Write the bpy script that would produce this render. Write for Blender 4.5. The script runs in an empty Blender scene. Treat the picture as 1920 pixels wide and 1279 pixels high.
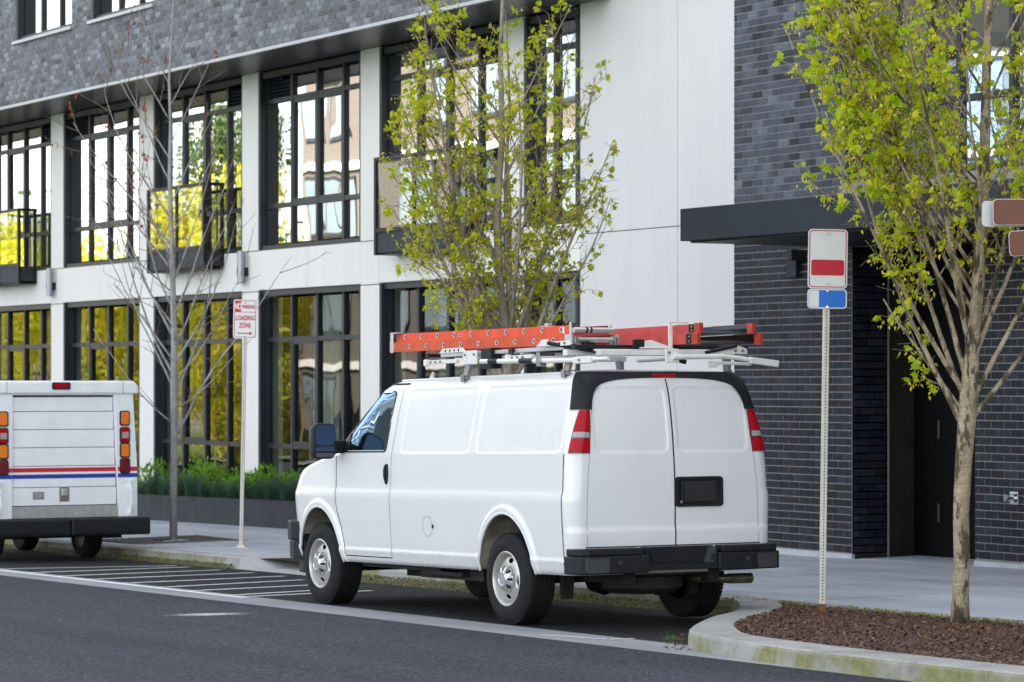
import bpy, bmesh, math, random
import numpy as np
from mathutils import Vector, Matrix

R = math.radians
scene = bpy.context.scene
COL = scene.collection
rng = random.Random(7)
nrng = np.random.default_rng(11)

# ------------------------------------------------------------------ camera, sky, sun, exposure
# world axes: +X along the kerb towards the viewer, +Y from the street into the buildings, Z up
FPX, EYE, HOR = 5700.0, 2.03, 717.0
ALPHA = math.atan(3240 / FPX)
CA, SA = math.cos(ALPHA), math.sin(ALPHA)
cam_d = bpy.data.cameras.new('camera')
cam = bpy.data.objects.new('camera', cam_d)
COL.objects.link(cam)
cam.location = (0, 0, EYE)
cam.rotation_euler = (R(90), 0, R(90) - ALPHA)
cam_d.sensor_width = 36
cam_d.lens = FPX / 1920 * 36
cam_d.shift_y = (HOR - 639.5) / 1920
cam_d.clip_start = 0.5
cam_d.clip_end = 2000
cam_d.dof.use_dof = True
cam_d.dof.focus_distance = 25.5
cam_d.dof.aperture_fstop = 4.0
scene.camera = cam

world = bpy.data.worlds.new('World')
scene.world = world
world.use_nodes = True
wn = world.node_tree.nodes
sky = wn.new('ShaderNodeTexSky')
sky.sky_type = 'NISHITA'
sky.sun_disc = False
SUN_EL = R(40)
SUN_AZ = (-0.12, 0.993)
sky.sun_elevation = SUN_EL
sky.sun_rotation = math.atan2(SUN_AZ[0], SUN_AZ[1])
sky.altitude = 0
sky.air_density = 1.0
sky.dust_density = 1.0
sky.ozone_density = 1.0
wn['Background'].inputs[1].default_value = 0.15
hs = wn.new('ShaderNodeHueSaturation')      # thin bright cloud: the sky is paler than a clear one
hs.inputs['Saturation'].default_value = 0.30
world.node_tree.links.new(sky.outputs[0], hs.inputs['Color'])
world.node_tree.links.new(hs.outputs[0], wn['Background'].inputs[0])
sd = bpy.data.lights.new('sun', 'SUN')
sd.energy = 4.5
sd.angle = R(0.6)
sd.color = (1.0, 0.93, 0.84)
sun = bpy.data.objects.new('sun', sd)
COL.objects.link(sun)
sv = Vector((SUN_AZ[0] * math.cos(SUN_EL), SUN_AZ[1] * math.cos(SUN_EL), math.sin(SUN_EL)))
sun.rotation_euler = sv.to_track_quat('Z', 'Y').to_euler()
sun.location = (0, -30, 40)

scene.view_settings.view_transform = 'Standard'
scene.view_settings.look = 'None'
scene.view_settings.gamma = 1
scene.view_settings.exposure = 1.98
scene.view_settings.use_curve_mapping = False
scene.cycles.use_denoising = True
scene.cycles.max_bounces = 8
scene.cycles.transparent_max_bounces = 16
scene.cycles.caustics_reflective = False
scene.cycles.caustics_refractive = False

# ------------------------------------------------------------------ survey helpers: photo reading -> metres on a real plane
def ray(px, py):
    u = px - 960
    return (-CA * FPX + SA * u, SA * FPX + CA * u, -(py - HOR))
def onY(px, py, Y):
    r = ray(px, py); t = Y / r[1]
    return Vector((t * r[0], Y, EYE + t * r[2]))
def onX(px, py, X):
    r = ray(px, py); t = X / r[0]
    return Vector((X, t * r[1], EYE + t * r[2]))
GR = 0.0145
def road_z(x, y=12.5):
    return GR * (x + 22.15) + (-0.012 * (min(y, 15) - 12.5) if y > 12.5 else -0.01 * (12.5 - y) * -0.0)
def onG(px, py, h=0.0):
    r = ray(px, py)
    t = (GR * 22.15 + h - EYE) / (r[2] - GR * r[0])
    return Vector((t * r[0], t * r[1], EYE + t * r[2]))
KERB = 15.0
def walk_z(x, y):
    return GR * (x + 22.15) - 0.03 + 0.15 + 0.015 * (y - KERB)

# ------------------------------------------------------------------ mesh builder
class MB:
    def __init__(s):
        s.v, s.f, s.m = [], [], []
    def add(s, vs, fs, m=0):
        o = len(s.v)
        s.v.extend([tuple(p) for p in vs])
        for f in fs:
            s.f.append(tuple(i + o for i in f)); s.m.append(m)
        return s
    def box(s, x0, x1, y0, y1, z0, z1, m=0, M=None):
        vs = [(x0, y0, z0), (x1, y0, z0), (x1, y1, z0), (x0, y1, z0), (x0, y0, z1), (x1, y0, z1), (x1, y1, z1), (x0, y1, z1)]
        if M is not None:
            vs = [tuple(M @ Vector(p)) for p in vs]
        return s.add(vs, [(0, 3, 2, 1), (4, 5, 6, 7), (0, 1, 5, 4), (1, 2, 6, 5), (2, 3, 7, 6), (3, 0, 4, 7)], m)
    def beam(s, p0, p1, w, h, m=0, up=(0, 0, 1)):
        p0, p1 = Vector(p0), Vector(p1)
        d = (p1 - p0).normalized(); u = Vector(up)
        if abs(d.dot(u)) > 0.99: u = Vector((0, 1, 0))
        a = d.cross(u).normalized(); b = a.cross(d).normalized()
        vs = []
        for p in (p0, p1):
            for sa_, sb in ((-1, -1), (1, -1), (1, 1), (-1, 1)):
                vs.append(p + a * (sa_ * w / 2) + b * (sb * h / 2))
        return s.add(vs, [(0, 1, 2, 3), (7, 6, 5, 4), (0, 4, 5, 1), (1, 5, 6, 2), (2, 6, 7, 3), (3, 7, 4, 0)], m)
    def tube(s, pts, rad, n=8, m=0, cap=True):
        pts = [Vector(p) for p in pts]
        if not hasattr(rad, '__len__'): rad = [rad] * len(pts)
        vs, fs = [], []
        ref = None
        for i, p in enumerate(pts):
            d = (pts[min(i + 1, len(pts) - 1)] - pts[max(i - 1, 0)])
            d = d.normalized() if d.length > 1e-9 else Vector((0, 0, 1))
            if ref is None:
                ref = d.orthogonal().normalized()
            a = (ref - d * ref.dot(d))
            a = a.normalized() if a.length > 1e-6 else d.orthogonal().normalized()
            ref = a
            b = d.cross(a)
            for k in range(n):
                t = 2 * math.pi * k / n
                vs.append(p + (a * math.cos(t) + b * math.sin(t)) * rad[i])
        for i in range(len(pts) - 1):
            for k in range(n):
                k2 = (k + 1) % n
                fs.append((i * n + k, i * n + k2, (i + 1) * n + k2, (i + 1) * n + k))
        if cap:
            fs.append(tuple(range(n - 1, -1, -1)))
            fs.append(tuple((len(pts) - 1) * n + k for k in range(n)))
        return s.add(vs, fs, m)
    def lathe(s, prof, axis='y', c=(0, 0, 0), n=48, m=0, arc=None):
        # prof: (radius, axial)
        vs, fs = [], []
        for r_, a_ in prof:
            for k in range(n):
                t = 2 * math.pi * k / n
                if axis == 'y': p = (c[0] + r_ * math.cos(t), c[1] + a_, c[2] + r_ * math.sin(t))
                elif axis == 'x': p = (c[0] + a_, c[1] + r_ * math.cos(t), c[2] + r_ * math.sin(t))
                else: p = (c[0] + r_ * math.cos(t), c[1] + r_ * math.sin(t), c[2] + a_)
                vs.append(p)
        for i in range(len(prof) - 1):
            for k in range(n):
                k2 = (k + 1) % n
                fs.append((i * n + k, i * n + k2, (i + 1) * n + k2, (i + 1) * n + k))
        return s.add(vs, fs, m)
    def prism(s, poly, axis, a0, a1, m=0):
        # poly: 2d points; extruded along axis from a0 to a1
        n = len(poly)
        def mk(p, a):
            if axis == 'y': return (p[0], a, p[1])
            if axis == 'x': return (a, p[0], p[1])
            return (p[0], p[1], a)
        vs = [mk(p, a0) for p in poly] + [mk(p, a1) for p in poly]
        fs = [tuple(range(n)), tuple(range(2 * n - 1, n - 1, -1))]
        for i in range(n):
            j = (i + 1) % n
            fs.append((i, i + n, j + n, j))
        return s.add(vs, fs, m)
    def build(s, name, mats, parent=None, world=False, smooth=False, bevel=0, seg=2, recalc=True, angle=None):
        me = bpy.data.meshes.new(name)
        me.from_pydata(s.v, [], s.f)
        if not isinstance(mats, (list, tuple)): mats = [mats]
        for q in mats: me.materials.append(q)
        if len(mats) > 1: me.polygons.foreach_set('material_index', s.m)
        if recalc:
            bm = bmesh.new(); bm.from_mesh(me)
            bmesh.ops.recalc_face_normals(bm, faces=bm.faces[:])
            bm.to_mesh(me); bm.free()
        if smooth:
            me.polygons.foreach_set('use_smooth', [True] * len(me.polygons))
            if angle: me.set_sharp_from_angle(angle=R(angle))
        me.update()
        o = link(name, me, parent, world)
        if bevel:
            b = o.modifiers.new('bevel', 'BEVEL'); b.width = bevel; b.segments = seg; b.limit_method = 'ANGLE'; b.angle_limit = R(35)
            b.harden_normals = False
        return o

def root_of(o):
    while o.parent: o = o.parent
    return o
def link(name, data, parent=None, world=False):
    o = bpy.data.objects.new(name, data)
    COL.objects.link(o)
    if parent is not None:
        o.parent = parent
        if world and parent.parent is None:
            o.location = -Vector(parent.location)
    return o
def thing(name, label, cat, loc=(0, 0, 0), group=None, kind=None):
    o = bpy.data.objects.new(name, None)
    o.empty_display_size = 0.3
    COL.objects.link(o)
    o.location = loc
    return tag(o, label, cat, group, kind)
def tag(o, label=None, cat=None, group=None, kind=None):
    if label: o['label'] = label
    if cat: o['category'] = cat
    if group: o['group'] = group
    if kind: o['kind'] = kind
    return o
def pivot(o, p):
    """move the object's origin to p (world) without moving its mesh"""
    p = Vector(p)
    o.data.transform(Matrix.Translation(-p)); o.location = Vector(o.location) + p
    return o
def mesh_np(name, verts, faces_flat, nper, mats, parent=None, world=False, midx=None, smooth=False):
    """fast mesh from numpy: faces all with nper corners"""
    me = bpy.data.meshes.new(name)
    nv = len(verts); nf = len(faces_flat) // nper
    me.vertices.add(nv); me.vertices.foreach_set('co', np.asarray(verts, dtype=np.float32).ravel())
    me.loops.add(nf * nper); me.loops.foreach_set('vertex_index', np.asarray(faces_flat, dtype=np.int32))
    me.polygons.add(nf)
    me.polygons.foreach_set('loop_start', np.arange(0, nf * nper, nper, dtype=np.int32))
    if not isinstance(mats, (list, tuple)): mats = [mats]
    for q in mats: me.materials.append(q)
    if midx is not None: me.polygons.foreach_set('material_index', np.asarray(midx, dtype=np.int32))
    if smooth: me.polygons.foreach_set('use_smooth', np.ones(nf, dtype=bool))
    me.update(calc_edges=True); me.validate()
    return link(name, me, parent, world)

# ------------------------------------------------------------------ materials
def new_mat(name):
    m = bpy.data.materials.new(name); m.use_nodes = True
    nt = m.node_tree; nt.nodes.clear()
    out = nt.nodes.new('ShaderNodeOutputMaterial')
    return m, nt, out
def N(nt, t, **kw):
    n = nt.nodes.new(t)
    for k, v in kw.items(): setattr(n, k, v)
    return n
def L(nt, a, b): nt.links.new(a, b)
def noise(nt, scale, detail=4, rough=0.55, coord='Object', stretch=None):
    tc = N(nt, 'ShaderNodeTexCoord')
    src = tc.outputs[coord]
    if stretch:
        mp = N(nt, 'ShaderNodeMapping'); mp.inputs['Scale'].default_value = stretch
        L(nt, src, mp.inputs[0]); src = mp.outputs[0]
    n = N(nt, 'ShaderNodeTexNoise')
    n.inputs['Scale'].default_value = scale; n.inputs['Detail'].default_value = detail; n.inputs['Roughness'].default_value = rough
    L(nt, src, n.inputs['Vector'])
    return n
def ramp(nt, src, stops):
    r = N(nt, 'ShaderNodeValToRGB')
    els = r.color_ramp.elements
    while len(els) < len(stops): els.new(0.5)
    for e, (p, c) in zip(els, stops):
        e.position = p; e.color = (c[0], c[1], c[2], 1) if hasattr(c, '__len__') else (c, c, c, 1)
    L(nt, src, r.inputs[0])
    return r
def mixc(nt, fac, a, b, blend='MIX'):
    x = N(nt, 'ShaderNodeMix', data_type='RGBA', blend_type=blend)
    if hasattr(fac, 'default_value') or hasattr(fac, 'is_output'): L(nt, fac, x.inputs[0])
    else: x.inputs[0].default_value = fac
    for v, i in ((a, 6), (b, 7)):
        if isinstance(v, (tuple, list)): x.inputs[i].default_value = (v[0], v[1], v[2], 1)
        else: L(nt, v, x.inputs[i])
    return x.outputs[2]
def bump(nt, src, strength, dist=0.01):
    b = N(nt, 'ShaderNodeBump'); b.inputs['Strength'].default_value = strength; b.inputs['Distance'].default_value = dist
    L(nt, src, b.inputs['Height'])
    return b.outputs[0]
def simple(name, col, rough=0.5, metal=0.0, var=0.0, vscale=8, bmp=0.0, bscale=60, coat=0.0, spec=0.5, rvar=0.0):
    m, nt, out = new_mat(name)
    p = N(nt, 'ShaderNodeBsdfPrincipled')
    p.inputs['Base Color'].default_value = (*col, 1); p.inputs['Roughness'].default_value = rough
    p.inputs['Metallic'].default_value = metal; p.inputs['Coat Weight'].default_value = coat
    p.inputs['Coat Roughness'].default_value = 0.04; p.inputs['Specular IOR Level'].default_value = spec
    if var:
        n = noise(nt, vscale)
        r = ramp(nt, n.outputs[0], [(0.3, tuple(c * (1 - var) for c in col)), (0.7, tuple(min(1, c * (1 + var)) for c in col))])
        L(nt, r.outputs[0], p.inputs['Base Color'])
        if rvar:
            rr_ = ramp(nt, n.outputs[0], [(0.3, max(0, rough - rvar)), (0.7, min(1, rough + rvar))])
            L(nt, rr_.outputs[0], p.inputs['Roughness'])
    if bmp:
        n2 = noise(nt, bscale)
        L(nt, bump(nt, n2.outputs[0], bmp), p.inputs['Normal'])
    L(nt, p.outputs[0], out.inputs[0])
    return m

M = {}
M['dark_metal'] = simple('dark_metal', (0.014, 0.015, 0.018), 0.5, var=0.15, vscale=3, spec=0.25)
M['frame_metal'] = simple('frame_metal', (0.022, 0.025, 0.032), 0.42, var=0.15, vscale=2, spec=0.3)
M['canopy_metal'] = simple('canopy_metal', (0.020, 0.025, 0.036), 0.55, var=0.12, vscale=1.5, spec=0.25)
M['soffit_metal'] = simple('soffit_metal', (0.075, 0.072, 0.068), 0.36, metal=0.4, var=0.2, vscale=1.2)
M['edge_metal'] = simple('edge_metal', (0.45, 0.45, 0.46), 0.4, metal=0.2)
M['black_plastic'] = simple('black_plastic', (0.010, 0.011, 0.013), 0.5, var=0.25, vscale=14, bmp=0.08, bscale=400, spec=0.28)
M['black_gloss'] = simple('black_gloss', (0.010, 0.010, 0.011), 0.10, coat=0.5)
M['rubber'] = simple('rubber', (0.012, 0.012, 0.013), 0.75, var=0.3, vscale=9, spec=0.25)
M['seam'] = simple('seam', (0.012, 0.012, 0.013), 0.8)
M['seam_soft'] = simple('seam_soft', (0.30, 0.30, 0.31), 0.8)
M['under'] = simple('under', (0.012, 0.011, 0.010), 0.8, var=0.5, vscale=6)
M['liner'] = simple('liner', (0.40, 0.35, 0.27), 0.85, var=0.45, vscale=5, bmp=0.2, bscale=20)
M['rim'] = simple('rim', (0.52, 0.50, 0.47), 0.38, metal=0.55, var=0.1, vscale=20)
M['hubcap'] = simple('hubcap', (0.62, 0.62, 0.63), 0.28, metal=0.7)
M['aluminium'] = simple('aluminium', (0.60, 0.60, 0.59), 0.35, metal=0.7, var=0.12, vscale=12)
M['steel'] = simple('steel', (0.30, 0.29, 0.28), 0.4, metal=0.8, var=0.2, vscale=10)
M['exhaust'] = simple('exhaust', (0.16, 0.13, 0.09), 0.38, metal=0.8, var=0.4, vscale=9)
M['rack_white'] = simple('rack_white', (0.74, 0.73, 0.70), 0.38, var=0.06, vscale=10)
M['rack_grey'] = simple('rack_grey', (0.55, 0.56, 0.57), 0.35, metal=0.4, var=0.08)
M['orange_base'] = simple('orange_base', (0.62, 0.085, 0.028), 0.5, var=0.14, vscale=6, bmp=0.1, bscale=90, spec=0.3)  # duller copy of orange: tone step between ladder sections put into the colour, not lit
M['orange'] = simple('orange', (0.74, 0.062, 0.010), 0.45, var=0.14, vscale=6, bmp=0.1, bscale=90)
M['ladder_red'] = simple('ladder_red', (0.48, 0.045, 0.04), 0.55, var=0.18, vscale=7, bmp=0.12, bscale=90)
M['red_cap'] = simple('red_cap', (0.42, 0.035, 0.015), 0.35, var=0.3, vscale=40)
M['red_lens'] = simple('red_lens', (0.42, 0.002, 0.008), 0.25, coat=0.05, spec=0.2)
M['dark_red_lens'] = simple('dark_red_lens', (0.16, 0.008, 0.012), 0.2, coat=0.6)
M['white_lens'] = simple('white_lens', (0.34, 0.33, 0.34), 0.2, coat=0.2)
M['amber_lens'] = simple('amber_lens', (0.80, 0.20, 0.02), 0.2, coat=0.6)
M['sign_white'] = simple('sign_white', (0.76, 0.755, 0.74), 0.45, var=0.04, vscale=6)
M['sign_red'] = simple('sign_red', (0.55, 0.012, 0.03), 0.45)
M['sign_blue'] = simple('sign_blue', (0.012, 0.16, 0.62), 0.45)
M['sign_brown'] = simple('sign_brown', (0.155, 0.05, 0.027), 0.5, var=0.08)
M['sign_back'] = simple('sign_back', (0.50, 0.50, 0.50), 0.42, metal=0.4)
M['post'] = simple('post', (0.60, 0.57, 0.50), 0.5, metal=0.25, var=0.12, vscale=5)
M['hole'] = simple('hole', (0.01, 0.01, 0.01), 0.9)
M['rust'] = simple('rust', (0.20, 0.07, 0.025), 0.85, var=0.5, vscale=40)
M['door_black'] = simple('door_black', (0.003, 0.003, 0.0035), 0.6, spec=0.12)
M['concrete_dark'] = simple('concrete_dark', (0.030, 0.028, 0.024), 0.85, var=0.25, vscale=2.5, bmp=0.15, bscale=30, spec=0.1)
M['interior'] = simple('interior', (0.06, 0.058, 0.055), 0.9, spec=0.1)
M['interior_light'] = simple('interior_light', (0.36, 0.38, 0.34), 0.9)
M['curtain'] = simple('curtain', (0.42, 0.46, 0.43), 0.9)
M['sheer'] = simple('sheer', (0.70, 0.74, 0.80), 0.9)
M['planter'] = simple('planter', (0.030, 0.034, 0.043), 0.6, spec=0.25, var=0.3, vscale=2.5, bmp=0.1, bscale=40)
M['truck_white'] = simple('truck_white', (0.84, 0.86, 0.87), 0.35, var=0.05, vscale=3, coat=0.2)
M['stripe_red'] = simple('stripe_red', (0.55, 0.02, 0.03), 0.35)
M['stripe_blue'] = simple('stripe_blue', (0.02, 0.05, 0.33), 0.35)
M['paint_line'] = simple('paint_line', (0.78, 0.79, 0.80), 0.6, var=0.18, vscale=12)
M['lamp_grey'] = simple('lamp_grey', (0.36, 0.38, 0.41), 0.35, metal=0.5)
M['steel_dark'] = simple('steel_dark', (0.055, 0.048, 0.045), 0.6, metal=0.3, var=0.3)
M['far_pane'] = simple('far_pane', (0.16, 0.21, 0.25), 0.1, spec=0.8)
M['beige'] = simple('beige_wall', (0.36, 0.30, 0.22), 0.85, var=0.1)
M['pale_wall'] = simple('pale_wall', (0.20, 0.32, 0.55), 0.7, var=0.1)
M['chrome'] = simple('chrome', (0.75, 0.75, 0.76), 0.15, metal=1.0)
M['tan_wall'] = simple('tan_wall', (0.135, 0.115, 0.095), 0.85, var=0.1)
M['terracotta'] = simple('terracotta', (0.30, 0.14, 0.09), 0.8)

def mat_van_white():
    m, nt, out = new_mat('van_white')
    p = N(nt, 'ShaderNodeBsdfPrincipled')
    n = noise(nt, 2.2, 6, 0.62)
    c = ramp(nt, n.outputs[0], [(0.3, (0.735, 0.735, 0.742)), (0.7, (0.765, 0.763, 0.765))])
    # road film and splashes on the lower panels (object space: low z)
    tc = N(nt, 'ShaderNodeTexCoord'); sx = N(nt, 'ShaderNodeSeparateXYZ'); L(nt, tc.outputs['Object'], sx.inputs[0])
    n2 = noise(nt, 34, 5, 0.7)
    mr = N(nt, 'ShaderNodeMapRange'); mr.inputs[1].default_value = 0.95; mr.inputs[2].default_value = 0.42
    L(nt, sx.outputs[2], mr.inputs[0])
    mu = N(nt, 'ShaderNodeMath', operation='MULTIPLY'); L(nt, mr.outputs[0], mu.inputs[0]); L(nt, n2.outputs[0], mu.inputs[1])
    r2 = ramp(nt, mu.outputs[0], [(0.36, 0.0), (0.66, 0.5)])
    col = mixc(nt, r2.outputs[0], c.outputs[0], (0.50, 0.46, 0.41))
    L(nt, col, p.inputs['Base Color'])
    rr_ = ramp(nt, n.outputs[0], [(0.3, 0.27), (0.75, 0.32)])
    L(nt, rr_.outputs[0], p.inputs['Roughness'])
    p.inputs['Coat Weight'].default_value = 0.7; p.inputs['Coat Roughness'].default_value = 0.05
    n3 = noise(nt, 3.0, 2)
    L(nt, bump(nt, n3.outputs[0], 0.04, 0.01), p.inputs['Normal'])
    L(nt, p.outputs[0], out.inputs[0])
    return m
M['van_white'] = mat_van_white()

def mat_glass(name, tint, refl_lo, refl_hi, wob=0.05, wscale=0.9, gcol=(1, 1, 1)):
    """window glass: a transparent tinted sheet with a Fresnel mirror reflection and slightly wavy surface"""
    m, nt, out = new_mat(name)
    tr = N(nt, 'ShaderNodeBsdfTransparent'); tr.inputs[0].default_value = (*tint, 1)
    gl = N(nt, 'ShaderNodeBsdfGlossy'); gl.inputs['Roughness'].default_value = 0.0; gl.inputs[0].default_value = (*gcol, 1)
    n = noise(nt, wscale, 1.5, 0.5, stretch=(1, 1, 0.55))
    L(nt, bump(nt, n.outputs[0], wob, 0.05), gl.inputs['Normal'])
    lw = N(nt, 'ShaderNodeLayerWeight'); lw.inputs[0].default_value = 0.5
    mr = N(nt, 'ShaderNodeMapRange'); mr.inputs[3].default_value = refl_lo; mr.inputs[4].default_value = refl_hi
    L(nt, lw.outputs['Facing'], mr.inputs[0])
    mx = N(nt, 'ShaderNodeMixShader'); L(nt, mr.outputs[0], mx.inputs[0]); L(nt, tr.outputs[0], mx.inputs[1]); L(nt, gl.outputs[0], mx.inputs[2])
    L(nt, mx.outputs[0], out.inputs[0])
    return m
M['glass'] = mat_glass('glass', (0.5, 0.55, 0.52), 0.4, 1.0, 0.10)
M['glass_low'] = mat_glass('glass_low', (0.55, 0.6, 0.55), 0.05, 0.24, 0.10)
M['glass_van'] = mat_glass('glass_van', (0.10, 0.13, 0.15), 0.3, 0.75, wob=0.004, gcol=(0.36, 0.56, 0.82))

def mat_asphalt():
    m, nt, out = new_mat('asphalt')
    p = N(nt, 'ShaderNodeBsdfPrincipled')
    n1 = noise(nt, 30, 6, 0.85); n2 = noise(nt, 0.9, 5, 0.65, stretch=(0.12, 1.0, 1.0))
    c1 = ramp(nt, n1.outputs[0], [(0.34, (0.006, 0.007, 0.010)), (0.47, (0.029, 0.032, 0.041)), (0.57, (0.062, 0.068, 0.083)), (0.70, (0.25, 0.26, 0.28))])
    c2 = ramp(nt, n2.outputs[0], [(0.3, 0.72), (0.7, 1.28)])
    col = mixc(nt, 1.0, c1.outputs[0], c2.outputs[0], 'MULTIPLY')
    L(nt, col, p.inputs['Base Color']); p.inputs['Roughness'].default_value = 0.9; p.inputs['Specular IOR Level'].default_value = 0.2
    L(nt, bump(nt, n1.outputs[0], 0.7, 0.012), p.inputs['Normal'])
    L(nt, p.outputs[0], out.inputs[0]); return m
M['asphalt'] = mat_asphalt()
def mat_asphalt2():
    m, nt, out = new_mat('parking_asphalt')
    p = N(nt, 'ShaderNodeBsdfPrincipled')
    n1 = noise(nt, 22, 6, 0.85); n2 = noise(nt, 0.6, 5, 0.6)
    c1 = ramp(nt, n1.outputs[0], [(0.36, (0.006, 0.006, 0.007)), (0.52, (0.024, 0.024, 0.026)), (0.62, (0.055, 0.054, 0.052)), (0.72, (0.17, 0.165, 0.15))])
    c2 = ramp(nt, n2.outputs[0], [(0.3, 0.75), (0.7, 1.2)])
    L(nt, mixc(nt, 1.0, c1.outputs[0], c2.outputs[0], 'MULTIPLY'), p.inputs['Base Color']); p.inputs['Roughness'].default_value = 0.9; p.inputs['Specular IOR Level'].default_value = 0.2
    L(nt, bump(nt, n1.outputs[0], 0.7, 0.012), p.inputs['Normal'])
    L(nt, p.outputs[0], out.inputs[0]); return m
M['asphalt2'] = mat_asphalt2()
def mat_concrete(name, lo, hi, moss=False, streak=True):
    m, nt, out = new_mat(name)
    p = N(nt, 'ShaderNodeBsdfPrincipled')
    n1 = noise(nt, 1.1, 6, 0.62, stretch=(0.45, 1.6, 1) if streak else None); n2 = noise(nt, 45, 4, 0.7)
    c = ramp(nt, n1.outputs[0], [(0.3, lo), (0.68, hi)]).outputs[0]
    s = ramp(nt, n2.outputs[0], [(0.3, 0.86), (0.7, 1.1)])
    c = mixc(nt, 1.0, c, s.outputs[0], 'MULTIPLY')
    if moss:
        # algae on the upright faces of the kerb
        ge = N(nt, 'ShaderNodeNewGeometry'); sx = N(nt, 'ShaderNodeSeparateXYZ'); L(nt, ge.outputs['Normal'], sx.inputs[0])
        up = N(nt, 'ShaderNodeMapRange'); up.inputs[1].default_value = 0.75; up.inputs[2].default_value = 0.3
        L(nt, sx.outputs[2], up.inputs[0])
        n3 = noise(nt, 1.4, 4, 0.65); r3 = ramp(nt, n3.outputs[0], [(0.42, 0.0), (0.56, 0.85)])
        mu = N(nt, 'ShaderNodeMath', operation='MULTIPLY'); L(nt, up.outputs[0], mu.inputs[0]); L(nt, r3.outputs[0], mu.inputs[1])
        n4 = noise(nt, 18, 5, 0.7)
        mc = ramp(nt, n4.outputs[0], [(0.3, (0.13, 0.12, 0.03)), (0.7, (0.26, 0.26, 0.05))])
        c = mixc(nt, mu.outputs[0], c, mc.outputs[0])
        n5 = noise(nt, 3.2, 5, 0.7); r5 = ramp(nt, n5.outputs[0], [(0.56, 0.0), (0.72, 0.7)])
        c = mixc(nt, r5.outputs[0], c, (0.14, 0.12, 0.10))
    L(nt, c, p.inputs['Base Color']); p.inputs['Roughness'].default_value = 0.8
    L(nt, bump(nt, n2.outputs[0], 0.25, 0.008), p.inputs['Normal'])
    L(nt, p.outputs[0], out.inputs[0]); return m
M['sidewalk'] = mat_concrete('sidewalk', (0.31, 0.335, 0.375), (0.50, 0.52, 0.555))
M['kerb'] = mat_concrete('kerb', (0.27, 0.265, 0.25), (0.40, 0.395, 0.375), moss=True, streak=False)
M['kerb_clean'] = mat_concrete('kerb_clean', (0.33, 0.325, 0.31), (0.42, 0.415, 0.40), streak=False)
M['gutter'] = mat_concrete('gutter', (0.22, 0.225, 0.23), (0.32, 0.325, 0.335))
def mat_render(name, col, amt):
    m, nt, out = new_mat(name)
    p = N(nt, 'ShaderNodeBsdfPrincipled'); p.inputs['Roughness'].default_value = 0.9
    n1 = noise(nt, 2.6, 6, 0.65, stretch=(1.0, 1.0, 0.16)); n2 = noise(nt, 0.8, 4, 0.6); n3 = noise(nt, 110, 3, 0.6)
    c1 = ramp(nt, n1.outputs[0], [(0.3, tuple(c * (1 - amt) for c in col)), (0.65, col)])
    c2 = ramp(nt, n2.outputs[0], [(0.3, 1 - amt * 0.6), (0.7, 1.0)])
    L(nt, mixc(nt, 1.0, c1.outputs[0], c2.outputs[0], 'MULTIPLY'), p.inputs['Base Color'])
    L(nt, bump(nt, n3.outputs[0], 0.25), p.inputs['Normal']); L(nt, p.outputs[0], out.inputs[0])
    return m
M['stucco'] = mat_render('stucco', (0.70, 0.68, 0.665), 0.05)
M['column'] = mat_render('column', (0.83, 0.795, 0.75), 0.05)
M['mortar'] = simple('mortar', (0.25, 0.235, 0.23), 0.9, var=0.12, vscale=20)
M['base_strip'] = simple('base_strip', (0.50, 0.52, 0.55), 0.5, metal=0.2, var=0.1)
M['soil'] = simple('soil', (0.035, 0.022, 0.014), 0.95, var=0.5, vscale=30, bmp=0.5, bscale=60)

def brick_mats(tag_, cols, rough):
    out_ = []
    for i, c in enumerate(cols):
        m, nt, out = new_mat('%s_%d' % (tag_, i))
        p = N(nt, 'ShaderNodeBsdfPrincipled')
        tc = N(nt, 'ShaderNodeTexCoord'); oi = N(nt, 'ShaderNodeObjectInfo')
        ge = N(nt, 'ShaderNodeNewGeometry')
        n = N(nt, 'ShaderNodeTexNoise'); n.inputs['Scale'].default_value = 9; n.inputs['Detail'].default_value = 5
        L(nt, ge.outputs['Position'], n.inputs['Vector'])
        r = ramp(nt, n.outputs[0], [(0.3, tuple(x * 0.72 for x in c)), (0.7, tuple(x * 1.3 for x in c))])
        L(nt, r.outputs[0], p.inputs['Base Color'])
        p.inputs['Roughness'].default_value = rough; p.inputs['Specular IOR Level'].default_value = 0.16
        n2 = N(nt, 'ShaderNodeTexNoise'); n2.inputs['Scale'].default_value = 60; L(nt, ge.outputs['Position'], n2.inputs['Vector'])
        L(nt, bump(nt, n2.outputs[0], 0.25, 0.01), p.inputs['Normal'])
        L(nt, p.outputs[0], out.inputs[0]); out_.append(m)
    return out_
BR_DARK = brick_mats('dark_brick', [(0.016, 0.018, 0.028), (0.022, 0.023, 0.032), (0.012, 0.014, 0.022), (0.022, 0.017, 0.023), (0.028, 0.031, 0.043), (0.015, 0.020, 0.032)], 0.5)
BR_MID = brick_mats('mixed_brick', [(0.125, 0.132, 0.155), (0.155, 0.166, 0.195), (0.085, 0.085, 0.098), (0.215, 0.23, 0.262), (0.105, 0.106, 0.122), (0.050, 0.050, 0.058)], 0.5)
BR_BLUE = brick_mats('blue_brick', [(0.060, 0.067, 0.092), (0.085, 0.095, 0.125), (0.040, 0.042, 0.056), (0.070, 0.078, 0.106), (0.12, 0.13, 0.165), (0.026, 0.026, 0.034)], 0.5)

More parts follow.
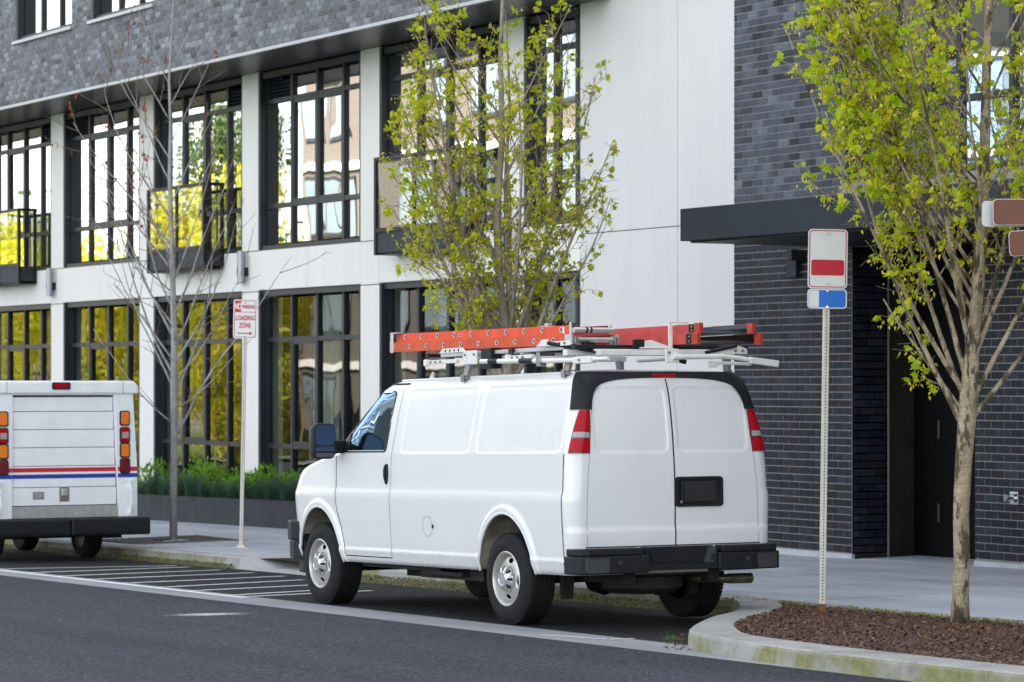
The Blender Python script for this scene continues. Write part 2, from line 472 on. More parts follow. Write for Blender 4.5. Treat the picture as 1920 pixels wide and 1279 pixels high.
def mat_leaf(name, cols, trans=0.45):
    m, nt, out = new_mat(name)
    ge = N(nt, 'ShaderNodeNewGeometry')
    r = ramp(nt, ge.outputs['Random Per Island'], [(i / (len(cols) - 1), c) for i, c in enumerate(cols)])
    d = N(nt, 'ShaderNodeBsdfPrincipled'); d.inputs['Roughness'].default_value = 0.5; L(nt, r.outputs[0], d.inputs['Base Color'])
    t = N(nt, 'ShaderNodeBsdfTranslucent'); L(nt, r.outputs[0], t.inputs[0])
    mx = N(nt, 'ShaderNodeMixShader'); mx.inputs[0].default_value = trans
    L(nt, d.outputs[0], mx.inputs[1]); L(nt, t.outputs[0], mx.inputs[2]); L(nt, mx.outputs[0], out.inputs[0])
    return m
M['leaf'] = mat_leaf('maple_leaf', [(0.25, 0.42, 0.005), (0.45, 0.57, 0.006), (0.66, 0.65, 0.008), (0.35, 0.52, 0.006), (0.78, 0.70, 0.010)], 0.5)
M['leaf2'] = mat_leaf('maple_leaf_far', [(0.26, 0.36, 0.005), (0.46, 0.54, 0.006), (0.62, 0.62, 0.008), (0.36, 0.46, 0.005), (0.72, 0.64, 0.010)], 0.5)
M['flower'] = mat_leaf('maple_flower', [(0.66, 0.62, 0.02), (0.80, 0.68, 0.03), (0.55, 0.56, 0.02)])
M['bud'] = mat_leaf('red_bud', [(0.35, 0.04, 0.03), (0.45, 0.10, 0.04), (0.30, 0.16, 0.04)])
M['blue_grass'] = mat_leaf('blue_grass', [(0.04, 0.095, 0.075), (0.07, 0.145, 0.105), (0.05, 0.13, 0.06), (0.11, 0.15, 0.06)], 0.3)
M['shrub'] = mat_leaf('shrub_leaf', [(0.10, 0.25, 0.015), (0.20, 0.42, 0.02), (0.34, 0.55, 0.03)], 0.45)
M['palm'] = mat_leaf('palm_leaf', [(0.10, 0.15, 0.06), (0.2, 0.26, 0.12)], 0.3)
M['yellow_leaf'] = mat_leaf('yellow_leaf', [(0.62, 0.58, 0.01), (0.75, 0.70, 0.02), (0.45, 0.52, 0.02), (0.80, 0.60, 0.03)])
M['green_leaf'] = mat_leaf('green_leaf', [(0.06, 0.12, 0.03), (0.10, 0.17, 0.04), (0.14, 0.20, 0.04)])
M['weed'] = mat_leaf('weed', [(0.10, 0.22, 0.02), (0.14, 0.28, 0.03)])
M['chip'] = mat_leaf('mulch_chip', [(0.036, 0.012, 0.005), (0.072, 0.026, 0.010), (0.018, 0.007, 0.004), (0.14, 0.060, 0.025), (0.045, 0.016, 0.007), (0.24, 0.13, 0.07)], 0.0)
M['moss'] = simple('moss', (0.16, 0.15, 0.035), 0.95, var=0.5, vscale=14, bmp=0.6, bscale=50)

def mat_bark(name, lo, hi, patch, scale=7, pfac=(0.55, 0.63)):
    m, nt, out = new_mat(name)
    p = N(nt, 'ShaderNodeBsdfPrincipled'); p.inputs['Roughness'].default_value = 0.85
    n = noise(nt, scale, 6, 0.65, stretch=(1, 1, 0.5)); n2 = noise(nt, scale * 0.8, 5, 0.6, stretch=(1.2, 1.2, 0.45))
    n3 = noise(nt, 26, 3, 0.6, stretch=(0.5, 0.5, 3.0))
    c = ramp(nt, n.outputs[0], [(0.3, lo), (0.7, hi)]).outputs[0]
    st = ramp(nt, n3.outputs[0], [(0.35, 0.75), (0.6, 1.08)]); c = mixc(nt, 1.0, c, st.outputs[0], 'MULTIPLY')
    r2 = ramp(nt, n2.outputs[0], [(pfac[0], 0.0), (pfac[1], 1.0)])
    c = mixc(nt, r2.outputs[0], c, patch)
    L(nt, c, p.inputs['Base Color']); L(nt, bump(nt, n3.outputs[0], 0.5, 0.015), p.inputs['Normal'])
    L(nt, p.outputs[0], out.inputs[0]); return m
M['bark'] = mat_bark('maple_bark', (0.21, 0.165, 0.09), (0.50, 0.40, 0.28), (0.085, 0.065, 0.035), 11, (0.50, 0.56))
M['bark_mid'] = mat_bark('grey_brown_bark', (0.21, 0.17, 0.125), (0.40, 0.34, 0.27), (0.12, 0.12, 0.06), 6)
M['bark_grey'] = mat_bark('smooth_grey_bark', (0.27, 0.255, 0.25), (0.44, 0.42, 0.41), (0.2, 0.19, 0.19), 6)
M['twig'] = simple('twig', (0.17, 0.115, 0.085), 0.8, var=0.3, vscale=20)
# ================================================================== SETTING: ground, road, kerbs, pavement
F = 19.5          # street face of the buildings
def sheet(name, x0, x1, y0, y1, dz, m, zf=None, nx=2, thick=None):
    mb = MB()
    zf = zf or (lambda x, y: GR * (x + 22.15))
    zs = lambda x, y: zf(x, y) + dz
    xs = np.linspace(x0, x1, nx)
    vs, fs = [], []
    for x in xs:
        vs += [(x, y0, zs(x, y0)), (x, y1, zs(x, y1))]
    for i in range(nx - 1):
        fs.append((2 * i, 2 * i + 2, 2 * i + 3, 2 * i + 1))
    mb.add(vs, fs)
    return mb.build(name, m, recalc=False)
M['lawn'] = simple('lawn', (0.10, 0.16, 0.03), 0.95, var=0.4, vscale=0.6)
g0 = tag(sheet('ground', -900, 500, -900, 900, -0.60, M['lawn']), kind='structure')
road = tag(sheet('road', -300, 60, -11, 11.98, 0, M['asphalt']), kind='structure')
gut = tag(sheet('gutter', -300, -8, 11.98, 12.52, 0.001, M['gutter']), kind='structure')
park = tag(sheet('parking_lane', -300, -10, 12.52, 15.02, 0, M['asphalt2'], zf=lambda x, y: GR * (x + 22.15) - 0.012 * (y - 12.52)), kind='structure')
far_walk = tag(sheet('far_sidewalk', -300, 60, -14, -11, 0.12, M['sidewalk']), kind='structure')
far_lawn = tag(sheet('far_lawn', -300, 60, -70, -14, 0.13, M['lawn']), kind='structure')

sidewalk = thing('sidewalk', 'pale concrete pavement of scored slabs between kerb and buildings', None, (0, 0, 0), kind='structure')
smb = MB()
smb.add([(-300, 15.16, walk_z(-300, 15.16) - 0.02), (-8, 15.16, walk_z(-8, 15.16) - 0.02), (-8, 22, walk_z(-8, 22) - 0.02), (-300, 22, walk_z(-300, 22) - 0.02)], [(0, 1, 2, 3)])
smb.build('joint_bed', M['concrete_dark'], sidewalk, recalc=False)
def slab(x0, x1, y0, y1, zt=None):
    zf = zt or walk_z
    g_ = 0.014
    x0 += g_; x1 -= g_; y0 += g_; y1 -= g_
    d = rng.uniform(-0.002, 0.002)
    q = [(x0, y0), (x1, y0), (x1, y1), (x0, y1)]
    vs = [(x, y, zf(x, y) - 0.015) for x, y in q] + [(x, y, zf(x, y) + d) for x, y in q]
    mb = MB().add(vs, [(4, 5, 6, 7), (0, 1, 5, 4), (1, 2, 6, 5), (2, 3, 7, 6), (3, 0, 4, 7)])
    return mb.build('paving_slab', M['sidewalk'], sidewalk, recalc=False)
RAMP = (-32.9, -30.6)
ys = [15.16, 16.65, 18.1, 19.49]
x = -62.0
while x < -12:
    x1 = x + 1.55
    for j in range(3):
        y0, y1 = ys[j], ys[j + 1]
        if j == 0 and x1 > RAMP[0] and x < RAMP[1]:
            a_, b_ = max(x, RAMP[0]), min(x1, RAMP[1])
            if x < a_: slab(x, a_, y0, y1)
            slab(a_, b_, 16.2, y1)
            if x1 > b_: slab(b_, x1, y0, y1)
            continue
        slab(x, x1, y0, y1)
    x = x1
slab(-26.8, -24.75, 19.52, 20.4)
# kerb: straight stones along the parking lane
kerb = thing('kerb', 'concrete kerb with mossy face along the parking lane', None, (0, 0, 0), kind='structure')
def kerb_top(x): return GR * (x + 22.15) - 0.03 + 0.15
x = -62.0
segs = []
while x < -22.4:
    x1 = min(x + 2.6, -22.3)
    a, b = x, x1
    if b > RAMP[0] and a < RAMP[0]: b = RAMP[0]
    if b > RAMP[1] and a < RAMP[1] and a > RAMP[0]: a = RAMP[1]
    if not (a >= RAMP[0] - 0.01 and b <= RAMP[1] + 0.01):
        segs.append((a, b))
    if x < RAMP[1] < x1 and a < RAMP[0]:
        segs.append((RAMP[1], x1))
    x = x1
for a, b in segs:
    mb = MB()
    n = 10
    vs, fs = [], []
    for i in range(n + 1):
        xx = a + (b - a) * i / n + (0.004 if i == 0 else -0.004 if i == n else 0)
        zt = kerb_top(xx); w = rng.uniform(-0.006, 0.006)
        vs += [(xx, 14.985 + w, GR * (xx + 22.15) - 0.08), (xx, 15.0 + w, zt - 0.02), (xx, 15.02, zt), (xx, 15.155, zt + 0.003), (xx, 15.155, zt - 0.2)]
    for i in range(n):
        for k in range(4):
            fs.append((i * 5 + k, (i + 1) * 5 + k, (i + 1) * 5 + k + 1, i * 5 + k + 1))
    fs.append((0, 1, 2, 3, 4)); fs.append(tuple(n * 5 + k for k in (4, 3, 2, 1, 0)))
    mb.add(vs, fs); mb.build('kerb_stone', M['kerb'], kerb, recalc=True)
# sloped kerb ramp with flared sides
rz = lambda x, y: GR * (x + 22.15) - 0.03 + 0.005
rm = MB()
a, b = RAMP
pts = {'l0': (a - 0.0, 14.96), 'r0': (b, 14.96), 'l1': (a, 16.2), 'r1': (b, 16.2), 'fl': (a + 0.75, 14.96), 'fr': (b - 0.75, 14.96)}
def rp(p, top): return (p[0], p[1], (walk_z(*p) if top else rz(*p)))
tri = [rp((a, 15.0), False), rp((a + 0.7, 14.96), False), rp((a + 0.7, 16.2), True), rp((a, 16.2), True), rp((a, 15.16), True)]
rm.add([rp((a + 0.71, 14.96), False), rp((b - 0.71, 14.96), False), rp((b - 0.71, 16.19), True), rp((a + 0.71, 16.19), True)], [(0, 1, 2, 3)])
rm.add([rp((a, 15.01), True), rp((a + 0.7, 14.96), False), rp((a + 0.7, 16.19), True), rp((a, 16.19), True)], [(0, 1, 2, 3)])
rm.add([rp((a, 14.97), False), rp((a + 0.7, 14.955), False), rp((a, 15.01), True)], [(0, 1, 2)])
rm.add([rp((b, 15.01), True), rp((b - 0.7, 14.96), False), rp((b - 0.7, 16.19), True), rp((b, 16.19), True)], [(0, 3, 2, 1)])
rm.add([rp((b, 14.97), False), rp((b - 0.7, 14.955), False), rp((b, 15.01), True)], [(0, 2, 1)])
rm.build('kerb_ramp', M['kerb_clean'], kerb, recalc=False)

# curved kerb of the planted bump-out on the right
def catmull(P, n=8):
    P = [np.array(p, float) for p in P]
    out = []
    for i in range(len(P) - 1):
        p0 = P[max(i - 1, 0)]; p1 = P[i]; p2 = P[i + 1]; p3 = P[min(i + 2, len(P) - 1)]
        for k in range(n):
            t = k / n
            out.append(0.5 * ((2 * p1) + (-p0 + p2) * t + (2 * p0 - 5 * p1 + 4 * p2 - p3) * t * t + (-p0 + 3 * p1 - 3 * p2 + p3) * t ** 3))
    out.append(P[-1])
    return out
K_OUT = [(-23.3, 15.02), (-22.75, 15.02), (-22.39, 14.97), (-21.77, 14.62), (-21.01, 14.05), (-20.44, 13.44), (-19.62, 12.74), (-19.05, 12.36), (-18.45, 12.20), (-17.42, 12.06), (-16.76, 12.02), (-15.75, 12.02), (-14.5, 12.03), (-9, 12.05)]
K_IN = [(-23.3, 15.30), (-22.8, 15.32), (-22.2, 15.22), (-21.45, 14.85), (-20.75, 14.28), (-20.25, 13.76), (-19.75, 13.25), (-19.18, 12.86), (-18.45, 12.53), (-17.33, 12.42), (-16.6, 12.39), (-15.6, 12.38), (-14.4, 12.39), (-9, 12.40)]
ko, ki = catmull(K_OUT, 8), catmull(K_IN, 8)
bump_out = thing('curved_kerb', 'wide curved concrete kerb edge with green algae around the mulch bed', None, (0, 0, 0), kind='structure')
KH = 0.125
def kz(x): return GR * (x + 22.15)
cuts = [0, 34, 58, 71, 86, 94, len(ko) - 1]
for s_ in range(len(cuts) - 1):
    i0, i1 = cuts[s_], cuts[s_ + 1]
    mb = MB(); vs, fs = [], []
    for i in range(i0, i1 + 1):
        o, q = ko[i], ki[i]
        e = 0.006 if i == i0 and s_ > 0 else 0
        if e:
            d = ko[i + 1] - ko[i]; d = d / np.linalg.norm(d) * e
            o = o + d; q = q + d
        t = (q - o) / np.linalg.norm(q - o)
        zt = kz(o[0]) + KH
        w = 0.004 * math.sin(i * 1.7) + 0.003 * math.sin(i * 0.77 + 1)
        for p, z in ((o - t * 0.012, kz(o[0]) - 0.08), (o + t * (0.004 + w), zt - 0.03), (o + t * (0.012 + w), zt - 0.010), (o + t * 0.035, zt), (q - t * 0.02, zt + 0.004), (q, zt - 0.006), (q, zt - 0.2)):
            vs.append((p[0], p[1], z))
    n = i1 - i0
    for i in range(n):
        for k in range(6):
            fs.append((i * 7 + k, (i + 1) * 7 + k, (i + 1) * 7 + k + 1, i * 7 + k + 1))
    fs.append(tuple(range(7))); fs.append(tuple(n * 7 + k for k in range(6, -1, -1)))
    mb.add(vs, fs); mb.build('kerb_stone', M['kerb'], bump_out, recalc=True)
# mulch bed
bed_poly = [(p[0], p[1]) for p in ki[14:]] + [(-9, 15.14), (-22.0, 15.14)]
mb = MB(); mb.add([(p[0], p[1], kz(p[0]) + KH - 0.035) for p in bed_poly], [tuple(range(len(bed_poly)))])
bed = tag(mb.build('mulch_bed', M['soil'], recalc=False), kind='structure')
edge = MB()
n = 24
for i in range(n):
    xa = -22.3 + (13.3) * i / n; xb = -22.3 + 13.3 * (i + 1) / n
    edge.add([(xa, 15.02, kz(xa) + 0.05), (xb, 15.02, kz(xb) + 0.05), (xb, 15.03, walk_z(xb, 15.1)), (xa, 15.03, walk_z(xa, 15.1)), (xb, 15.155, walk_z(xb, 15.155)), (xa, 15.155, walk_z(xa, 15.155))], [(0, 1, 2, 3), (3, 2, 4, 5)])
edge.build('pavement_edge', M['kerb_clean'], sidewalk, recalc=False)

def inside(px, py, poly):
    c = np.zeros(len(px), bool); j = len(poly) - 1
    for i in range(len(poly)):
        xi, yi = poly[i]; xj, yj = poly[j]
        cond = ((yi > py) != (yj > py)) & (px < (xj - xi) * (py - yi) / (yj - yi + 1e-12) + xi)
        c ^= cond; j = i
    return c
def scatter_chips(name, n, poly, zf, size, mat_, lift=0.02, flat=0.25):
    xs = nrng.uniform(min(p[0] for p in poly), max(p[0] for p in poly), n * 2); yy = nrng.uniform(min(p[1] for p in poly), max(p[1] for p in poly), n * 2)
    k = inside(xs, yy, poly); xs, yy = xs[k][:n], yy[k][:n]; n = len(xs)
    l = nrng.uniform(*size, n); w = l * nrng.uniform(0.2, 0.5, n); h = l * flat * nrng.uniform(0.3, 1, n)
    base = np.array([(-1, -1, -1), (1, -1, -1), (1, 1, -1), (-1, 1, -1), (-0.8, -0.7, 1), (0.8, -0.8, 1), (0.7, 0.8, 1), (-0.8, 0.7, 1)], float) * 0.5
    P = base[None] * np.stack([l, w, h], 1)[:, None, :]
    az = nrng.uniform(0, 6.283, n); ti = nrng.normal(0, 0.35, n)
    c, s_ = np.cos(ti)[:, None], np.sin(ti)[:, None]
    X_, Z_ = P[:, :, 0] * c - P[:, :, 2] * s_, P[:, :, 0] * s_ + P[:, :, 2] * c
    c, s_ = np.cos(az)[:, None], np.sin(az)[:, None]
    Q = np.stack([X_ * c - P[:, :, 1] * s_, X_ * s_ + P[:, :, 1] * c, Z_], 2)
    zz = np.array([zf(a_, b_) for a_, b_ in zip(xs, yy)]) + nrng.uniform(0, lift, n)
    Q += np.stack([xs, yy, zz], 1)[:, None, :]
    f = np.array([(4, 5, 6, 7), (0, 1, 5, 4), (1, 2, 6, 5), (2, 3, 7, 6), (3, 0, 4, 7)])
    fl = (f[None] + (np.arange(n) * 8)[:, None, None]).ravel()
    return mesh_np(name, Q.reshape(-1, 3), fl, 4, mat_)
bz = lambda a_, b_: kz(a_) + KH - 0.035 + 0.03 * math.exp(-((b_ - 13.7) / 0.9) ** 2)
vis_poly = [(p[0], p[1]) for p in ki[14:]] 
vis_poly = [p for p in vis_poly if p[0] < -9.5] + [(-9.5, 15.1), (-22.0, 15.12)]
tag(scatter_chips('mulch', 62000, vis_poly, bz, (0.012, 0.058), M['chip']), 'loose brown bark mulch filling the bed inside the curved kerb', 'mulch', kind='stuff')
# moss strip between mulch and pavement, debris against the kerbs
tag(scatter_chips('moss', 5000, [(-22.6, 14.99), (-13, 14.93), (-13, 15.12), (-22.6, 15.12)], lambda a_, b_: kz(a_) + KH - 0.02, (0.01, 0.035), M['moss'], 0.02, 0.4), 'green moss strip along the pavement edge of the mulch bed', 'moss', kind='stuff')
M['leaf_litter'] = mat_leaf('leaf_litter', [(0.05, 0.03, 0.015), (0.12, 0.06, 0.03), (0.09, 0.07, 0.02), (0.14, 0.13, 0.03)], 0.0)
deb = [(p[0] - 0.02, p[1] - 0.02) for p in ko[30:60]] + [(p[0] - 0.10, p[1] - 0.16) for p in ko[60:29:-1]]
tag(scatter_chips('kerb_litter', 700, deb, lambda a_, b_: kz(a_) + 0.001, (0.008, 0.035), M['leaf_litter'], 0.008, 0.2), 'brown leaf litter lying against the nose of the curved kerb', 'leaf litter', kind='stuff')
M['moss_chip'] = mat_leaf('moss_chip', [(0.10, 0.11, 0.015), (0.16, 0.17, 0.02), (0.07, 0.05, 0.025), (0.05, 0.035, 0.02)], 0.0)
tag(scatter_chips('kerb_moss', 6000, [(-44, 14.90), (RAMP[0] - 0.2, 14.88), (RAMP[0] - 0.2, 15.0), (-44, 15.0)], lambda a_, b_: kz(a_) - 0.03 + max(0, (b_ - 14.93)) * 0.7, (0.008, 0.03), M['moss_chip'], 0.012, 0.5), 'moss and litter in the channel below the kerb by the parked mail truck', 'moss', kind='stuff')
tag(scatter_chips('gutter_moss', 6000, [(RAMP[1], 14.84), (-22.4, 14.86), (-22.4, 15.0), (RAMP[1], 15.0)], lambda a_, b_: kz(a_) - 0.03 + max(0, (b_ - 14.90)) * 0.7, (0.008, 0.03), M['moss_chip'], 0.012, 0.5), 'bright moss in the kerb channel under the white van', 'moss', kind='stuff')

# painted markings
def strip(mb, p, q, w, dz):
    p, q = np.array(p, float), np.array(q, float); d = (q - p) / np.linalg.norm(q - p); nn = np.array([-d[1], d[0]]) * w / 2
    c = [p - nn, q - nn, q + nn, p + nn]
    zf = lambda a_, b_: kz(a_) + (-0.012 * (b_ - 12.52) if b_ > 12.52 else 0.001) + dz
    mb.add([(v[0], v[1], zf(v[0], v[1])) for v in c], [(0, 1, 2, 3)])
lines = thing('painted_lines', 'thin white painted lines of the no parking hatching on the asphalt', None, (0, 0, 0), kind='structure')
H = [((-34.15, 12.53), (-34.12, 14.7)), ((-33.07, 12.53), (-33.71, 14.7)), ((-32.14, 12.53), (-32.82, 14.7)), ((-31.26, 12.53), (-31.99, 14.75)), ((-30.27, 12.53), (-31.04, 14.7)), ((-29.29, 12.53), (-30.14, 14.5)), ((-28.48, 12.53), (-29.15, 14.4)), ((-27.53, 12.53), (-28.25, 14.2)), ((-27.2, 12.53), (-27.7, 14.1))]
for p, q in H:
    mb = MB(); strip(mb, p, q, 0.075, 0.004)
    strip(mb, (p[0] + 0.03, 12.40), (p[0], 12.515), 0.07, 0.004)
    mb.build('line', M['paint_line'], lines, recalc=False)
mb = MB(); strip(mb, (-48, 12.36), (-27.0, 12.36), 0.09, 0.004); mb.build('line', M['paint_line'], lines, recalc=False)
mb = MB(); strip(mb, (-20.9, 12.15), (-20.2, 12.33), 0.05, 0.004); strip(mb, (-20.15, 12.33), (-20.15, 12.55), 0.05, 0.004); mb.build('line', M['paint_line'], lines, recalc=False)
# paint splash on the carriageway
m, nt, out = new_mat('paint_splash')
p_ = N(nt, 'ShaderNodeBsdfPrincipled'); p_.inputs['Base Color'].default_value = (0.62, 0.63, 0.65, 1); p_.inputs['Roughness'].default_value = 0.8
tr_ = N(nt, 'ShaderNodeBsdfTransparent'); mx_ = N(nt, 'ShaderNodeMixShader')
n1 = noise(nt, 26, 8, 0.9, 'Object'); tc = N(nt, 'ShaderNodeTexCoord'); vm = N(nt, 'ShaderNodeVectorMath', operation='DISTANCE')
vm.inputs[1].default_value = (0, 0, 0)
mpn = N(nt, 'ShaderNodeMapping'); mpn.inputs['Scale'].default_value = (1.0, 0.58, 0.0); L(nt, tc.outputs['Object'], mpn.inputs[0]); L(nt, mpn.outputs[0], vm.inputs[0])
mr = N(nt, 'ShaderNodeMapRange'); mr.inputs[1].default_value = 0.5; mr.inputs[2].default_value = 0.05; mr.inputs[3].default_value = -0.30; mr.inputs[4].default_value = 0.13
L(nt, vm.outputs['Value'], mr.inputs[0])
ad = N(nt, 'ShaderNodeMath', operation='ADD'); L(nt, mr.outputs[0], ad.inputs[0]); L(nt, n1.outputs[0], ad.inputs[1])
rr0 = ramp(nt, ad.outputs[0], [(0.47, 0.0), (0.66, 0.85)])
L(nt, rr0.outputs[0], mx_.inputs[0]); L(nt, tr_.outputs[0], mx_.inputs[1]); L(nt, p_.outputs[0], mx_.inputs[2]); L(nt, mx_.outputs[0], out.inputs[0])
mb = MB()
c0 = onG(392, 1153)
q = [(-0.5, -0.85), (0.5, -0.85), (0.5, 0.85), (-0.5, 0.85)]
rotc, rots = math.cos(-0.25), math.sin(-0.25)
mb.add([(a_, b_, GR * (a_ * rotc - b_ * rots) + 0.005) for a_, b_ in q], [(0, 1, 2, 3)])
st_ = mb.build('paint_stain', m, recalc=False); st_.location = (c0.x, c0.y, kz(c0.x)); st_.rotation_euler = (0, 0, -0.25)
tag(st_, 'white spilt paint stain on the dark asphalt in front', 'paint stain')

# ================================================================== BUILDINGS
BH, BL = 0.0833, 0.208     # brick course and length
def brick_mesh(w, h, d, mats_i, name='brick'):
    me = bpy.data.meshes.new(name)
    x0, x1, z0, z1 = 0, w, 0, h
    e = 0.003
    vs = [(x0, 0, z0), (x1, 0, z0), (x1, 0, z1), (x0, 0, z1), (x0 + e, -d, z0 + e), (x1 - e, -d, z0 + e), (x1 - e, -d, z1 - e), (x0 + e, -d, z1 - e)]
    fs = [(4, 5, 6, 7), (0, 1, 5, 4), (1, 2, 6, 5), (2, 3, 7, 6), (3, 0, 4, 7)]
    me.from_pydata(vs, [], fs); me.materials.append(mats_i); me.update()
    return me, vs, fs
_bm = {}
def lay_bricks(parent, spans, mats_, weights, single, wall_name, to_world, depth=0.006):
    """spans: list of (u, z, w) bricks in wall coordinates; to_world(u, d, z) -> (x, y, z) on the wall. single: how many become objects of their own"""
    mb = MB()
    for i, (u, z, w) in enumerate(spans):
        k = rng.choices(range(len(mats_)), weights)[0]
        h = BH - 0.010; ww = w - 0.010
        dd = depth + rng.uniform(-0.001, 0.001)
        if i < single:
            key = (mats_[k].name, round(ww, 3), to_world('key'))
            if key not in _bm: _bm[key] = brick_mesh_axis(ww, h, depth, mats_[k], to_world)
            o = bpy.data.objects.new('brick', _bm[key]); COL.objects.link(o)
            o.parent = parent
            o.location = Vector(to_world(u, 0, z))
        else:
            e = 0.003
            q = [(0, 0, 0), (ww, 0, 0), (ww, 0, h), (0, 0, h), (e, dd, e), (ww - e, dd, e), (ww - e, dd, h - e), (e, dd, h - e)]
            vs = [to_world(u + a_, b_, z + c_) for a_, b_, c_ in q]
            mb.add(vs, [(4, 5, 6, 7), (0, 1, 5, 4), (1, 2, 6, 5), (2, 3, 7, 6), (3, 0, 4, 7)], k)
    if mb.v:
        o = mb.build(wall_name, mats_, parent, recalc=False)
        o['kind'] = 'stuff'
def brick_mesh_axis(w, h, d, mat_, tw):
    e = 0.003
    q = [(0, 0, 0), (w, 0, 0), (w, 0, h), (0, 0, h), (e, d, e), (w - e, d, e), (w - e, d, h - e), (e, d, h - e)]
    o0 = np.array(tw(0, 0, 0))
    vs = [tuple(np.array(tw(*p)) - o0) for p in q]
    me = bpy.data.meshes.new('brick')
    me.from_pydata(vs, [], [(4, 5, 6, 7), (0, 1, 5, 4), (1, 2, 6, 5), (2, 3, 7, 6), (3, 0, 4, 7)]); me.materials.append(mat_); me.update()
    return me
def courses(u0, u1, z0, z1, phase=0, holes=()):
    out_ = []
    k = 0; z = z0
    while z + BH <= z1 + 1e-6:
        off = (k % 2) * BL / 2 + phase
        u = u0 - ((u0 - off) % BL) if True else u0
        while u < u1 - 0.02:
            a_ = max(u, u0); b_ = min(u + BL, u1)
            segs_ = [(a_, b_)]
            for (h0, h1, g0_, g1_) in holes:
                if z + BH > g0_ and z < g1_:
                    ns = []
                    for (s0, s1) in segs_:
                        if s1 <= h0 or s0 >= h1: ns.append((s0, s1)); continue
                        if s0 < h0: ns.append((s0, h0))
                        if s1 > h1: ns.append((h1, s1))
                    segs_ = ns
            for s0, s1 in segs_:
                if s1 - s0 > 0.035: out_.append((s0, z, s1 - s0))
            u += BL
        z += BH; k += 1
    return out_
def street_wall(Y):
    def tw(u, d=None, z=None):
        if u == 'key': return 's'
        return (u, Y - d, z)
    return tw
def side_wall(X):          # faces +X; u runs along +Y
    def tw(u, d=None, z=None):
        if u == 'key': return 'x'
        return (X + d, u, z)
    return tw

# ---------------------------------------------------------------- apartment building (left)
apt = thing('apartment_building', 'apartment building with pale columns, tall dark framed windows and overhanging grey brick upper floor', 'building', (-42, F, walk_z(-42, F)))
COLX = [-58.88, -54.85, -50.82, -46.78, -42.71, -38.67, -34.59]
CW = 0.58
Z_B0, Z_B1, Z_SOF = 3.41, 4.03, 6.75
zb = walk_z(-45, F) - 0.3
for i, cx in enumerate(COLX):
    for z0, z1 in ((zb, Z_B0 - 0.006), (Z_B0 + 0.006, Z_B1 - 0.006), (Z_B1 + 0.006, Z_SOF)):
        MB().box(cx, cx + CW, F, F + 0.42, z0, z1).build('column' if z1 != Z_B1 - 0.006 else 'facade_panel', M['column'], apt, world=True, bevel=0.006)
    MB().box(cx + 0.02, cx + CW - 0.02, F + 0.02, F + 0.40, zb, Z_SOF).build('column_core', M['seam'], apt, world=True)
bays = []
for i, cx in enumerate(COLX):
    x0 = cx + CW
    x1 = COLX[i + 1] if i + 1 < len(COLX) else -32.58
    bays.append((x0, x1))
    xm = (x0 + x1) / 2
    for a_, b_ in (((x0, xm), (xm, x1)) if i + 1 < len(COLX) else ((x0, x1),)):
        MB().box(a_ + 0.006, b_ - 0.006, F + 0.001, F + 0.35, Z_B0 + 0.02, Z_B1 - 0.002).build('facade_panel', M['column'], apt, world=True, bevel=0.006)
    MB().box(x0, x1, F + 0.02, F + 0.33, Z_B0 + 0.024, Z_B1 - 0.02).build('panel_backing', M['seam'], apt, world=True)

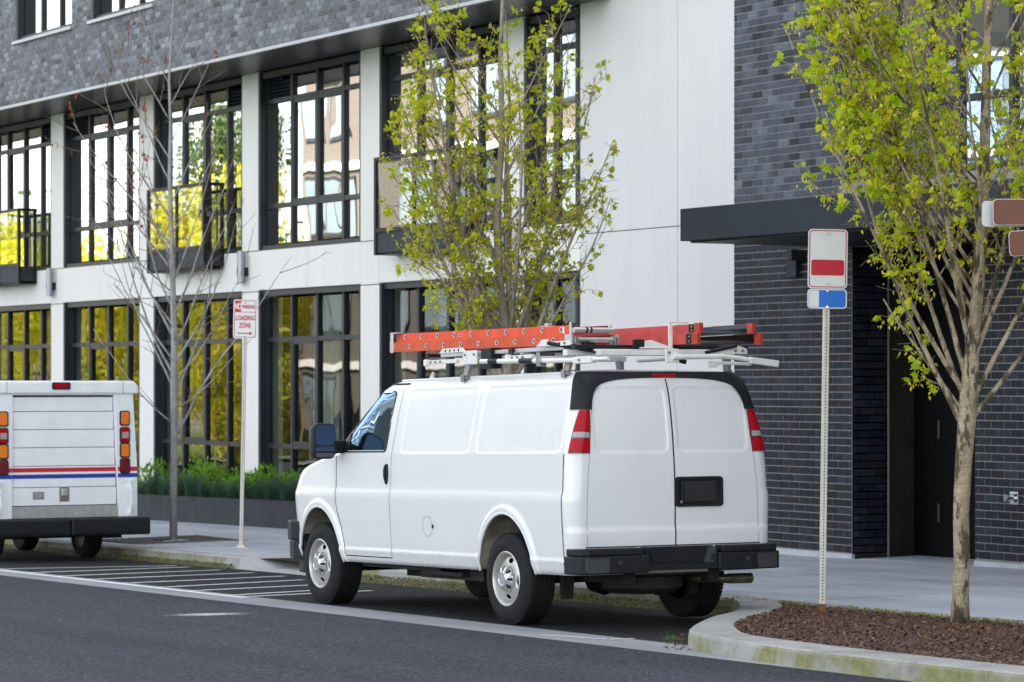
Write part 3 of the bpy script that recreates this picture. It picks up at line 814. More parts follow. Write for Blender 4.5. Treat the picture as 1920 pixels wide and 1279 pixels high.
def window(parent, x0, x1, z0, z1, Y, mull, trans, louvre=None, door=None, casement=None, skip=(), glass='glass', slat_rows=5, fr=0.06):
    """opening x0..x1, z0..z1 in a wall face at Y; frame > mullions, transoms, panes, louvre slats"""
    mb = MB()
    ya, yb = Y + 0.012, Y + 0.22
    mb.box(x0, x0 + fr, ya, yb, z0, z1); mb.box(x1 - fr, x1, ya, yb, z0, z1)
    mb.box(x0 + fr, x1 - fr, ya + 0.03, yb, z1 - 0.09, z1); mb.box(x0 + fr, x1 - fr, ya + 0.02, yb, z0, z0 + 0.07)
    # inner stop frame
    mb.box(x0 + fr, x0 + fr + 0.05, Y + 0.12, Y + 0.19, z0 + 0.07, z1 - 0.09)
    w = mb.build('window', M['frame_metal'], parent, world=True)
    xs = [x0 + fr] + [x0 + (x1 - x0) * q for q in mull] + [x1 - fr]
    zs_ = [z0 + 0.07] + list(trans) + [z1 - 0.09]
    for q in xs[1:-1]:
        MB().box(q - 0.033, q + 0.033, Y + 0.118, Y + 0.21, z0 + 0.07, z1 - 0.09).build('mullion', M['frame_metal'], w)
    for q in trans:
        for a_, b_ in zip(xs[:-1], xs[1:]):
            l_ = a_ + (0.033 if a_ != xs[0] else 0.05); r_ = b_ - (0.033 if b_ != xs[-1] else 0)
            MB().box(l_, r_, Y + 0.122, Y + 0.20, q - 0.035, q + 0.035).build('transom', M['frame_metal'], w)
    for i in range(len(xs) - 1):
        for j in range(len(zs_) - 1):
            a_, b_ = xs[i] + 0.03, xs[i + 1] - 0.03
            c_, d_ = zs_[j] + 0.033, zs_[j + 1] - 0.033
            if louvre is not None and i == louvre and j == len(zs_) - 2:
                for k in range(slat_rows):
                    zc = c_ + (d_ - c_) * (k + 0.5) / slat_rows
                    s_ = MB().box(-(b_ - a_) / 2, (b_ - a_) / 2, -0.045, 0.045, -0.008, 0.008, M=Matrix.Translation(((a_ + b_) / 2, Y + 0.185, zc)) @ Matrix.Rotation(R(38), 4, 'X'))
                    s_.build('slat', M['frame_metal'], w)
                MB().box(a_ - 0.03, b_ + 0.03, Y + 0.24, Y + 0.25, c_, d_).build('louvre_back', M['seam'], w)
                continue
            pm = MB(); yp = Y + 0.165 + rng.uniform(-0.004, 0.004)
            t1, t2 = rng.uniform(-0.0012, 0.0012), rng.uniform(-0.002, 0.002)
            # a pane sits very slightly out of true, as real glazing does
            pm.add([(a_, yp + t1, c_), (b_, yp - t1, c_), (b_, yp - t1 + t2, d_), (a_, yp + t1 + t2, d_), (a_, yp + 0.012, c_), (b_, yp + 0.012, c_), (b_, yp + 0.012, d_), (a_, yp + 0.012, d_)],
                   [(0, 1, 2, 3), (7, 6, 5, 4), (0, 4, 5, 1), (1, 5, 6, 2), (2, 6, 7, 3), (3, 7, 4, 0)])
            g_ = pm.build('pane', [M[glass], M['glass_clear']], w, recalc=False)
            g_.data.polygons.foreach_set('material_index', [0, 1, 1, 1, 1, 1])
            if casement and (i, j) in casement:
                cm = MB(); t_ = 0.045
                cm.box(a_, b_, Y + 0.125, Y + 0.160, d_ - t_, d_ + 0.03); cm.box(a_, b_, Y + 0.125, Y + 0.160, c_ - 0.03, c_ + t_)
                cm.box(a_ - 0.03, a_ + t_, Y + 0.125, Y + 0.160, c_ + t_, d_ - t_); cm.box(b_ - t_, b_ + 0.03, Y + 0.125, Y + 0.160, c_ + t_, d_ - t_)
                cm.build('casement_frame', M['frame_metal'], w)
    return w
m, nt, out = new_mat('glass_clear')
tr_ = N(nt, 'ShaderNodeBsdfTransparent'); tr_.inputs[0].default_value = (0.93, 0.96, 0.94, 1); L(nt, tr_.outputs[0], out.inputs[0]); M['glass_clear'] = m

Z_G0 = 0.30
for i, (x0, x1) in enumerate(bays):
    last = i == len(bays) - 1
    odd = i % 2 == 0     # bays with a shallow balcony (…, 2, 4)
    zg = Z_G0 - 0.12 * (x0 < -50)
    mull = [0.27, 0.52, 0.77] if not last else [0.42, 0.80]
    if last:
        window(apt, x0, x1, Z_B1, Z_SOF - 0.02, F, mull, [4.70, 6.29], glass='glass')
        window(apt, x0, x1, zg, Z_B0 + 0.02, F, mull, [1.07, 2.68], glass='glass_low')
    else:
        lv = 0 if odd else 3
        window(apt, x0, x1, Z_B1, Z_SOF - 0.02, F, mull, [4.70, 6.29], louvre=lv, casement=({(1, 1), (2, 1)} if odd else {(1, 1)}))
        window(apt, x0, x1, zg, Z_B0 + 0.02, F, mull, [1.07, 2.68], casement={(1, 1)}, glass='glass_low')
    MB().box(x0, x1, F + 0.015, F + 0.3, zb, zg).build('window_base', M['dark_metal'], apt, world=True)
# rooms behind the glass
mb = MB()
mb.box(-60, -31.9, F + 3.4, F + 3.6, -1.2, 7.4)
mb.box(-60, -31.9, F + 0.36, F + 3.4, 3.55, 3.98); mb.box(-60, -31.9, F + 0.36, F + 3.4, 6.75, 7.1)
mb.box(-60, -31.9, F + 0.36, F + 3.4, -1.2, 0.1)
for cx in COLX + [-32.3]: mb.box(cx + 0.2, cx + 0.4, F + 0.45, F + 3.4, 0.1, 3.55); mb.box(cx + 0.2, cx + 0.4, F + 0.45, F + 3.4, 3.98, 6.75)
mb.build('interior_wall', M['interior'], apt, world=True)
def curtain(x0, x1, z0, z1, Y, mat_):
    n = max(6, int((x1 - x0) / 0.035)); vs, fs = [], []
    ph = rng.uniform(0, 6)
    for k in range(n + 1):
        xx = x0 + (x1 - x0) * k / n
        yy = Y + 0.035 * math.sin(k * 1.25 + ph) + 0.015 * math.sin(k * 0.53)
        vs += [(xx, yy, z0), (xx, yy, z1), (xx, yy + 0.004, z0), (xx, yy + 0.004, z1)]
    for k in range(n):
        o = 4 * k
        fs += [(o, o + 4, o + 5, o + 1), (o + 2, o + 3, o + 7, o + 6)]
    MB().add(vs, fs).build('curtain', mat_, apt, world=True, smooth=True, recalc=False)
bx = bays[5]; curtain(bx[0] + 0.25, bx[1] - 0.1, 0.35, 3.3, F + 0.8, M['curtain'])
bx = bays[4]
curtain(bx[0] + 0.05, bx[0] + 1.0, 0.35, 3.3, F + 0.9, M['curtain'])
curtain(bx[0] + 0.05, bx[1] - 0.05, 0.35, 3.3, F + 1.6, M['interior_light'])
curtain(bays[3][0] + 0.1, bays[3][1], 0.35, 3.3, F + 1.8, M['curtain'])
curtain(bays[5][0] + 0.1, bays[5][0] + 1.7, 4.1, 6.6, F + 0.7, M['sheer'])
curtain(bays[6][0] + 0.15, bays[6][1] - 0.05, 4.1, 6.55, F + 0.5, M['sheer'])
# soffit planks and overhanging brick storey
YO = 18.3
soff = MB().box(-62, -31.95, YO + 0.03, F + 0.02, Z_SOF + 0.01, Z_SOF + 0.06).build('soffit', M['soffit_metal'], apt, world=True)
x = -62.0
while x < -32:
    x1 = min(x + 3.0, -31.95)
    for k in range(6):
        w_ = (F - YO - 0.04) / 6
        MB().box(x + 0.003, x1 - 0.003, YO + 0.035 + k * w_ + 0.003, YO + 0.035 + (k + 1) * w_ - 0.003, Z_SOF, Z_SOF + 0.012).build('soffit_plank', M['soffit_metal'], soff)
    x = x1
MB().box(-62, -31.9, YO - 0.03, YO + 0.03, Z_SOF - 0.012, Z_SOF + 0.032).build('soffit_edge_trim', M['edge_metal'], apt, world=True)
WUP = [(-49.35, -46.75, 7.85, 9.75), (-45.90, -43.35, 7.85, 9.75), (-42.0, -39.4, 9.4, 11), (-53.2, -50.6, 7.85, 9.75)]
holes = [(a_, b_, c_, d_) for a_, b_, c_, d_ in WUP if c_ < 9]
bwall = MB()
xs_ = sorted([-62.0, -31.9] + [v for h_ in holes for v in h_[:2]])
for a_, b_ in zip(xs_[:-1], xs_[1:]):
    h_ = [q for q in holes if q[0] - 0.01 < a_ and b_ < q[1] + 0.01]
    if h_:
        bwall.box(a_, b_, YO, YO + 0.3, Z_SOF + 0.034, h_[0][2]); bwall.box(a_, b_, YO, YO + 0.3, h_[0][3], 12)
    else: bwall.box(a_, b_, YO, YO + 0.3, Z_SOF + 0.034, 12)
bw = bwall.build('brick_wall', M['mortar'], apt, world=True)
sp = courses(-61.9, -31.9, Z_SOF + 0.045, 11.95, 0, holes)
sp.sort(key=lambda q: (-q[0] if (q[0] > -45 and q[1] < EYE + (7.0 / 960) * 0 + 8.3) else 1e3))
seen = lambda u, z: (lambda v: (HOR - FPX * (z - EYE) / (-CA * u + SA * YO)) > -12 and u < -34.9)(0)
vis = [q for q in sp if seen(q[0], q[1])]; hid = [q for q in sp if not seen(q[0], q[1])]
vis.sort(key=lambda q: -q[0])
lay_bricks(bw, vis + hid, BR_MID, [5, 4, 2.2, 2.2, 3, 0.7], 300, 'brick_courses', street_wall(YO))
for h_ in holes:
    window(apt, *h_, YO + 0.02, [0.33, 0.66], [], fr=0.05)
    MB().box(h_[0] - 0.06, h_[1] + 0.06, YO - 0.06, YO + 0.14, h_[2] - 0.055, h_[2] - 0.002).build('window_sill', M['edge_metal'], apt, world=True, bevel=0.004)
mb = MB(); mb.box(-62, -31.9, YO + 1.5, YO + 1.6, 6.8, 12); mb.build('upper_interior', M['interior'], apt, world=True)
MB().box(-62.1, -31.86, YO - 0.02, F + 12, 12, 12.3).build('roof', M['dark_metal'], apt, world=True)
# unseen storeys behind and above, added and sized to keep the low sun off the street
MB().box(-75, -29.2, F + 3.7, F + 16, -1.5, 17.5).build('sun_block_core', M['stucco'], apt, world=True)
MB().box(-31.9, -31.83, YO + 0.002, F - 0.01, Z_SOF - 0.01, 12).build('end_panel', M['canopy_metal'], apt, world=True)
# stucco bay
for a_, b_ in ((-32.58, -30.345), (-30.335, -29.13)):
    for z0, z1 in ((-0.2, 3.875), (3.885, 8.2), (8.21, 12)):
        MB().box(a_, b_, F, F + 0.5, z0, z1).build('stucco_panel', M['stucco'], apt, world=True, bevel=0.004)
MB().box(-32.5, -29.2, F + 0.015, F + 0.4, -0.2, 12).build('stucco_core', M['seam'], apt, world=True)
# balconies
def balcony(x0, x1):
    y0 = F - 0.36; zt, z0, zf = 5.12, 3.79, 4.10
    b_ = MB()
    b_.box(x0, x1, y0, y0 + 0.05, zt - 0.03, zt + 0.02)
    b_.box(x1 - 0.05, x1, y0 + 0.05, F, zt - 0.03, zt + 0.02); b_.box(x0, x0 + 0.05, y0 + 0.05, F, zt - 0.03, zt + 0.02)
    r_ = b_.build('balcony', M['dark_metal'], apt, world=True, bevel=0.004)
    xm = x0 + (x1 - x0) * 0.52
    for xx in (x0, xm - 0.03, x1 - 0.06):
        MB().box(xx, xx + 0.06, y0 + 0.001, y0 + 0.05, z0, zt - 0.03).build('post', M['dark_metal'], r_)
    MB().box(x1 - 0.05, x1 - 0.002, F - 0.06, F - 0.01, z0, zt - 0.03).build('post', M['dark_metal'], r_)
    for k in range(2): 
        yy = y0 + 0.13 + 0.1 * k
        MB().box(x1 - 0.03, x1 - 0.012, yy, yy + 0.018, zf, zt - 0.03).build('baluster', M['dark_metal'], r_)
    for (a_, c_) in ((x0 + 0.06, xm - 0.03), (xm + 0.03, x1 - 0.06)):
        g_ = MB().box(a_, c_, y0 + 0.018, y0 + 0.03, zf + 0.06, zt - 0.03).build('glass_panel', M['glass_bal'], r_)
        MB().box(a_, c_, y0 + 0.002, y0 + 0.05, zf, zf + 0.06).build('bottom_rail', M['dark_metal'], r_)
        MB().box(a_ + 0.0, c_ - 0.0, y0 + 0.02, y0 + 0.05, z0 + 0.03, zf).build('fascia_panel', M['planter'], r_)
    MB().box(x1 - 0.045, x1 - 0.01, y0 + 0.06, F - 0.06, z0 + 0.02, zf).build('fascia_panel', M['planter'], r_)
    MB().box(x0 + 0.01, x1 - 0.01, y0 + 0.05, F, z0, z0 + 0.05).build('floor_plate', M['dark_metal'], r_)
M['glass_bal'] = mat_glass('glass_balcony', (0.75, 0.8, 0.78), 0.12, 0.5, 0.03)
for x0, x1 in ((-53.75, -51.5), (-45.62, -43.36), (-37.55, -35.3)): balcony(x0, x1)
# wall lamps on the column heads
for cx in (COLX[2], COLX[4], COLX[6]):
    b_ = MB().box(cx + 0.03, cx + 0.11, F - 0.10, F - 0.001, 3.55, 4.04).build('wall_lamp', M['lamp_grey'], apt, world=True, bevel=0.003)
    MB().tube([(cx + 0.22, F - 0.12, 3.55), (cx + 0.22, F - 0.12, 4.04)], 0.05, 14).build('lamp_tube', M['lamp_grey'], b_, smooth=True, angle=40)
    MB().box(cx + 0.11, cx + 0.24, F - 0.14, F - 0.0, 3.66, 3.79).build('lamp_bracket', M['dark_metal'], b_, bevel=0.004)

# ---------------------------------------------------------------- dark brick entrance building (right)
ent = thing('brick_building', 'dark blue grey brick building with black canopy over a recessed doorway', 'building', (-26, F, walk_z(-26, F)))
ZB = 0.12
XL, XR, XD = -29.13, -26.84, -24.71
lw_ = MB().box(XL, XR, F, F + 0.5, ZB, 12).build('brick_wall', M['mortar'], ent, world=True)
pier = MB(); pier.box(XD, -12, F, F + 0.9, ZB - 0.1, 3.9)
pr = pier.build('brick_wall', M['mortar'], ent, world=True)
up = MB(); WU = (-27.03, -19.5, 4.20, 8.6)
up.box(XR + 0.001, WU[1], F, F + 0.4, 3.55, WU[2]); up.box(XR + 0.001, WU[1], F, F + 0.4, WU[3], 12); up.box(WU[1], -12, F, F + 0.4, 3.91, 12)
uw = up.build('brick_wall', M['mortar'], ent, world=True)
# left wall is holed at its top right corner by the window: trim the wall in front with a notch
lw_.data.clear_geometry()
nb = MB(); nb.box(XL, WU[0], F, F + 0.5, ZB, 12); nb.box(WU[0], XR, F, F + 0.5, ZB, WU[2]); nb.box(WU[0], XR, F, F + 0.5, WU[3], 12)
lw_.data.from_pydata(nb.v, [], nb.f); lw_.data.update()
ret = courses(F + 0.02, F + 0.46, ZB + 0.06, 3.5, 0.06)
pie = courses(XD, -16.0, ZB + 0.11, 3.6, 0.1)
left = courses(XL, XR, ZB + 0.06, 3.86, 0.05)
lefu = courses(XL, -18.0, ZB + 0.06 + 45 * BH, 11.0, 0.05 + (BL / 2), [(WU[0], WU[1], WU[2] - 0.06, WU[3])])
pie.sort(key=lambda q: (abs(q[0] + 24.2) > 0.62, -q[1]))
rp_ = MB().box(XR - 0.03, XR, F + 0.001, F + 0.47, ZB, 3.5).build('return_wall', M['mortar'], ent, world=True)
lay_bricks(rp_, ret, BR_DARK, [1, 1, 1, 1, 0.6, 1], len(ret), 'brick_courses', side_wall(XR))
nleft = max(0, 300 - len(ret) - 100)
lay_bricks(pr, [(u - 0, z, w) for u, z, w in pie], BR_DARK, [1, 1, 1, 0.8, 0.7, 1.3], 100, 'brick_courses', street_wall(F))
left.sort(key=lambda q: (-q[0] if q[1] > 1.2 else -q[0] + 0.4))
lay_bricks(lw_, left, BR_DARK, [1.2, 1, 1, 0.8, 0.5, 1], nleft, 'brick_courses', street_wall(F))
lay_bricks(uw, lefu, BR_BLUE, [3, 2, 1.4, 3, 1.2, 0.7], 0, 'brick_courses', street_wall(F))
# base strips
MB().box(XL, XR + 0.02, F - 0.02, F + 0.02, 0.0, ZB + 0.045).build('base_strip', M['base_strip'], ent, world=True)
for a_, b_ in ((XD + 0.0, -23.95), (-23.94, -22.4), (-22.39, -20.8)):
    MB().box(a_, b_, F - 0.02, F + 0.02, 0.05, walk_z(a_, F) + 0.055).build('base_strip', M['base_strip'], ent, world=True)
MB().box(XR - 0.0, XR + 0.02, F + 0.021, F + 0.45, 0.1, ZB + 0.05).build('base_strip', M['seam'], ent, world=True)
MB().box(-29.1, 25, F + 3.2, F + 16, -1, 17.5).build('sun_block_core', M['stucco'], ent, world=True)  # unseen mass, added and carried on rightwards to keep the sun off the street
MB().box(-12, 25, F, F + 3.19, 0, 12).build('brick_wall', M['mortar'], ent, world=True)  # unseen continuation to the right, added so the street there stays shaded
# recess
MB().box(XR - 0.3, XR - 0.035, F + 0.48, F + 1.2, 0.0, 3.6).build('concrete_jamb', M['concrete_dark'], ent, world=True)
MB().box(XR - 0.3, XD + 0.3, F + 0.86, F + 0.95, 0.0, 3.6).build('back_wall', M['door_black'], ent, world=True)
dr = MB().box(-26.55, XD, F + 0.80, F + 0.855, walk_z(-26, F) + 0.01, 3.2).build('door', M['door_black'], ent, world=True)
for zc in (1.52, 0.62):
    q = onX(1738, 830, -26.3)
    MB().tube([(-26.33, F + 0.785, zc - 0.10), (-26.33, F + 0.785, zc + 0.10)], 0.016, 8).build('hinge', M['steel_dark'], dr)
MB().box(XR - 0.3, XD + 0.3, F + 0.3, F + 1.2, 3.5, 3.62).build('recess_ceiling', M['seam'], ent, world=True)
# canopy
cp = MB()
cx0, cx1, cy0 = -27.02, -21.0, F - 2.1
cp.box(cx0, cx1, cy0, F + 0.02, 3.52, 3.86)
cz = cp.build('canopy', M['canopy_metal'], ent, world=True, bevel=0.006)
k = 0
yy = cy0 + 0.06
while yy < F - 0.1:
    MB().box(cx0 + 0.10, cx1 - 0.05, yy + 0.004, yy + 0.146, 3.498, 3.522).build('soffit_plank', M['dark_metal'], cz)
    yy += 0.15
MB().box(-27.98 + 0.0, -27.80, F - 0.07, F - 0.01, 3.20, 3.50).build('canopy_bracket', M['canopy_metal'], ent, world=True, bevel=0.004)
MB().box(-27.80, -27.70, F - 0.2, F - 0.01, 3.38, 3.50).build('canopy_bracket', M['dark_metal'], ent, world=True, bevel=0.004)
# upper window with white sheers
window(ent, *WU, F + 0.03, [0.10, 0.18, 0.245, 0.36, 0.55, 0.75], [4.98], fr=0.07)
mbx = MB(); mbx.box(-27.5, -18, F + 3, F + 3.1, 3.9, 9); mbx.box(-27.5, -18, F + 0.4, F + 3, 3.85, 4.1); mbx.build('interior_wall', M['interior'], ent, world=True)
curtain_root = apt
def sheer(x0, x1, z0, z1, Y):
    n = int((x1 - x0) / 0.03); vs, fs = [], []
    for k in range(n + 1):
        xx = x0 + (x1 - x0) * k / n; yv = Y + 0.03 * math.sin(k * 1.1) + 0.02 * math.sin(k * 0.37)
        vs += [(xx, yv, z0), (xx, yv, z1), (xx, yv + .004, z0), (xx, yv + .004, z1)]
    for k in range(n):
        o = 4 * k; fs += [(o, o + 4, o + 5, o + 1), (o + 2, o + 3, o + 7, o + 6)]
    MB().add(vs, fs).build('curtain', M['sheer'], ent, world=True, smooth=True, recalc=False)
sheer(-26.6, -26.0, 4.3, 8.5, F + 0.4); sheer(-25.3, -20, 4.3, 8.5, F + 0.42)
# hose bib
hb = MB().box(-24.13, -24.0, F - 0.025, F + 0.0, 0.80, 0.93).build('hose_tap', M['chrome'], ent, world=True, bevel=0.006)
MB().tube([(-24.05, F - 0.025, 0.865), (-24.05, F - 0.09, 0.865), (-24.05, F - 0.12, 0.83)], 0.018, 10).build('spout', M['chrome'], hb, smooth=True, angle=40)
MB().tube([(-24.10, F - 0.025, 0.865), (-24.10, F - 0.085, 0.865)], 0.02, 10).build('valve', M['chrome'], hb, smooth=True, angle=40)
MB().tube([(-24.10, F - 0.08, 0.865), (-24.10, F - 0.095, 0.865)], 0.042, 10).build('handwheel', M['steel'], hb, smooth=True, angle=40)
# ================================================================== WHITE VAN
VAN_O = (-22.15, 13.52, 0.0)
van = thing('cargo_van', 'white cargo van with ladders on its roof rack, parked against the kerb', 'van', VAN_O)
VP = 0.022
van.rotation_euler = (0, VP, math.pi)
# side profile table: z, half width, rear x, front x
PROF = np.array([
    (0.440, .935, -1.03, 4.28), (0.465, .958, -1.06, 4.31), (0.52, .976, -1.08, 4.35), (0.560, .986, -1.09, 4.37), (0.578, .976, -1.092, 4.375), (0.62, .980, -1.098, 4.38),
    (0.70, .986, -1.104, 4.39), (0.790, .990, -1.108, 4.40), (0.835, .993, -1.097, 4.405), (0.95, .997, -1.10, 4.42), (1.045, 1.000, -1.10, 4.425), (1.085, .996, -1.10, 4.42), (1.12, .986, -1.10, 4.41), (1.18, .982, -1.10, 4.375), (1.26, .979, -1.098, 4.30),
    (1.315, .977, -1.095, 4.17), (1.355, .975, -1.092, 4.00), (1.395, .973, -1.09, 3.78), (1.430, .970, -1.085, 3.54), (1.50, .955, -1.08, 3.44), (1.60, .934, -1.07, 3.31),
    (1.75, .902, -1.05, 3.11), (1.88, .870, -1.025, 2.95), (1.97, .845, -1.00, 2.84), (2.03, .820, -.975, 2.74), (2.065, .793, -.952, 2.65), (2.086, .765, -.93, 2.56),
    (2.098, .725, -.895, 2.46), (2.110, .62, -.80, 2.28), (2.120, .48, -.66, 2.05), (2.127, .30, -.45, 1.75), (2.131, .15, -.2, 1.4), (2.132, .02, .3, 1.0)])
dd_ = np.diff(PROF, axis=0)
VV = np.concatenate([[0], np.cumsum(np.sqrt(dd_[:, 0] ** 2 + dd_[:, 1] ** 2 + (0.42 * dd_[:, 3]) ** 2))])
VMAX = VV[-1]
def pchip(x, y, xq):
    h = np.diff(x); d = np.diff(y) / h
    m_ = np.zeros_like(y)
    for i in range(1, len(x) - 1):
        if d[i - 1] * d[i] > 0:
            w1, w2 = 2 * h[i] + h[i - 1], h[i] + 2 * h[i - 1]
            m_[i] = (w1 + w2) / (w1 / d[i - 1] + w2 / d[i])
    m_[0], m_[-1] = d[0], d[-1]
    i = np.clip(np.searchsorted(x, xq) - 1, 0, len(x) - 2)
    t = (xq - x[i]) / h[i]
    return (2 * t ** 3 - 3 * t ** 2 + 1) * y[i] + (t ** 3 - 2 * t ** 2 + t) * h[i] * m_[i] + (-2 * t ** 3 + 3 * t ** 2) * y[i + 1] + (t ** 3 - t ** 2) * h[i] * m_[i + 1]
def prof(v):
    v = np.atleast_1d(np.asarray(v, float))
    return [pchip(VV, PROF[:, k], v) for k in range(4)]
_vd = np.linspace(0, VMAX, 4000); _zd = prof(_vd)[0]
def v_of_z(z): return np.interp(z, _zd, _vd)
def corner(v):
    z, w, xr, xf = prof(v)
    ry = np.minimum(0.13, w * 0.5); rr_ = np.minimum(0.12, 0.12 + 0 * w)
    rf = np.minimum(0.42, 0.42 * np.minimum(1, w / 0.6)); rfy = np.minimum(0.36, w * 0.6)
    return z, w, xr, xf, ry, rr_, rf, rfy
def taper(x): 
    t = np.clip((x - 3.0) / 1.4, 0, 1)
    return 1 - 0.055 * t * t
def surf(u, v):
    """point of the (left half) body skin. u: 0-1 rear, 1-2 rear corner, 2-3 side, 3-4 front corner, 4-5 front"""
    u = np.asarray(u, float); v = np.asarray(v, float)
    sh = np.broadcast(u, v).shape
    u = np.broadcast_to(u, sh).ravel(); v = np.broadcast_to(v, sh).ravel()
    z, w, xr, xf, ry, rr_, rf, rfy = corner(v)
    x = np.zeros_like(u); y = np.zeros_like(u)
    bow = 0.028
    k = u <= 1
    yy = u * (w - ry); x = np.where(k, xr + bow * (yy / np.maximum(w, .05)) ** 2, x); y = np.where(k, yy, y)
    xb = xr + bow * ((w - ry) / np.maximum(w, .05)) ** 2
    k = (u > 1) & (u <= 2); a_ = (u - 1) * math.pi / 2
    x = np.where(k, xb + rr_ * (1 - np.cos(a_)), x); y = np.where(k, w - ry + ry * np.sin(a_), y)
    k = (u > 2) & (u <= 3); t = u - 2
    x = np.where(k, (xb + rr_) * (1 - t) + (xf - rf) * t, x); y = np.where(k, w, y)
    k = (u > 3) & (u <= 4); a_ = (u - 3) * math.pi / 2
    x = np.where(k, xf - rf + rf * np.sin(a_), x); y = np.where(k, w - rfy + rfy * np.cos(a_), y)
    k = u > 4; t = u - 4
    x = np.where(k, xf + 0.10 * (1 - (1 - t) ** 2) * np.minimum(1, w), x); y = np.where(k, (w - rfy) * (1 - t), y)
    y = y * taper(x)
    return np.stack([x, y, z], -1).reshape(sh + (3,))
def u_side(x, v):
    z, w, xr, xf, ry, rr_, rf, rfy = corner(v)
    xb = xr + 0.028 * ((w - ry) / np.maximum(w, .05)) ** 2
    x = np.asarray(x, float)
    a0, a1 = xb + rr_, xf - rf
    u = 2 + (x - a0) / (a1 - a0)
    u = np.where(x > a1, 3 + np.arcsin(np.clip((x - a1) / rf, 0, 1)) / (math.pi / 2), u)
    u = np.where(x < a0, 1 + np.arccos(np.clip(1 - (x - xb) / rr_, 0, 1)) / (math.pi / 2), u)
    return u
def u_rear(y, v):
    z, w, xr, xf, ry, rr_, rf, rfy = corner(v)
    y = np.asarray(y, float)
    u = y / (w - ry)
    return np.where(y > w - ry, 1 + np.arcsin(np.clip((y - (w - ry)) / ry, 0, 1)) / (math.pi / 2), u)
def side_pt(x, z):
    v = v_of_z(z); return surf(u_side(x, v), v).reshape(-1, 3)[0]
def rear_pt(y, z):
    v = v_of_z(z); return surf(u_rear(y, v), v).reshape(-1, 3)[0]

# wheel arches (x, z, half length, half height)
AX_F = 3.55
ARCH = [(0.0, 0.385, 0.475, 0.55), (AX_F, 0.40, 0.475, 0.545)]
def arch_q(x, z):
    q = np.full(np.shape(x), 9.0)
    for cx, cz, rx, rz_ in ARCH:
        e = np.where(z > cz, np.sqrt(((x - cx) / rx) ** 2 + ((z - cz) / rz_) ** 2), np.abs(x - cx) / (rx * (1 + 0.10 * (cz - z) / 0.1 * 0)))
        q = np.minimum(q, e)
    return q
def sd_rrect(x, y, x0, x1, y0, y1, r):
    cx, cy = (x0 + x1) / 2, (y0 + y1) / 2
    qx, qy = np.abs(x - cx) - (x1 - x0) / 2 + r, np.abs(y - cy) - (y1 - y0) / 2 + r
    return np.hypot(np.maximum(qx, 0), np.maximum(qy, 0)) + np.minimum(np.maximum(qx, qy), 0) - r
def sstep(x, a_, b_):
    t = np.clip((x - a_) / (b_ - a_), 0, 1); return t * t * (3 - 2 * t)

us = np.concatenate([np.linspace(0, 1, 72)[:-1], np.linspace(1, 2, 15)[:-1], np.linspace(2, 3, 330)[:-1], np.linspace(3, 4, 30)[:-1], np.linspace(4, 5, 26)])
nz = [np.arange(0, v_of_z(2.06), 0.0128), np.linspace(v_of_z(2.06), VMAX, 40)]
vs_ = np.concatenate(nz)
UU, VG = np.meshgrid(us, vs_)
P = surf(UU, VG)
X_, Y_, Z_ = P[..., 0].copy(), P[..., 1].copy(), P[..., 2].copy()
# pressed panels, ribs and flares are real relief in the skin
rec = np.zeros_like(X_)
for x0, x1 in ((0.66, 1.93), (-0.90, 0.54)):
    d = sd_rrect(X_, Z_, x0, x1, 1.437, 2.005, 0.07)
    rec += 0.0042 * (1 - sstep(d, -0.014, 0.004)) - 0.0015 * np.exp(-((d - 0.014) / 0.008) ** 2)
side_k = (UU > 1.95) & (UU < 3.6)
q = arch_q(X_, Z_)
flare = 0.020 * (1 - sstep(q, 1.085, 1.13)) * (q >= 0.9)
Y_ += np.where(side_k, -rec + flare, 0)
recr = np.zeros_like(X_)
topc = 1.955
d = sd_rrect(Y_, Z_ , 0.045, 0.745, 1.435, 1.97, 0.06)
d2 = np.hypot(Y_ - 0.50, (Z_ - 1.70) * 1.0) - 0.36 
d = np.maximum(d, np.where((Y_ > 0.5) & (Z_ > 1.70), d2 * 1.0 + 0.0, -9) if False else d)
recr += 0.0062 * (1 - sstep(d, -0.013, 0.003)) - 0.0015 * np.exp(-((d - 0.014) / 0.009) ** 2)
rear_k = UU < 1.3
X_ += np.where(rear_k, recr * (1 - sstep(UU, 1.0, 1.3)), 0)
P = np.stack([X_, Y_, Z_], -1)
nv_, nu_ = X_.shape
idx = np.arange(nv_ * nu_).reshape(nv_, nu_)
quads = np.stack([idx[:-1, :-1], idx[1:, :-1], idx[1:, 1:], idx[:-1, 1:]], -1).reshape(-1, 4)
cen = P.reshape(-1, 3)[quads].mean(1); uc = UU.ravel()[quads].mean(1); vc = VG.ravel()[quads].mean(1)
drop = (uc > 2) & (uc < 3.7) & (arch_q(cen[:, 0], cen[:, 2]) < 1.0)
# driver's window opening
WIN = [(2.20, 1.445), (2.20, 2.005), (2.62, 2.005), (2.70, 1.985), (2.78, 1.93), (2.86, 1.83), (2.95, 1.70), (3.05, 1.555), (3.10, 1.445)]
WINR = [(2.20, 1.485), (2.20, 1.94), (2.203, 1.972), (2.22, 1.995), (2.26, 2.003), (2.55, 2.003), (2.64, 1.997), (2.71, 1.975), (2.78, 1.925), (2.86, 1.83), (2.95, 1.70), (3.05, 1.555), (3.085, 1.49), (3.09, 1.462), (3.07, 1.447), (2.24, 1.447), (2.212, 1.455)]
win_in = inside(cen[:, 0], cen[:, 2], [(a_ + (0.02 if a_ < 2.5 else -0.03), b_ + (0.02 if b_ < 1.7 else -0.02)) for a_, b_ in WIN]) & (uc > 2) & (uc < 3.99)
ws_in = (uc > 4.0) & (cen[:, 2] > 1.47) & (cen[:, 2] < 2.0)
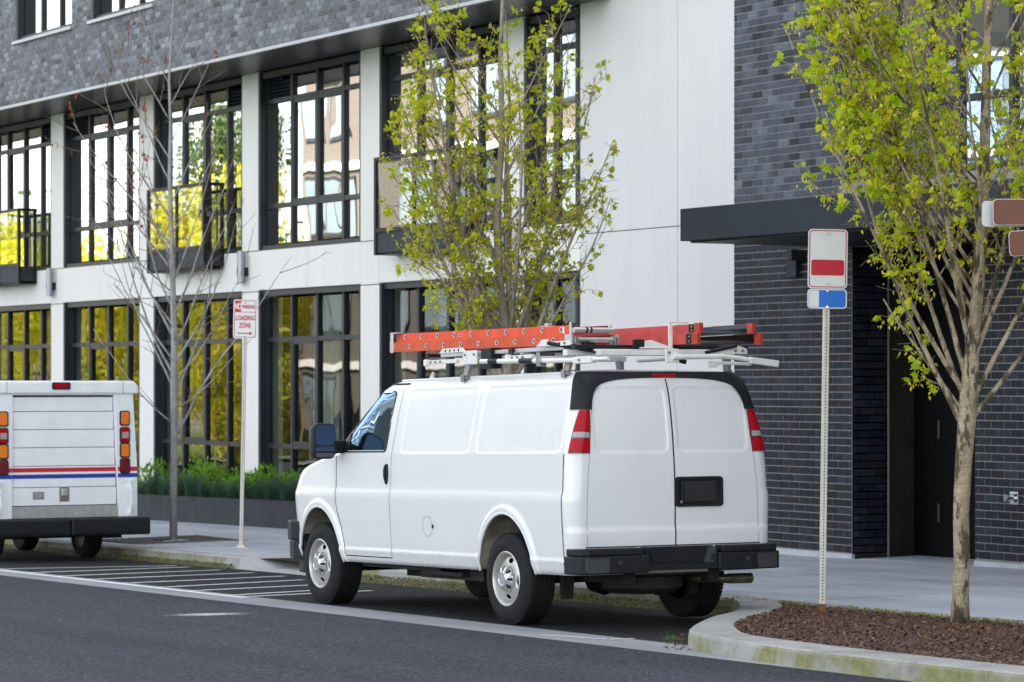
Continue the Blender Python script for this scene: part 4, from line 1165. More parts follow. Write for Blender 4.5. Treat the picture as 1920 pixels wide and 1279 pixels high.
DOOR = [(2.085, 0.50), (2.085, 2.04), (2.60, 2.045), (2.74, 2.02), (2.84, 1.94), (2.92, 1.83), (3.03, 1.67), (3.16, 1.50), (3.20, 1.43), (3.185, 1.10), (3.165, 0.93), (3.09, 0.80), (3.045, 0.66), (3.02, 0.50)]
door_in = inside(cen[:, 0], cen[:, 2], DOOR) & (uc > 2) & (uc < 3.99)
RD = [(0.004, 0.665), (0.004, 2.035), (0.30, 2.03), (0.52, 2.012), (0.645, 1.975), (0.71, 1.915), (0.745, 1.82), (0.775, 1.6), (0.80, 1.40), (0.825, 1.2), (0.835, 0.9), (0.835, 0.665)]
rd_in = inside(cen[:, 1], cen[:, 2], RD) & (uc < 1.25)
hood_in = (uc > 3.0) & (cen[:, 2] > 1.23) & (cen[:, 2] < 1.425) & (cen[:, 0] > 3.3)
def sub_mesh(name, mask, mirror, mats, parent):
    fq = quads[mask]
    used = np.unique(fq); mp_ = -np.ones(nv_ * nu_, int); mp_[used] = np.arange(len(used))
    co = P.reshape(-1, 3)[used].copy(); f = mp_[fq]
    if mirror: co[:, 1] *= -1
    else: f = f[:, ::-1]
    return co, f
def part_from(name, chunks, mats, parent):
    cos, fs, o = [], [], 0
    for co, f in chunks:
        cos.append(co); fs.append(f + o); o += len(co)
    ob = mesh_np(name, np.concatenate(cos), np.concatenate(fs).ravel(), 4, mats, parent, smooth=True)
    bm = bmesh.new(); bm.from_mesh(ob.data); bmesh.ops.remove_doubles(bm, verts=bm.verts[:], dist=0.0004); bm.to_mesh(ob.data); bm.free()
    ob.data.polygons.foreach_set('use_smooth', [True] * len(ob.data.polygons))
    return ob
base = ~drop & ~win_in & ~ws_in
W_ = M['van_white']
body = part_from('body', [sub_mesh('b', base & ~door_in & ~rd_in & ~hood_in, mi, W_, van) for mi in (False, True)], W_, van)
hood = part_from('hood', [sub_mesh('h', base & hood_in, mi, W_, van) for mi in (False, True)], W_, van)
doorL = part_from('door', [sub_mesh('d', base & door_in, False, W_, van)], W_, van)
doorR = part_from('door', [sub_mesh('d', base & door_in, True, W_, van)], W_, van)
doorL['label'] = 'driver door with dark window'
rdL = part_from('rear_door', [sub_mesh('r', base & rd_in, False, W_, van)], W_, van)
rdR = part_from('rear_door', [sub_mesh('r', base & rd_in, True, W_, van)], W_, van)
rdR['label'] = 'rear door with black plate recess'

def normals(pts_fn, prm, e=1e-3):
    pass
def sn(u, v):
    e = 2e-3
    a_ = surf(u + e, v) - surf(u - e, v); b_ = surf(u, v + e) - surf(u, v - e)
    n = np.cross(b_, a_); l = np.linalg.norm(n, axis=-1, keepdims=True) + 1e-12
    return n / l
def flip(p, mir): 
    p = np.array(p, float)
    if mir: p[..., 1] *= -1
    return p
def ribbon(name, uv, w, m_, parent, off=0.0018, mir=False, closed=False, depth=None):
    uv = np.array(uv, float)
    if closed: uv = np.vstack([uv, uv[:1]])
    p = surf(uv[:, 0], uv[:, 1]); n = sn(uv[:, 0], uv[:, 1])
    if depth is not None: p = p + depth
    T = np.gradient(p, axis=0); T /= np.linalg.norm(T, axis=1, keepdims=True) + 1e-12
    B = np.cross(T, n)
    a_, b_ = flip(p + B * w / 2 + n * off, mir), flip(p - B * w / 2 + n * off, mir)
    n_ = len(p)
    fs = [(i, i + 1, n_ + i + 1, n_ + i) for i in range(n_ - 1)]
    return MB().add(list(a_) + list(b_), fs).build(name, m_, parent, recalc=False)
def densify(pts, step=0.03):
    out_ = []
    for i in range(len(pts) - 1):
        a_, b_ = np.array(pts[i], float), np.array(pts[i + 1], float)
        n = max(1, int(np.linalg.norm(b_ - a_) / step))
        for k in range(n): out_.append(a_ + (b_ - a_) * k / n)
    out_.append(np.array(pts[-1], float)); return np.array(out_)
def side_uv(pts, step=0.03):
    d_ = densify(pts, step); v = v_of_z(d_[:, 1]); return np.stack([u_side(d_[:, 0], v), v], 1)
def rear_uv(pts, step=0.03):
    d_ = densify(pts, step); v = v_of_z(d_[:, 1]); return np.stack([u_rear(d_[:, 0], v), v], 1)
def smooth_poly(pts, n=4, closed=True):
    P_ = [np.array(p, float) for p in pts]
    for _ in range(n):
        o = []
        m_ = len(P_)
        for i in range(m_ if closed else m_ - 1):
            a_, b_ = P_[i], P_[(i + 1) % m_]
            o += [a_ * 0.75 + b_ * 0.25, a_ * 0.25 + b_ * 0.75]
        if not closed: o = [P_[0]] + o + [P_[-1]]
        P_ = o
    return P_
def fan_patch(name, uv_outline, m_, parent, off, mir=False, rings=5, bulge=0.0, thick=0.0, smooth=True):
    """closed outline in skin parameters filled by shrinking rings, set off from the skin"""
    uv = np.array(uv_outline, float); c = uv.mean(0)
    vs, fs = [], []
    n = len(uv)
    if thick:
        p = surf(uv[:, 0], uv[:, 1]) - 0.004 * sn(uv[:, 0], uv[:, 1]); vs.append(p)
    for k in range(rings):
        t = k / rings
        q_ = uv + (c - uv) * t
        p = surf(q_[:, 0], q_[:, 1]); nn = sn(q_[:, 0], q_[:, 1])
        vs.append(p + nn * (off + bulge * (1 - (1 - t) ** 2)))
    pc = surf(c[0:1], c[1:2]) + sn(c[0:1], c[1:2]) * (off + bulge)
    R_ = len(vs)
    allv = np.concatenate(vs + [pc])
    for r_ in range(R_ - 1):
        for i in range(n):
            j = (i + 1) % n
            fs.append((r_ * n + i, r_ * n + j, (r_ + 1) * n + j, (r_ + 1) * n + i))
    for i in range(n):
        fs.append(((R_ - 1) * n + i, (R_ - 1) * n + (i + 1) % n, R_ * n))
    return MB().add(list(flip(allv, mir)), fs).build(name, m_, parent, smooth=smooth, angle=40)
def grid_patch(name, c0, c1, m_, parent, off, nb=6, mir=False, thick=True, smooth=True, bulge=0.0):
    """strip between two parameter curves c0, c1 (same number of points), raised by off with closed edges"""
    c0, c1 = np.array(c0, float), np.array(c1, float); n = len(c0)
    rows = []
    edge0 = surf(c0[:, 0], c0[:, 1]) - 0.004 * sn(c0[:, 0], c0[:, 1]); rows.append(edge0)
    for k in range(nb + 1):
        t = k / nb; q_ = c0 * (1 - t) + c1 * t
        rows.append(surf(q_[:, 0], q_[:, 1]) + (off + bulge * 4 * t * (1 - t)) * sn(q_[:, 0], q_[:, 1]))
    rows.append(surf(c1[:, 0], c1[:, 1]) - 0.004 * sn(c1[:, 0], c1[:, 1]))
    R_ = len(rows); vs = np.concatenate(rows); fs = []
    for r_ in range(R_ - 1):
        for i in range(n - 1): fs.append((r_ * n + i, r_ * n + i + 1, (r_ + 1) * n + i + 1, (r_ + 1) * n + i))
    fs.append(tuple(r_ * n for r_ in range(R_))); fs.append(tuple(r_ * n + n - 1 for r_ in range(R_ - 1, -1, -1)))
    return MB().add(list(flip(vs, mir)), fs).build(name, m_, parent, smooth=smooth, angle=40)

# gaps round doors
for mir, dr_, rd_ in ((False, doorL, rdL), (True, doorR, rdR)):
    ribbon('door_gap', side_uv([(2.085, 0.50), (2.085, 2.03)]), 0.008, M['seam_soft'], dr_, mir=mir)
    ribbon('door_gap', side_uv([(2.085, 0.50), (3.02, 0.50)]), 0.009, M['seam'], dr_, mir=mir)
    ribbon('door_gap', side_uv(smooth_poly(DOOR[8:], 2, closed=False)), 0.010, M['seam'], dr_, mir=mir)
    pl = smooth_poly(RD[4:], 2, closed=False)
    ribbon('door_gap', rear_uv(pl), 0.005, M['seam_soft'], rd_, mir=mir)
    ribbon('panel_gap', side_uv([(-0.955, 0.48), (-0.955, 1.43)]), 0.012, M['seam'], body, mir=mir)
    ribbon('panel_gap', side_uv([(3.245, 1.43), (3.215, 1.1), (3.21, 0.96), (3.235, 0.93)]), 0.001, M['seam'], body, mir=mir)
ribbon('door_gap', rear_uv([(0.0005, 0.665), (0.0005, 2.035)]), 0.013, M['seam'], rdL, off=0.0022)
bp = rear_uv([(-0.0, 0.67), (0.83, 0.67)])
for mir in (False, True):
    ribbon('panel_gap', rear_uv([(0.0, 0.668), (0.85, 0.668)]), 0.010, M['seam'], body, mir=mir, off=0.002)

# window, windshield
for mir, dr_ in ((False, doorL), (True, doorR)):
    wp = [np.array(p_) for p_ in WINR]
    uvw = side_uv(wp + [wp[0]], 0.03)[:-1]
    fr_in = [(a_ + (c_ - a_) * 0, b_) for (a_, b_), c_ in zip(wp, [0] * len(wp))]
    cx_, cz_ = np.mean([p[0] for p in wp]), np.mean([p[1] for p in wp])
    inn = [np.array([cx_ + (p[0] - cx_) * 0.955, cz_ + (p[1] - cz_) * 0.955]) for p in wp]
    d_o = densify(wp + [wp[0]], 9); d_i = densify(inn + [inn[0]], 9)
    def uvp(d_):
        v = v_of_z(d_[:, 1]); return np.stack([u_side(d_[:, 0], v), v], 1)
    grid_patch('window_seal', uvp(d_o), uvp(d_i), M['black_plastic'], dr_, 0.004, nb=2, mir=mir)
    fan_patch('side_window', uvp(d_i)[:-1], M['glass_van'], dr_, -0.004, mir=mir, rings=6)
uvws = [(4.02, v_of_z(1.475)), (5, v_of_z(1.475)), (5, v_of_z(1.995)), (4.02, v_of_z(1.995))]
for mir in (False, True):
    k = 12
    c0 = np.stack([np.full(k, 3.98), np.linspace(v_of_z(1.465), v_of_z(2.005), k)], 1)
    c1 = np.stack([np.full(k, 5.0), np.linspace(v_of_z(1.465), v_of_z(2.005), k)], 1)
    grid_patch('windshield', c0, c1, M['glass_van'], van, 0.002, nb=10, mir=mir)

# dark cab interior seen through the glass
it = MB()
it.box(2.0, 2.04, -0.78, 0.78, 0.6, 1.98); it.box(2.04, 3.3, -0.72, 0.72, 0.95, 1.0)
it.box(2.25, 2.7, 0.2, 0.7, 1.0, 1.2); it.box(2.15, 2.3, 0.2, 0.7, 1.2, 1.72); it.box(2.25, 2.7, -0.7, -0.2, 1.0, 1.2); it.box(2.15, 2.3, -0.7, -0.2, 1.2, 1.72); it.box(3.0, 3.4, -0.8, 0.8, 1.1, 1.38)
it.build('cab_interior', M['under'], van)

# rear trim arch, tail lights, centre brake light
k = 26
zt = 1.785
inner = smooth_poly([(0.748, zt), (0.735, 1.86), (0.712, 1.925), (0.655, 1.985), (0.54, 2.022), (0.32, 2.043), (0.0, 2.048)], 3, closed=False)
inner = densify(inner, 9)
outer_uv = []
inn_uv = np.stack([u_rear(inner[:, 0], v_of_z(inner[:, 1])), v_of_z(inner[:, 1])], 1)
tt = np.linspace(0, 1, len(inner))
for t in tt:
    if t < 0.42:
        s_ = t / 0.42; outer_uv.append((1.84, v_of_z(zt) + (v_of_z(2.088) - v_of_z(zt)) * s_))
    else:
        s_ = (t - 0.42) / 0.58; outer_uv.append((1.84 * (1 - s_) , v_of_z(2.088) + 0.004 * math.sin(math.pi * s_)))
outer_uv = np.array(outer_uv)
for mir in (False, True):
    grid_patch('corner_trim', inn_uv, outer_uv, M['black_plastic'], van, 0.012, nb=10, mir=mir)
    # tail light: stacked lenses wrapping the corner
    def lamp(z0, z1, y_in, x_out, m_, par, name, off=0.014):
        kk = 8
        zz = np.linspace(z0, z1, kk); v = v_of_z(zz)
        yi = np.interp(zz, [1.43, 1.78], [y_in + 0.028, y_in])
        c0 = np.stack([u_rear(yi, v), v], 1); c1 = np.stack([u_side(np.full(kk, x_out), v), v], 1)
        return grid_patch(name, c0, c1, m_, par, off, nb=10, mir=mir, bulge=0.006)
    tl = lamp(1.432, 1.782, 0.765, -0.998, M['dark_red_lens'], van, 'tail_light', 0.008)
    lamp(1.612, 1.775, 0.772, -1.003, M['red_lens'], tl, 'lens', 0.014)
    lamp(1.557, 1.602, 0.778, -1.006, M['white_lens'], tl, 'reverse_lens', 0.016)
    lamp(1.440, 1.547, 0.774, -1.003, M['red_lens'], tl, 'lens', 0.014)
bl = MB().box(-0.985, -0.93, -0.10, 0.12, 2.055, 2.083).build('brake_light', M['red_lens'], van, bevel=0.006)

# licence plate recess on the right rear door
zc, yc, w2, h2 = 1.105, -0.235, 0.235, 0.125
xr0 = rear_pt(0.24, zc)[0]
pr_ = MB()
o_ = [(-w2, -h2), (w2, -h2), (w2, h2), (-w2, h2)]
def rrect(w, h, r, n=5):
    out_ = []
    for cx, cy, a0 in ((w - r, h - r, 0), (-w + r, h - r, 90), (-w + r, -h + r, 180), (w - r, -h + r, 270)):
        for k in range(n + 1):
            a_ = R(a0 + 90 * k / n); out_.append((cx + r * math.cos(a_), cy + r * math.sin(a_)))
    return out_
ro, ri = rrect(w2, h2, 0.03), rrect(w2 - 0.028, h2 - 0.024, 0.018)
n = len(ro)
vs = [(xr0 + 0.004, yc + a_, zc + b_) for a_, b_ in ro] + [(xr0 - 0.018, yc + a_ * 0.985, zc + b_ * 0.975) for a_, b_ in ro] + [(xr0 - 0.018, yc + a_, zc + b_) for a_, b_ in ri] + [(xr0 - 0.004, yc + a_ * 0.97, zc + b_ * 0.96) for a_, b_ in ri]
fs = [(r_ * n + i, r_ * n + (i + 1) % n, (r_ + 1) * n + (i + 1) % n, (r_ + 1) * n + i) for r_ in range(3) for i in range(n)] + [tuple(range(3 * n, 4 * n))]
pf = MB().add(vs, fs).build('plate_frame', M['black_plastic'], rdR, smooth=True, angle=30)
MB().box(xr0 - 0.012, xr0 - 0.006, yc - 0.165, yc + 0.145, zc - 0.085, zc + 0.085).build('plate', M['black_gloss'], rdR, bevel=0.004)
MB().box(xr0 - 0.030, xr0 - 0.008, yc + 0.160, yc + 0.185, zc - 0.09, zc + 0.09).build('door_handle', M['black_plastic'], rdR, bevel=0.006)
MB().lathe([(0.001, 0), (0.013, 0), (0.013, 0.012)], 'x', (xr0 - 0.031, yc + 0.19, zc - 0.083), 12).build('lock', M['steel'], rdR)

# driver's door handle, fuel flap, mirror, side marker
v1 = side_pt(2.165, 1.25)
hp = smooth_poly([(2.135, 1.16), (2.195, 1.16), (2.195, 1.345), (2.135, 1.345)], 3)
hd = densify(hp + [hp[0]], 9); uvh = np.stack([u_side(hd[:, 0], v_of_z(hd[:, 1])), v_of_z(hd[:, 1])], 1)[:-1]
fan_patch('handle', uvh, M['black_plastic'], doorL, 0.010, thick=1, bulge=0.016)
fan_patch('handle', uvh, M['black_plastic'], doorR, 0.010, thick=1, bulge=0.016, mir=True)
hp = smooth_poly([(2.153, 1.20), (2.177, 1.20), (2.177, 1.335), (2.153, 1.335)], 3)
hd = densify(hp + [hp[0]], 9); uvh = np.stack([u_side(hd[:, 0], v_of_z(hd[:, 1])), v_of_z(hd[:, 1])], 1)[:-1]
fan_patch('handle_grip', uvh, M['seam'], doorL, 0.028)
cir = [(1.37 + 0.088 * math.cos(t), 0.80 + 0.088 * math.sin(t)) for t in np.linspace(0, 2 * math.pi, 40)]
fd = side_uv(cir, 9); 
flap = fan_patch('fuel_flap', fd[:-1], W_, van, 0.0012)
ribbon('flap_gap', fd, 0.006, M['seam_soft'], flap)
tb = side_pt(1.275, 0.80); MB().box(1.262, 1.288, tb[1] - 0.002, tb[1] + 0.006, 0.785, 0.815).build('flap_notch', M['seam'], flap)
# drip rail along the roof edge and black gutter seal near the front
for mir in (False, True):
    vz = v_of_z(2.088)
    uu = np.linspace(2.0, 3.72, 60)
    pts_ = surf(uu, np.full(60, vz)) + 0.006 * sn(uu, np.full(60, vz))
    MB().tube([tuple(p) for p in flip(pts_, mir)], 0.011, 8).build('drip_rail', W_, van, smooth=True)
    uu = np.linspace(2.93, 3.9, 30); vz2 = v_of_z(2.060)
    pts_ = surf(uu, np.full(30, vz2)) + 0.002 * sn(uu, np.full(30, vz2))
    MB().tube([tuple(p) for p in flip(pts_, mir)], 0.009, 6).build('roof_seal', M['black_plastic'], van, smooth=True)
# shark-fin aerial
MB().add([(2.02, 0.55, 2.10), (2.12, 0.55, 2.10), (2.06, 0.55, 2.17), (2.035, 0.55, 2.17), (2.02, 0.57, 2.10), (2.12, 0.57, 2.10), (2.06, 0.562, 2.17), (2.035, 0.562, 2.17)], [(0, 1, 2, 3), (7, 6, 5, 4), (0, 4, 5, 1), (1, 5, 6, 2), (2, 6, 7, 3), (3, 7, 4, 0)]).build('antenna', M['rack_grey'], van)

def mirror(mir):
    s_ = -1 if mir else 1
    # housing: rounded block facing rearward
    y0, y1 = 1.085, 1.305
    x0, x1 = 3.00, 3.14
    out_ = rrect(0.112, 0.165, 0.06, 6); n_ = len(out_)
    yc_, zc_ = 1.185, 1.555
    rings = []
    for dx, sc in ((0.0, 0.95), (0.012, 1.0), (0.07, 0.99), (0.12, 0.9), (0.15, 0.72), (0.16, 0.4)):
        rings.append([(x0 + dx, s_ * (yc_ + a_ * sc), zc_ + b_ * sc + 0.0) for a_, b_ in out_])
    vs = [p for r_ in rings for p in r_]; fs = []
    for r_ in range(len(rings) - 1):
        for i in range(n_): fs.append((r_ * n_ + i, r_ * n_ + (i + 1) % n_, (r_ + 1) * n_ + (i + 1) % n_, (r_ + 1) * n_ + i))
    fs.append(tuple(range(n_))); fs.append(tuple((len(rings) - 1) * n_ + i for i in range(n_ - 1, -1, -1)))
    h = MB().add(vs, fs).build('mirror', M['black_plastic'], van, smooth=True, angle=50)
    up_ = [(a_ * 0.86, b_) for a_, b_ in rrect(0.112, 0.093, 0.05, 6)]
    MB().add([(x0 - 0.003, s_ * (yc_ + a_), zc_ + 0.055 + b_) for a_, b_ in up_], [tuple(range(n_))]).build('mirror_glass', M['mirror_glass'], h)
    lo_ = [(a_ * 0.86, b_) for a_, b_ in rrect(0.112, 0.048, 0.03, 6)]
    MB().add([(x0 - 0.003, s_ * (yc_ + a_), zc_ - 0.098 + b_) for a_, b_ in lo_], [tuple(range(n_))]).build('mirror_glass', M['mirror_glass'], h)
    a_ = MB(); a_.beam((3.08, s_ * 1.08, 1.50), (3.10, s_ * 0.90, 1.50), 0.07, 0.12); a_.build('mirror_arm', M['black_plastic'], h, bevel=0.012)
    # black corner of the window the arm stands on
M['mirror_glass'] = simple('mirror_glass', (0.055, 0.068, 0.085), 0.02, metal=1.0)
mirror(False); mirror(True)
for mir in (False, True):
    tri_ = smooth_poly([(2.93, 1.452), (3.17, 1.452), (3.03, 1.65), (2.99, 1.65)], 1)
    td = densify(tri_ + [tri_[0]], 9); uvt = np.stack([u_side(td[:, 0], v_of_z(td[:, 1])), v_of_z(td[:, 1])], 1)[:-1]
    fan_patch('mirror_sail', uvt, M['black_plastic'], doorR if mir else doorL, 0.007, thick=1, mir=mir)
    # headlight wrap + amber marker at the front corner
    for z0, z1, m_, nm in ((0.92, 1.10, M['white_lens'], 'headlight'), (0.845, 0.915, M['amber_lens'], 'marker_light')):
        kk = 6; vv_ = np.linspace(v_of_z(z0), v_of_z(z1), kk)
        c0 = np.stack([np.full(kk, 3.72), vv_], 1); c1 = np.stack([np.full(kk, 4.25), vv_], 1)
        grid_patch(nm, c0, c1, m_, van, 0.012, nb=8, mir=mir)
kk = 6; vv_ = np.linspace(v_of_z(0.85), v_of_z(1.10), kk)
for mir in (False, True):
    grid_patch('grille', np.stack([np.full(kk, 4.28), vv_], 1), np.stack([np.full(kk, 5.0), vv_], 1), M['black_plastic'], van, 0.01, nb=6, mir=mir)

# arch lips and wheel housings
for cx, cz, rx, rz_ in ARCH:
    for mir in (False, True):
        s_ = -1 if mir else 1
        th = np.linspace(-0.16, math.pi + 0.16, 49)
        pts_, inn_ = [], []
        for t in th:
            if t < 0: x, z = cx + rx, cz - (rx * 0.85) * (-t) 
            elif t > math.pi: x, z = cx - rx, cz - (rx * 0.85) * (t - math.pi)
            else: x, z = cx + rx * math.cos(t), cz + rz_ * math.sin(t)
            z = max(z, 0.445)
            y = side_pt(x, max(z, 0.46))[1] + 0.020
            pts_.append((x, s_ * (y - 0.010), z)); inn_.append((x, y, z))
        MB().tube(pts_, 0.0135, 8).build('arch_lip', W_, body, smooth=True)
        # housing: swept arch going inward
        ys_l = [0.985, 0.93, 0.80, 0.62, 0.42]
        vs, fs = [], []
        for j, yv in enumerate(ys_l):
            for (x, y, z) in inn_:
                f_ = 1 if j < 1 else 1.04
                yy = min(yv, y - 0.015) if j == 0 else yv
                vs.append((cx + (x - cx) * f_, s_ * yy, cz + (z - cz) * f_ if z > cz else z))
        n_ = len(inn_)
        for j in range(len(ys_l) - 1):
            for i in range(n_ - 1): fs.append((j * n_ + i, j * n_ + i + 1, (j + 1) * n_ + i + 1, (j + 1) * n_ + i))
        MB().add(vs, fs).build('wheel_housing', M['liner'], van, smooth=True)
        MB().box(cx - 0.55, cx + 0.55, s_ * 0.36, s_ * 0.42, 0.42, 0.98).build('housing_back', M['under'], van)
# underbody
ub = MB()
ub.box(-0.98, 4.2, -0.40, 0.40, 0.42, 0.50); ub.box(0.52, 3.02, -0.93, 0.93, 0.46, 0.52); ub.box(-1.0, -0.52, -0.93, 0.93, 0.46, 0.54)
ub.box(-1.05, 4.0, 0.36, 0.46, 0.36, 0.50); ub.box(-1.05, 4.0, -0.46, -0.36, 0.36, 0.50)
ub.box(0.75, 1.9, 0.30, 0.78, 0.33, 0.46); ub.box(2.1, 2.9, -0.3, 0.4, 0.30, 0.46); ub.box(1.0, 2.9, 0.78, 0.86, 0.40, 0.46)
ub.build('underbody', M['under'], van)
MB().box(1.0, 1.75, 0.70, 0.86, 0.36, 0.43).build('fuel_tank_strap', M['concrete_dark'], van, bevel=0.01)
ax = MB(); ax.tube([(0, -0.72, 0.385), (0, 0.72, 0.385)], 0.055, 12)
ax.lathe([(0.02, -0.17), (0.13, -0.12), (0.165, 0.0), (0.13, 0.12), (0.02, 0.17)], 'y', (0.0, 0.02, 0.38), 20)
ax.build('axle', M['under'], van, smooth=True, angle=40)
ax = MB(); ax.tube([(AX_F, -0.72, 0.40), (AX_F, 0.72, 0.40)], 0.05, 12); ax.build('axle', M['under'], van, smooth=True, angle=40)
sp_ = MB(); sp_.lathe([(0.05, -0.10), (0.26, -0.10), (0.34, -0.05), (0.34, 0.04), (0.26, 0.08), (0.05, 0.08)], 'z', (-0.60, 0.02, 0.36), 28)
sp_.build('spare_wheel', M['under'], van, smooth=True, angle=40)
for yy in (0.62, -0.30, -0.62):
    MB().add([(-0.42, yy - 0.06, 0.46), (-0.36, yy - 0.06, 0.46), (-0.36, yy + 0.06, 0.46), (-0.42, yy + 0.06, 0.46), (-0.41, yy - 0.045, 0.22), (-0.36, yy - 0.045, 0.22), (-0.36, yy + 0.045, 0.22), (-0.41, yy + 0.045, 0.22)], [(0, 3, 2, 1), (4, 5, 6, 7), (0, 1, 5, 4), (1, 2, 6, 5), (2, 3, 7, 6), (3, 0, 4, 7)]).build('shock_absorber', M['under'], van)
ex = MB(); ex.tube([(0.7, -0.35, 0.40), (-0.75, -0.36, 0.38), (-0.89, -0.38, 0.375), (-0.93, -0.42, 0.372), (-0.95, -0.70, 0.368)], 0.038, 14, cap=True)
ex.tube([(-0.945, -0.62, 0.369), (-0.955, -0.84, 0.366)], 0.044, 14)
ex.build('exhaust_pipe', M['exhaust'], van, smooth=True, angle=40)

# wheels
def wheel(x, z, s_):
    yo = 0.965
    half = 0.125
    t = MB()
    Rr = 0.386
    prof_ = [(0.222, 0.0), (0.232, 0.012), (0.262, 0.020), (0.300, 0.020), (0.322, 0.014), (0.345, 0.008), (0.362, -0.004), (0.374, -0.018), (Rr - 0.004, -0.030)]
    y_ = -0.034
    for g in range(5):
        prof_ += [(Rr, y_), (Rr, y_ - 0.030), (Rr - 0.011, y_ - 0.032), (Rr - 0.011, y_ - 0.039)]
        y_ -= 0.0415
    prof_ += [(Rr - 0.004, -0.236), (0.36, -0.25), (0.30, -0.262), (0.222, -0.245)]
    root = bpy.data.objects.new('wheel', None); COL.objects.link(root); root.parent = van; root.location = (x, s_ * yo, z)
    if s_ < 0: root.rotation_euler = (0, 0, math.pi)
    n_ = 72
    t.lathe(prof_, 'y', (0, 0, 0), n_)
    # raised rings on the sidewall and shoulder blocks
    for k in range(72):
        a_ = 2 * math.pi * k / 72
        Mx = Matrix.Rotation(a_, 4, 'Y')
        t.box(-0.010, 0.010, -0.030, -0.012, 0.366, 0.3845, M=Mx)
    tyre_o = t.build('tyre', M['rubber'], root, smooth=True, angle=28)
    rm_ = MB()
    # steel disc with oval openings in a polar grid
    prof_r = [(0.224, 0.006), (0.232, 0.016), (0.224, 0.022), (0.214, 0.016), (0.206, -0.002), (0.200, -0.028), (0.194, -0.038)]
    nr = 96
    rm_.lathe(prof_r, 'y', (0, 0, 0), nr)
    rad = np.concatenate([np.linspace(0.194, 0.112, 16), np.linspace(0.106, 0.02, 5)])
    ax_ = np.interp(rad, [0.02, 0.09, 0.112, 0.15, 0.178, 0.194], [0.0, 0.0, -0.004, -0.008, -0.020, -0.038])
    vs, fs = [], []
    holes_ = [(0.155, R(90 + 90 * k + 8)) for k in range(4)]
    for r_, a_ in zip(rad, ax_):
        for k in range(nr):
            th = 2 * math.pi * k / nr
            p = np.array([r_ * math.cos(th), r_ * math.sin(th)]); dep = a_
            for hr, ha in holes_:
                hc = np.array([hr * math.cos(ha), hr * math.sin(ha)])
                tang = np.array([-math.sin(ha), math.cos(ha)]); rd_v = np.array([math.cos(ha), math.sin(ha)])
                d_ = p - hc; e = math.hypot(np.dot(d_, tang) / 0.036, np.dot(d_, rd_v) / 0.021)
                if e < 1.5: dep = a_ - 0.010 * max(0, min(1, (1.5 - e) / 0.5)) ** 1.5
            vs.append((p[0], dep, p[1]))
    for i in range(len(rad) - 1):
        for k in range(nr):
            k2 = (k + 1) % nr
            c = np.mean([np.array(vs[j]) for j in (i * nr + k, i * nr + k2, (i + 1) * nr + k)], axis=0)
            skip_ = False
            for hr, ha in holes_:
                d_ = np.array([c[0] - hr * math.cos(ha), c[2] - hr * math.sin(ha)])
                e = math.hypot(np.dot(d_, (-math.sin(ha), math.cos(ha))) / 0.034, np.dot(d_, (math.cos(ha), math.sin(ha))) / 0.020)
                if e < 1: skip_ = True
            if not skip_: fs.append((i * nr + k, i * nr + k2, (i + 1) * nr + k2, (i + 1) * nr + k))
    rm_.add(vs, fs)
    rm_.build('rim', M['rim'], root, smooth=True, angle=45)
    br = MB(); br.lathe([(0.205, -0.045), (0.20, -0.10), (0.20, -0.24)], 'y', (0, 0, 0), 32); br.lathe([(0.20, -0.07), (0.02, -0.07)], 'y', (0, 0, 0), 32)
    br.build('brake_drum', M['under'], root, smooth=True)
    hc_ = MB()
    hc_.lathe([(0.108, 0.0), (0.106, 0.012), (0.078, 0.030), (0.062, 0.052), (0.056, 0.060), (0.050, 0.056), (0.001, 0.056)], 'y', (0, 0, 0), 40)
    hub = hc_.build('hub_cap', M['hubcap'], root, smooth=True, angle=30)
    fn = MB()
    for k in range(8):
        a_ = 2 * math.pi * (k + 0.5) / 8
        Mx = Matrix.Rotation(-a_, 4, 'Y')
        fn.add([tuple(Mx @ Vector(p)) for p in [(0.060, 0.02, -0.014), (0.112, 0.0, -0.015), (0.112, 0.0, 0.015), (0.060, 0.02, 0.014), (0.056, 0.058, -0.011), (0.100, 0.040, -0.013), (0.108, 0.026, -0.013), (0.108, 0.026, 0.013), (0.100, 0.040, 0.013), (0.056, 0.058, 0.011)]],
               [(0, 1, 6, 5, 4), (3, 9, 8, 7, 2), (4, 5, 8, 9), (5, 6, 7, 8), (6, 1, 2, 7), (0, 4, 9, 3), (0, 3, 2, 1)])
    fn.build('hub_cap', M['hubcap'], root)
    dk = MB()
    for k in range(8):
        a_ = 2 * math.pi * k / 8
        Mx = Matrix.Rotation(-a_, 4, 'Y')
        dk.add([tuple(Mx @ Vector(p)) for p in [(0.064, 0.047, -0.009), (0.104, 0.0165, -0.016), (0.104, 0.0165, 0.016), (0.064, 0.047, 0.009)]], [(0, 1, 2, 3)])
    dk.build('lug_recess', M['seam'], root, recalc=True)
    return root
wheel(0.0, 0.385, 1); wheel(0.0, 0.385, -1); wheel(AX_F, 0.408, 1); wheel(AX_F, 0.408, -1)

